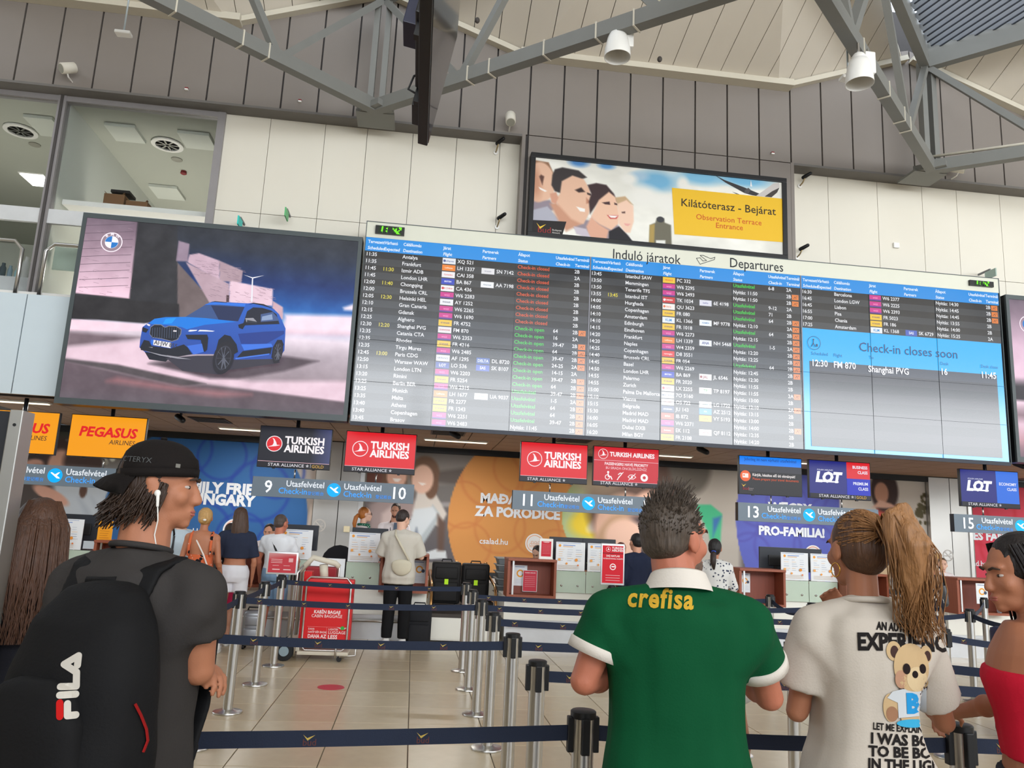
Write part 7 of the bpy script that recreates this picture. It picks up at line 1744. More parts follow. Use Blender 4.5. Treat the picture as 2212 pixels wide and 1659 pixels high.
b = MB(); b.tube([p1.T(np.array(q)) for q in ((-.05, -.12, 1.39), (-.045, -.125, 1.43), (.03, -.125, 1.435), (.04, -.12, 1.39))], .011, 8); b.build('grab_handle', M_BAG, bpk, sm=True)
for sg in (-1, 1):
    mb = MB(); b = MB(); b.cur = (150, 22, 22)
    q0 = [at(*q, 1.85) for q in (((292, 1520), (305, 1545), (317, 1575), (320, 1600), (310, 1625)) if sg > 0 else ((38, 1580), (36, 1600), (36, 1625)))]
    b.tube(q0, .003, 6)
    try: decal(b, bsurf, ray(300 if sg > 0 else 40, 1580), .002, .02).build('red_piping', M_PRS, bpk)
    except Exception: pass
b = Flat(1.6, .0003)
def fil(pts, c, wd=15):
    L_ = [at(x*.2532, y*.2532+1240, b.Y) for x, y in pts]; L_ = [(q[0], q[2]) for q in L_]; wd = wd*1.6/FPX
    Y_ = b.Y; b.line(L_, wd, c, ext=0)
    for q in L_: b.Y = Y_; b.disc(q[0], q[1], wd/2, c, 14)
WF = (206, 200, 190)
fil([(505, 962), (660, 958), (663, 820), (540, 740), (683, 655), (672, 752)], WF); fil([(498, 1045), (655, 1035)], WF); fil([(574, 1128), (574, 1243), (655, 1236)], WF); fil([(499, 1120), (500, 1250)], (196, 24, 22))
d_ = ray(150, 1480)
for sf_ in (psurf,):
    dc = decal(b, (np.vstack([bsurf[0], psurf[0]]), bsurf[1]+[tuple(i+len(bsurf[0]) for i in q) for q in psurf[1]]), d_, .0025, .012); dc.build('brand_lettering', M_PRS, bpk, kind='stuff')

# ---- man in the green football shirt
n0 = at(1463, 1238, 2.2)
p2 = P('grey haired man in a green shirt with gold lettering on the back', n0[0], 2.2, -8, 1.735, 'm', 'red', head=(-54, 0, 0), vox=.0062, wide=1.04, hk=.98)
p2.hc = p2.hc-np.array((0, 0, .028))
p2.pose('L', at(1262, 1470, 2.22), at(1380, 1440, 2.5), True); p2.pose('R', at(1662, 1505, 2.25), at(1560, 1420, 2.52), True)
p2.build_body(dec=.5)
M_GREEN = cloth('football_green', (5, 78, 45), .07)
M_POLO = cloth('white_trim', (224, 216, 206), .03)
p2.top('football_shirt', M_GREEN, hem=.82, e=.022, sleeve=.6, se=.024, neck=1.465, flare=.05, amp=.011, sc=(8, 8, 3.5), vox=.0085, seed=4, cuff=M_POLO, it=9)
gs = p2.last
k = p2.s; mb = MB(); R = []
for z, rx, ry in ((1.462, .1, .094), (1.478, .093, .088), (1.51, .078, .078), (1.514, .073, .073), (1.48, .069, .069)):
    R.append([(rx*k*math.cos(q), -.014*k+ry*k*math.sin(q), z*k-.018*math.sin(q)*k) for q in np.linspace(0, 6.283, 28, endpoint=False)])
mb.rings(R, caps=False); p2.emit('shirt_collar', np.array(mb.v), mb.f, M_POLO)
p2.bottoms('trousers', cloth('jeans', (60, 74, 100)), length=.06, e=.018, vox=.012); p2.shoes((60, 60, 64))
HG = hairmat('grey', (80, 69, 60), .75)
h2 = p2.hair(HG, 'crop', vol=1.0, amp=.003)
rnd = random.Random(5); pth = []
for i in range(800):
    a = rnd.uniform(-2.4, 2.4); t = rnd.uniform(-.2, 1.35)
    x, y, z = .081*math.cos(t)*math.sin(a), -.024-.093*math.cos(t)*math.cos(a), .036+.091*math.sin(t)
    n_ = unit((x, y+.02, z)); L_ = np.interp(t, [-.2, .5, 1.35], [.008, .016, .036])*rnd.uniform(.5, 1.25)
    sw = np.array((rnd.uniform(-.3, .5), rnd.uniform(.0, .6), .45))*(.4+max(0, t))
    b0 = np.array((x, y, z))
    pth.append([p2.hp(b0), p2.hp(b0+n_*L_*.5+sw*L_*.3), p2.hp(b0+n_*L_*.85+sw*L_*.8)])
p2.strands(h2, HG, pth, .0017)
# stubble beard
mb = MB(); p2.hell(mb, (0, .04, -.072), (.0495, .0575, .042)); p2.hell(mb, (0, .076, -.096), (.021, .0215, .019)); bv, bf = fuse(mb, .006, 2); p2.emit('beard', bv, bf, mat('beard_grey', (104, 84, 72), .9, vary=.4, scale=120))
b = Flat(1.75, .0002)
q = at(1338, 1312, 1.75); q2 = at(1512, 1319, 1.75); u_ = unit((q2-q)*(1, 0, 1)); Lr = np.linalg.norm((q2-q)*(1, 0, 1))
vs, _ = text_geo('crefisa', 'LEFT', .03, .1, 3, 1.12); wdt = max(v[0] for v in vs)
b.lay((206, 164, 52)); b.text('crefisa', .072, q, u=u_, v=(-u_[2], 0, u_[0]), bold=.03, shear=.1, xs=Lr/wdt/.072, res=3, spacing=1.12)
decal(b, gs, ray(1425, 1295), .003, .01).build('gold_lettering', M_PRS, p2.root, kind='stuff')

# ---- woman in the white printed shirt
n0 = at(1862, 1305, 2.3)
p3 = P('woman with a long blonde ponytail in a white printed shirt', n0[0], 2.3, -6, 1.7, 'f', 'tan', head=(12, -3, 0), vox=.0062, wide=.96)
p3.pose('L', at(1722, 1535, 2.36), at(1815, 1330, 2.55), True, dict(d=unit(at(1772, 1262, 2.5)-at(1815, 1330, 2.55)) @ p3.M, n=np.array((.5, .2, -.6)) @ p3.M, t=np.array((.6, -.2, .6)) @ p3.M, c=.35))
p3.pose('R', at(2040, 1560, 2.45), at(1960, 1440, 2.7), True)
p3.build_body(dec=.5)
M_WT = cloth('white_tee', (202, 192, 180), .04)
p3.top('printed_tee', M_WT, hem=.74, e=.024, sleeve=.7, se=.027, neck=1.475, flare=.06, amp=.014, sc=(7, 7, 3), vox=.0085, seed=8, it=9)
ws = p3.last
k = p3.s; mb = MB(); mb.tube([(.07*k*math.cos(q), -.014*k+.066*k*math.sin(q), 1.478*k-.012*k*math.sin(q)) for q in np.linspace(0, 6.283, 24, endpoint=False)], .009, 8, closed=True); p3.emit('shirt_collar', np.array(mb.v), mb.f, M_WT)
p3.bottoms('shorts', cloth('dark_shorts', (50, 54, 64)), length=.6, e=.018, vox=.012); p3.shoes((220, 218, 212))
HBl = hairmat('blonde', (150, 106, 66), .5); HBd = hairmat('darkblonde', (84, 56, 38), .55)
h3 = p3.hair(HBd, 'short', vol=1.0, amp=.003)
tie = np.array((.012, -.128, .055))
rnd = random.Random(9); pth = []
for i in range(240):   # combed back to the tie
    a = rnd.uniform(-1.75, 1.75); t = rnd.uniform(-.35, 1.5)
    s0 = np.array((.0845*math.cos(t)*math.sin(a), -.026-.0*.0+(-.0)+.098*math.cos(t)*(-math.cos(a)) if abs(a) < .9 else .05*math.cos(t)-.03, .036+.095*math.sin(t)))
    s0 = np.array((.0845*math.cos(t)*math.sin(a), -.028-.097*math.cos(t)*math.cos(a), .036+.0945*math.sin(t)))
    m1 = (s0*.6+tie*.4); c0 = np.array((0, -.026, .036)); m1 = c0+unit(m1-c0)*np.array((.087, .1, .097))*1.0
    m2 = (s0*.25+tie*.75); m2 = c0+unit(m2-c0)*np.array((.09, .103, .1))
    pth.append([p3.hp(s0), p3.hp(m1), p3.hp(m2), p3.hp(tie)])
p3.strands(h3, HBl, pth, .0016)
# ponytail: a swept mass and loose locks
tl = p3.hp(tie); Pq = [tl, at(1935, 1115, 2.16), at(1965, 1180, 2.13), at(1972, 1250, 2.14), at(1975, 1310, 2.15), at(1985, 1350, 2.15)]
Pq = [Pq[0]]+[p3.loc(q) for q in Pq[1:]]
mb = MB(); mb.tube(Pq, [.024, .05, .056, .046, .026, .006], 14); V, Fs = fuse(mb, .008, 4); V = wob(V, .012, (34, 34, 9), 4)
pt = p3.emit('ponytail', V, Fs, HBl); pth = []
for i in range(190):
    a, r_ = rnd.uniform(0, 6.28), rnd.uniform(.6, 1.12); ph = rnd.uniform(0, 6.28); q = []; dr = rnd.uniform(-.03, .06)
    for j, (c, rr) in enumerate(zip(Pq, [.02, .05, .057, .05, .036, .022])):
        w_ = .012*math.sin(ph+j*1.7)
        q.append(np.array(c)+np.array((math.cos(a)*rr*r_+w_+dr*j/5, math.sin(a)*rr*r_*.8, math.sin(a*2)*.01-.012*j*rnd.uniform(0, .8))))
    pth.append(q)
p3.strands(pt, HBl, pth, .0024)
mb = MB(); mb.tube([tl+np.array((math.cos(a)*.024, 0, math.sin(a)*.024)) for a in np.linspace(0, 6.28, 14, endpoint=False)], .007, 8, closed=True); p3.emit('hair_tie', np.array(mb.v), mb.f, cloth('tie_brown', (70, 48, 36)), pt)
mb = MB(); ec = p3.hp((-.082, -.004, -.062)); ed = p3.HM @ np.array((0, 1., 0)); mb.tube([ec+ed*.021*math.cos(a)+np.array((0, 0, 1))*.021*math.sin(a) for a in np.linspace(0, 6.28, 20, endpoint=False)], .0022, 6, closed=True); p3.emit('hoop_earring', np.array(mb.v), mb.f, mat('gold', (200, 150, 70), .25, metal=1))
# back print
b = Flat(1.9, .00025); KB = (30, 26, 26)
def pr(t, px0, py0, px1, py1, hpx, bold, shear=0):
    b.Y = 1.9; b.lay(KB); q, q2 = at(px0, py0, b.Y), at(px1, py1, b.Y); u_ = unit((q2-q)*(1, 0, 1)); L_ = np.linalg.norm((q2-q)*(1, 0, 1)); vs, _ = text_geo(t, 'LEFT', bold, shear, 2); wd_ = max(v[0] for v in vs); sz = hpx*b.Y/FPX/.7
    b.text(t, sz, q, u=u_, v=(-u_[2], 0, u_[0]), bold=bold, shear=shear, xs=L_/wd_/sz)
pr('AN AUTHENTIC', 1886, 1346, 2012, 1358, 19, .045); pr('EXPERIENCE', 1838, 1396, 2085, 1400, 40, .045)
pr('LET ME EXPLAIN IT', 1876, 1594, 2020, 1606, 16, .03); pr('I WAS BORN', 1870, 1628, 2066, 1640, 24, .04); pr('TO BE BOLD', 1866, 1659, 2066, 1668, 23, .04); pr('IN THE LIGHT', 1864, 1690, 2066, 1698, 23, .04)
# plain teddy bear motif
def be(x, y, rx, ry, c, L=1):
    b.Y = 1.9-L*.0009; q = at(x, y, b.Y); b.disc(q[0], q[2], rx*b.Y/FPX, c, 24, ry*b.Y/FPX)
TB, TD = (202, 172, 130), (160, 118, 90)
be(1928, 1400, 20, 24, TB); be(1930, 1402, 11, 15, (70, 48, 44), 2); be(2008, 1408, 16, 22, TB); be(2012, 1412, 9, 13, (70, 48, 44), 2)
be(1978, 1490, 40, 26, (70, 54, 50), 2); be(1972, 1440, 48, 58, TB, 3); be(1946, 1470, 16, 22, (186, 142, 116), 4); be(1980, 1478, 40, 22, TB, 4)
be(1986, 1470, 28, 30, (216, 192, 152), 5); be(1960, 1444, 10, 13, (34, 24, 24), 6); be(2000, 1444, 9, 12, (34, 24, 24), 6); be(1981, 1458, 8, 9, (30, 22, 22), 6)
be(1920, 1540, 20, 34, TB, 1); be(1924, 1556, 16, 18, TD, 2)
b.Y = 1.9-3*.0009; b.px([(1925, 1500), (1950, 1494), (2012, 1494), (2014, 1560), (1940, 1566), (1938, 1528), (1912, 1516)], (206, 210, 214))
b.Y = 1.9-5*.0009; b.lay((40, 150, 214)); q = at(1960, 1552, b.Y); b.text('B', 44*b.Y/FPX/.7, q, bold=.06)
b.Y = 1.9-3*.0009; b.px([(1946, 1566), (2012, 1562), (2012, 1572), (1948, 1576)], TB); be(1976, 1580, 44, 10, (60, 170, 214), 5)
decal(b, ws, ray(1950, 1450), .003, .009).build('shirt_print', M_PRS, p3.root, kind='stuff')

# ---- dark haired woman in a red top at the right edge
n0 = at(2208, 1345, 2.25)
p4 = P('dark haired woman in a red top at the right edge, hand on a post', n0[0]+.055, 2.27, 62, 1.655, 'f', 'tan', head=(22, -10, 0), vox=.0062, lean=.06)
hp_ = at(2035, 1550, 2.62)
p4.pose('L', at(2150, 1520, 2.42), at(2062, 1540, 2.6), True, dict(d=unit(at(2022, 1560, 2.72)-at(2062, 1540, 2.6)) @ p4.M, n=np.array((0, 0, -1.)) @ p4.M, t=np.array((.5, -.6, 0)) @ p4.M, c=.6)); p4.down('R')
p4.build_body(dec=.5)
M_REDT = cloth('red_top', (206, 30, 56), .05)
p4.top('red_top', M_REDT, hem=1.06, e=.01, sleeve=0, neck=1.33, amp=.003, vox=.0085, sides=())
p4.bottoms('trousers', cloth('dark_shorts'), length=.1, e=.016, vox=.012); p4.shoes((220, 218, 212))
HK = hairmat('black', (26, 18, 18), .4)
h4 = p4.hair(HK, 'long', L=.34, vol=1.04, amp=.005)
pth = []
for i in range(120):
    a = rnd.uniform(-2.2, 2.2); x, y = .09*math.sin(a), -.03-.1*math.cos(a)
    pth.append([p4.hp((x*.8, y*.8+.02, .1)), p4.hp((x*1.02, y, .02)), p4.hp((x*1.05, y-.02, -.12)), p4.hp((x*1.0+rnd.uniform(-.02, .02), y-.03, -.3))])
p4.strands(h4, HK, pth, .003)
# ---- long haired woman at far left behind the black board
n0 = at(78, 1290, 3.2)
p5 = P('woman with long brown hair in dark clothes at the far left', n0[0]-.03, 3.2, 18, 1.62, 'f', 'a', head=(10, 0, 0), vox=.01)
p5.down('L'); p5.down('R'); p5.build_body(); p5.top('dark_blouse', cloth('dark_blouse', (28, 28, 34)), hem=.8, sleeve=1.5, amp=.006); p5.bottoms('trousers', cloth('black_trousers'), length=.05); p5.shoes((40, 40, 44))
HLb = hairmat('longbrown', (74, 46, 30), .6); h5 = p5.hair(HLb, 'long', L=.42, vol=1.06)
pth = []
for i in range(140):
    x = rnd.uniform(-.095, .095); y = -.11-.03*math.cos(x*14)
    pth.append([p5.hp((x*.6, -.06, .12)), p5.hp((x, y-.01, .02)), p5.hp((x*1.1, y-.035, -.15)), p5.hp((x*1.05+rnd.uniform(-.02, .02), y-.04, -.27)), p5.hp((x+rnd.uniform(-.03, .03), y-.04, -.4))])
p5.strands(h5, HLb, pth, .003)
# ---- slight figure in pale top standing in front of the green shirt, mostly hidden
p6 = P('small figure in a white top and grey jeans almost hidden by the green shirt', at(1500, 1500, 2.95)[0], 2.95, 160, 1.4, 'f', 'a', vox=.012)
p6.down('L'); p6.down('R'); p6.build_body(); p6.top('white_top', cloth('plain_white', (220, 218, 214)), hem=.84, sleeve=.5); p6.bottoms('jeans', cloth('grey_jeans', (110, 114, 124), .2, 12), length=.05, e=.02); p6.shoes((210, 210, 210)); p6.hair(HB, 'short')
# ---------------------------------------------------------------- figures farther off
def bg(label, px_, pt, Y, yaw, sex='m', skin='a', head=(0, 0, 0), H=None, **k):
    q = at(px_, pt, Y); return P(label, q[0], Y, yaw, H or q[2], sex, skin, head, vox=.011, **k)
HBk = hairmat('jet', (24, 20, 20), .4); HAu = hairmat('auburn', (176, 104, 40), .4); HBn = hairmat('honey', (186, 146, 90), .4); HDb = hairmat('dark', (44, 32, 28), .4)
WSH = cloth('office_white', (232, 222, 222), .03)
# desk 7 customer
q = bg('man with short black hair in a beige shirt at the left desk', 84, 1074, 10.7, 25, 'm', 'red', (20, -8, 0)); q.pose('L', (-.26, .08, 1.13), (-.14, .33, 1.14)); q.pose('R', (.26, .08, 1.13), (.14, .33, 1.14)); q.build_body(); q.top('shirt', cloth('beige_shirt', (206, 196, 180)), hem=.84, sleeve=.6); q.bottoms('trousers', cloth('navy_trousers', (40, 46, 60)), length=.06); q.shoes((40, 36, 34)); q.hair(HBk, 'crop')
# bearded man in pale blue
q = bg('bearded man in a pale blue shirt with a dark shoulder strap', 396, 1096, 10.4, -150, 'm', 'pale', (0, -22, 0)); q.down('L'); q.down('R'); q.build_body(); q.top('shirt', cloth('pale_blue', (196, 212, 222)), hem=.84, sleeve=.55); q.bottoms('trousers', cloth('navy_trousers'), length=.06); q.shoes((40, 36, 34)); q.hair(HBk, 'crop')
mb = MB(); q.hell(mb, (0, .042, -.072), (.0505, .058, .043)); bv, bf = fuse(mb, .009, 2); q.emit('beard', bv, bf, mat('beard_black', (34, 26, 24), .9))
b = MB(); 
for a, c in zip([(.1, -.12, 1.3), (.1, .0, 1.475), (.1, .1, 1.38), (.11, .12, 1.15)][:-1], [(.1, .0, 1.475), (.1, .1, 1.38), (.11, .12, 1.15)]): b.beam(np.array(a)*q.s, np.array(c)*q.s, .06, .02, (1, 0, 0))
q.emit('bag_strap', np.array(b.v), b.f, M_BLACK, sm=False)
# blonde bun, orange flowered top
def floral(name, base, spots, sc, thr=.1):
    if name in MATS: return MATS[name]
    m = mat(name, base, .85, vary=.05, spec=.2); nt = m.node_tree; n = nt.nodes; b_ = n['Principled BSDF']; L_ = nt.links
    src = b_.inputs['Base Color'].links[0].from_socket
    for i, (c, k, lo) in enumerate(spots):
        v = n.new('ShaderNodeTexVoronoi'); v.inputs['Scale'].default_value = k; r = n.new('ShaderNodeValToRGB'); r.color_ramp.interpolation = 'CONSTANT'; r.color_ramp.elements[0].color = (1, 1, 1, 1); r.color_ramp.elements[1].position = lo; r.color_ramp.elements[1].color = (0, 0, 0, 1)
        tc = n.new('ShaderNodeTexCoord'); mp = n.new('ShaderNodeMapping'); mp.inputs['Location'].default_value = (i*3.7, i*1.3, i*.7); L_.new(tc.outputs['Object'], mp.inputs[0]); L_.new(mp.outputs[0], v.inputs['Vector']); L_.new(v.outputs['Distance'], r.inputs[0])
        x = n.new('ShaderNodeMix'); x.data_type = 'RGBA'; L_.new(r.outputs[0], x.inputs[0]); L_.new(src, x.inputs[6]); x.inputs[7].default_value = lin(c)+(1,); src = x.outputs[2]
    L_.new(src, b_.inputs['Base Color']); return m
q = bg('woman with a blonde bun in an orange backless flowered top', 446, 1098, 9.6, 0, 'f', 'tan', (0, 4, 0)); q.down('L'); q.pose('R', (.22, -.03, 1.12), (.24, .12, .92)); q.build_body()
M_FL = floral('orange_floral', (206, 104, 66), [((30, 26, 30), 14, .34), ((214, 190, 180), 22, .2)], 14)
q.top('flowered_top', M_FL, hem=.9, sleeve=0, neck=1.2, amp=.004, sides=()); q.bottoms('flowered_trousers', M_FL, length=.1, e=.02); q.shoes((190, 150, 120))
for sg in (-1, 1):
    b = MB(); b.tube([np.array(t)*q.s for t in ((sg*.13, -.09, 1.18), (sg*.125, -.105, 1.3), (sg*.12, -.07, 1.43), (sg*.115, -.01, 1.462), (sg*.11, .09, 1.4), (sg*.1, .12, 1.2))], .016, 8); q.emit('shoulder_strap', np.array(b.v), b.f, M_FL)
b = MB(); b.tube([np.array(t)*q.s for t in ((-.1, -.02, 1.46), (-.04, -.11, 1.36), (.06, -.125, 1.2), (.14, -.12, 1.02))], .01, 6); q.emit('bag_strap', np.array(b.v), b.f, mat('white_strap', (226, 216, 210)))
h = q.hair(HBn, 'lowbun', vol=1.0); b = MB(); b.ell(q.hp((.03, -.16, -.01)), (.02, .012, .012)); q.emit('hair_clip', np.array(b.v), b.f, M_WHITE, h)
# black and white flowered companion, mostly hidden
q = bg('person in a black and white flowered top behind the white shorts', 497, 1160, 10.55, 10, 'f', 'a', H=1.5); q.down('L'); q.down('R'); q.build_body(); q.top('flowered_top', floral('bw_floral', (30, 30, 38), [((190, 200, 210), 20, .26)], 20), hem=.86, sleeve=.8, flare=.04); q.bottoms('pink_shorts', cloth('pink_shorts', (206, 50, 96)), length=.56); q.shoes((60, 60, 70)); q.hair(HDb, 'short')
# long brown hair, navy crop top, white shorts
q = bg('girl with long brown hair, navy crop top and white shorts', 520, 1097, 10.0, 6, 'f', 'tan', (18, 0, 0)); q.pose('L', (-.24, -.03, 1.12), (-.2, .16, 1.0)); q.pose('R', (.23, -.02, 1.1), (.22, .05, .88)); q.build_body(); q.top('crop_top', cloth('navy_crop', (42, 48, 66)), hem=1.13, e=.02, sleeve=.85, se=.025, flare=.1, amp=.006); q.bottoms('white_shorts', cloth('white_denim', (226, 226, 232), .03), waist=1.05, length=.72, e=.016, hem_r=.09); q.shoes((226, 226, 222), 'sneaker'); q.hair(hairmat('chestnut', (70, 48, 34), .5), 'long', L=.52, vol=1.02)
# man in white with cross-body strap
q = bg('man in a white shirt with a black cross-body strap at the left desk', 608, 1112, 10.8, -14, 'm', 'red', (-20, -6, 0)); q.pose('L', (-.27, .0, 1.13), (-.28, .1, .9)); q.pose('R', (.27, .06, 1.14), (.2, .28, 1.02)); q.build_body(); q.top('white_tee', cloth('bright_white', (226, 228, 232), .03), hem=.84, e=.02, sleeve=.62); q.bottoms('denim_shorts', cloth('light_denim', (130, 160, 190), .15), length=.5, e=.02); q.shoes((60, 70, 90)); q.hair(hairmat('buzz', (76, 64, 58), .4), 'crop', vol=.96, amp=.001)
b = MB(); b.tube([np.array(t)*q.s for t in ((-.08, .02, 1.475), (-.06, -.11, 1.4), (.04, -.14, 1.25), (.14, -.13, 1.1), (.17, -.05, 1.0))], .012, 6); q.emit('cross_body_strap', np.array(b.v), b.f, M_BLACK)
# staff
def staff(label, px_, pt, Y, yaw, sex, hr, style, head, H=None, hl=.0, skin='pale', arms=True, blouse=None):
    q = bg(label, px_, pt, Y, yaw, sex, skin, head, H); q.pose('L', (-.24, .1, 1.14), (-.12, .32, 1.1)); q.pose('R', (.24, .1, 1.14), (.12, .32, 1.1)); q.build_body(); q.top('uniform_shirt', blouse or WSH, hem=.84, sleeve=1.6 if sex == 'm' else .7); q.bottoms('trousers', cloth('navy_trousers'), length=.06); q.shoes((30, 28, 28)); q.hair(hr, style, L=hl); return q
q = staff('airline clerk with an orange ponytail, glasses and a green scarf', 787, 1096, 12.85, -78, 'f', HAu, 'short', (0, 0, 0))
b = MB(); b.tube([q.hp(t) for t in ((0, -.11, .0), (0, -.15, -.05), (.01, -.17, -.15), (.02, -.16, -.27))], [.026, .036, .034, .012], 10); q.emit('ponytail', np.array(b.v), b.f, HAu)
b = MB(); b.tube([(.075*q.s*math.cos(t), -.0+.07*q.s*math.sin(t), 1.49*q.s) for t in np.linspace(0, 6.28, 16, endpoint=False)], .022, 8, closed=True); b.cone(np.array((.02, .08, 1.48))*q.s, np.array((.04, .12, 1.36))*q.s, .03, .012); q.emit('neck_scarf', np.array(b.v), b.f, floral('green_scarf', (40, 96, 76), [((200, 206, 190), 40, .25)], 30))
b = MB()
for g_ in (-1, 1): b.tube([q.hp((g_*.031+.02*math.cos(t), .102, .006+.014*math.sin(t))) for t in np.linspace(0, 6.28, 12, endpoint=False)], .002, 5, closed=True); b.tube([q.hp((g_*.05, .1, .01)), q.hp((g_*.08, .0, .008))], .002, 5)
q.emit('glasses', np.array(b.v), b.f, M_BLACK)
q = staff('bearded airline clerk in a white shirt and grey tie', 855, 1088, 13.6, -172, 'm', HDb, 'crop', (-18, -14, 0), skin='a')
mb = MB(); q.hell(mb, (0, .042, -.072), (.0505, .058, .043)); bv, bf = fuse(mb, .009, 2); q.emit('beard', bv, bf, mat('beard_brown', (64, 42, 34), .9)); b = MB(); b.prism([(-.022, 1.46), (.022, 1.46), (.032, 1.1), (0, 1.05), (-.032, 1.1)], (0, .15*q.s, 0), (q.s, 0, 0), (0, 0, q.s), (0, .012, 0)); q.emit('tie', np.array(b.v), b.f, cloth('grey_tie', (88, 100, 116)), sm=False)
b = MB(); b.tube([np.array(t)*q.s for t in ((-.06, .02, 1.49), (-.07, .12, 1.36), (-.03, .155, 1.16), (.03, .155, 1.16), (.07, .12, 1.36), (.06, .02, 1.49))], .006, 6); q.emit('lanyard', np.array(b.v), b.f, M_BLACK)
staff('clerk with dark hair half hidden by the man in white', 583, 1142, 12.5, 175, 'm', HDb, 'crop', (0, -12, 0), H=1.5, skin='a')
staff('clerk with dark tied hair bending behind the counter card', 1163, 1180, 12.6, 150, 'f', HDb, 'lowbun', (0, -30, 0), H=1.36, blouse=cloth('cream_blouse', (226, 206, 180)))
staff('red haired clerk looking over the notices left of the green collar', 1342, 1170, 12.6, 178, 'f', hairmat('auburn_dark', (110, 52, 36), .4), 'short', (0, -4, 0), H=1.47)
q = staff('clerk drinking from a cup behind the patterned dress', 2034, 1203, 12.7, 155, 'f', hairmat('lightbrown', (104, 78, 56), .4), 'lowbun', (0, -4, 0), H=1.46)
# customer at desk 10
q = bg('customer in a beige shirt with a cream cross-body bag at desk ten', 872, 1102, 10.78, -6, 'm', 'pale', (-42, -16, 0)); q.pose('L', (-.27, .06, 1.15), (-.17, .29, 1.19)); q.pose('R', (.27, .06, 1.15), (.19, .29, 1.19)); q.build_body(); q.top('loose_tee', cloth('oat_tee', (202, 196, 184), .04), hem=.8, e=.034, sleeve=.95, se=.035, flare=.06, amp=.01, sc=(8, 8, 4)); q.bottoms('black_trousers', cloth('black_trousers'), length=.12, e=.024); q.shoes((228, 226, 222), 'sneaker'); q.hair(HDb, 'crop')
cb = thing('cross_body_bag', 'cream half-moon bag on the back of the beige shirted customer', 'bag', (q.pos[0]+.03, q.pos[1]-.2, 1.0))
b = MB(); mbx = MB(); mbx.ell(np.array((.05, -.2, 1.06)), (.14, .05, .13)); V, Fs = fuse(mbx, .012, 3); V[:, 2] = np.where(V[:, 2] > 1.1, 1.1+(V[:, 2]-1.1)*.5, V[:, 2]); b.v = [tuple(t) for t in q.T(V)]; b.f = Fs; b.build('pouch', cloth('cream_bag', (206, 198, 176)), cb, sm=True)
b = MB(); b.tube([q.T(np.array(t)*q.s) for t in ((.14, -.17, 1.1), (.03, -.185, 1.28), (-.06, -.16, 1.42), (-.08, -.02, 1.49))], .014, 8); b.build('strap', cloth('cream_bag'), cb, sm=True)
# near the green shirt
q = bg('person in a blue and black jacket half hidden by the green collar', 1376, 1168, 10.4, 20, 'm', 'a', H=1.62); q.down('L'); q.down('R'); q.build_body(); q.top('jacket', cloth('dark_jacket', (34, 40, 60)), hem=.84, sleeve=1.7, e=.024); q.bottoms('trousers', cloth('black_trousers'), length=.06); q.shoes((40, 40, 44)); q.hair(HBk, 'crop')
q = bg('woman with a dark ponytail in a white paisley blouse', 1545, 1165, 9.3, -20, 'f', 'tan', (-10, 0, 0)); q.pose('L', (-.24, .04, 1.13), (-.14, .28, 1.1)); q.pose('R', (.24, .04, 1.13), (.14, .28, 1.1)); q.build_body(); q.top('paisley_blouse', floral('paisley', (216, 214, 210), [((58, 64, 84), 26, .3), ((210, 208, 206), 52, .24)], 30), hem=.82, e=.024, sleeve=1.2, flare=.05); q.bottoms('trousers', cloth('navy_trousers'), length=.06); q.shoes((60, 50, 44)); h = q.hair(HBk, 'short')
b = MB(); b.tube([q.hp(t) for t in ((0, -.115, -.03), (0, -.15, -.07), (.0, -.165, -.16), (.01, -.16, -.25))], [.022, .036, .036, .01], 10); pt_ = q.emit('ponytail', np.array(b.v), b.f, HDb, h); b = MB(); b.ell(q.hp((0, -.125, -.035)), (.028, .022, .018)); q.emit('hair_tie', np.array(b.v), b.f, mat('blue_tie', (40, 80, 190)), h)
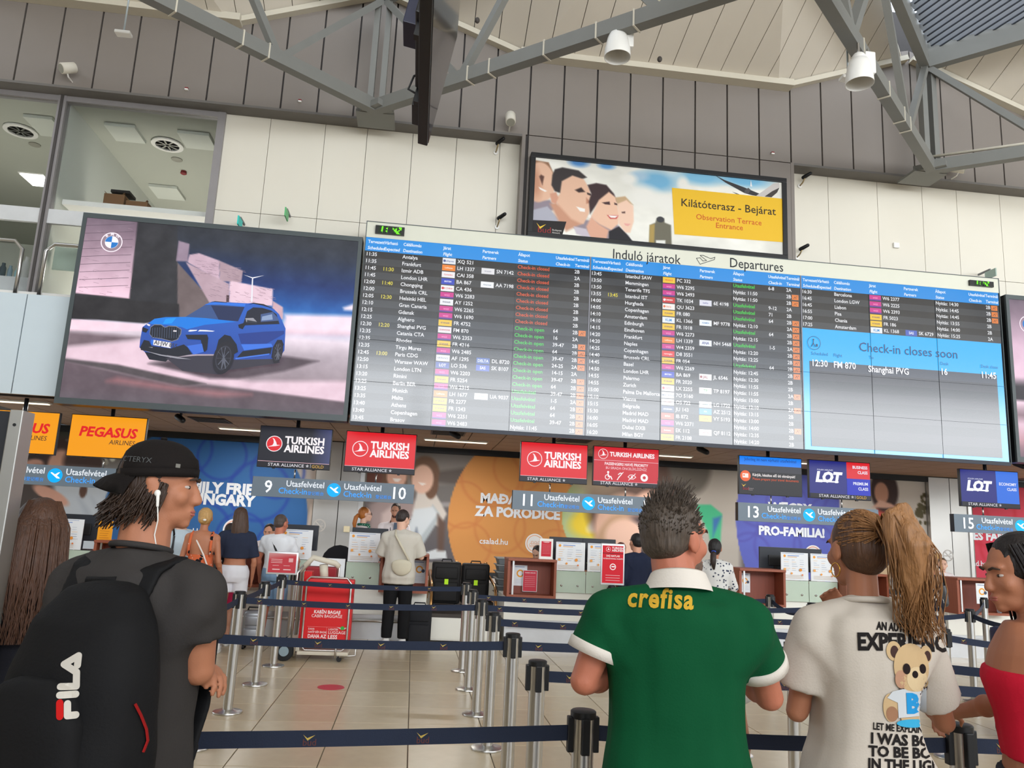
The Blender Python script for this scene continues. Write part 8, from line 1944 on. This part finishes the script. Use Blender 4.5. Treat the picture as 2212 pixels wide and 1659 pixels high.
q = bg('woman with a blonde bun in a black dress with white fans', 2010, 1192, 10.6, 38, 'f', 'tan', (24, -8, 0)); q.pose('L', (-.23, .02, 1.12), (-.2, .2, .98)); q.pose('R', (.23, -.02, 1.12), (.22, .08, .9)); q.build_body(); M_FAN = floral('fan_dress', (26, 28, 40), [((206, 202, 196), 11, .36), ((40, 42, 54), 30, .26)], 12); q.top('dress_bodice', M_FAN, hem=.9, sleeve=0, neck=1.4, sides=()); q.bottoms('dress_skirt', M_FAN, waist=1.05, length=.5, skirt=True, e=.02); q.shoes((170, 140, 120)); q.hair(HBn, 'bun')
hb = thing('handbag', 'large black handbag on the shoulder of the woman in the fan dress', 'handbag', (q.pos[0]+.25, q.pos[1]-.1, .75))
b = MB(); mbx = MB(); mbx.rings([[np.array((.24+w_*math.cos(t), -.04+d_*math.sin(t), z)) for t in np.linspace(0, 6.28, 16, endpoint=False)] for z, w_, d_ in ((.8, .12, .07), (.84, .17, .09), (1.0, .16, .08), (1.14, .1, .04))]); V, Fs = fuse(mbx, .014, 3); b.v = [tuple(t) for t in q.T(V)]; b.f = Fs; b.build('pouch', mat('black_leather', (24, 24, 28), .4), hb, sm=True)
b = MB(); b.tube([q.T(np.array(t)) for t in ((.2, -.1, 1.1), (.16, -.1, 1.3), (.13, -.03, 1.4), (.16, .06, 1.3), (.24, .02, 1.1))], .012, 8); b.build('strap', mat('black_leather'), hb, sm=True)
# bottle, cup, navy case
p = at(2084, 1300, YD-.1); t = thing('water_bottle', 'clear plastic water bottle on a ledge of the right desk', 'bottle', (8.95, YD-.12, .7)); bx_, by_ = 8.95, YD-.12
MB().lathe([(0, 0), (.032, 0), (.034, .02), (.034, .15), (.028, .18), (.013, .21), (.013, .225), (0, .225)], (bx_, by_, .7), 16).build('body', mat('clear_plastic', (220, 226, 232), .1, trans=.8, ior=1.33), t, angle=40); MB().lathe([(0, .225), (.016, .225), (.016, .245), (0, .245)], (bx_, by_, .7), 12).build('cap', mat('pink_cap', (220, 170, 190)), t)
qn = at(2178, 1400, 6.6)
suitcase(qn[0]+.12, 6.6, 0, .42, .26, .95, 'tall navy suitcase beside the face of the woman in red', mat('navy_shell', (24, 32, 66), .5), None)
pn = at(548, 1325, 10.3); suitcase(pn[0], 10.35, 0, .24, .18, .46, 'small silver bag beside the legs of the white shorts girl', mat('silver_bag', (150, 152, 156), .35, metal=.6), None, 'bag')
bpy.data.scenes.remove(WB)
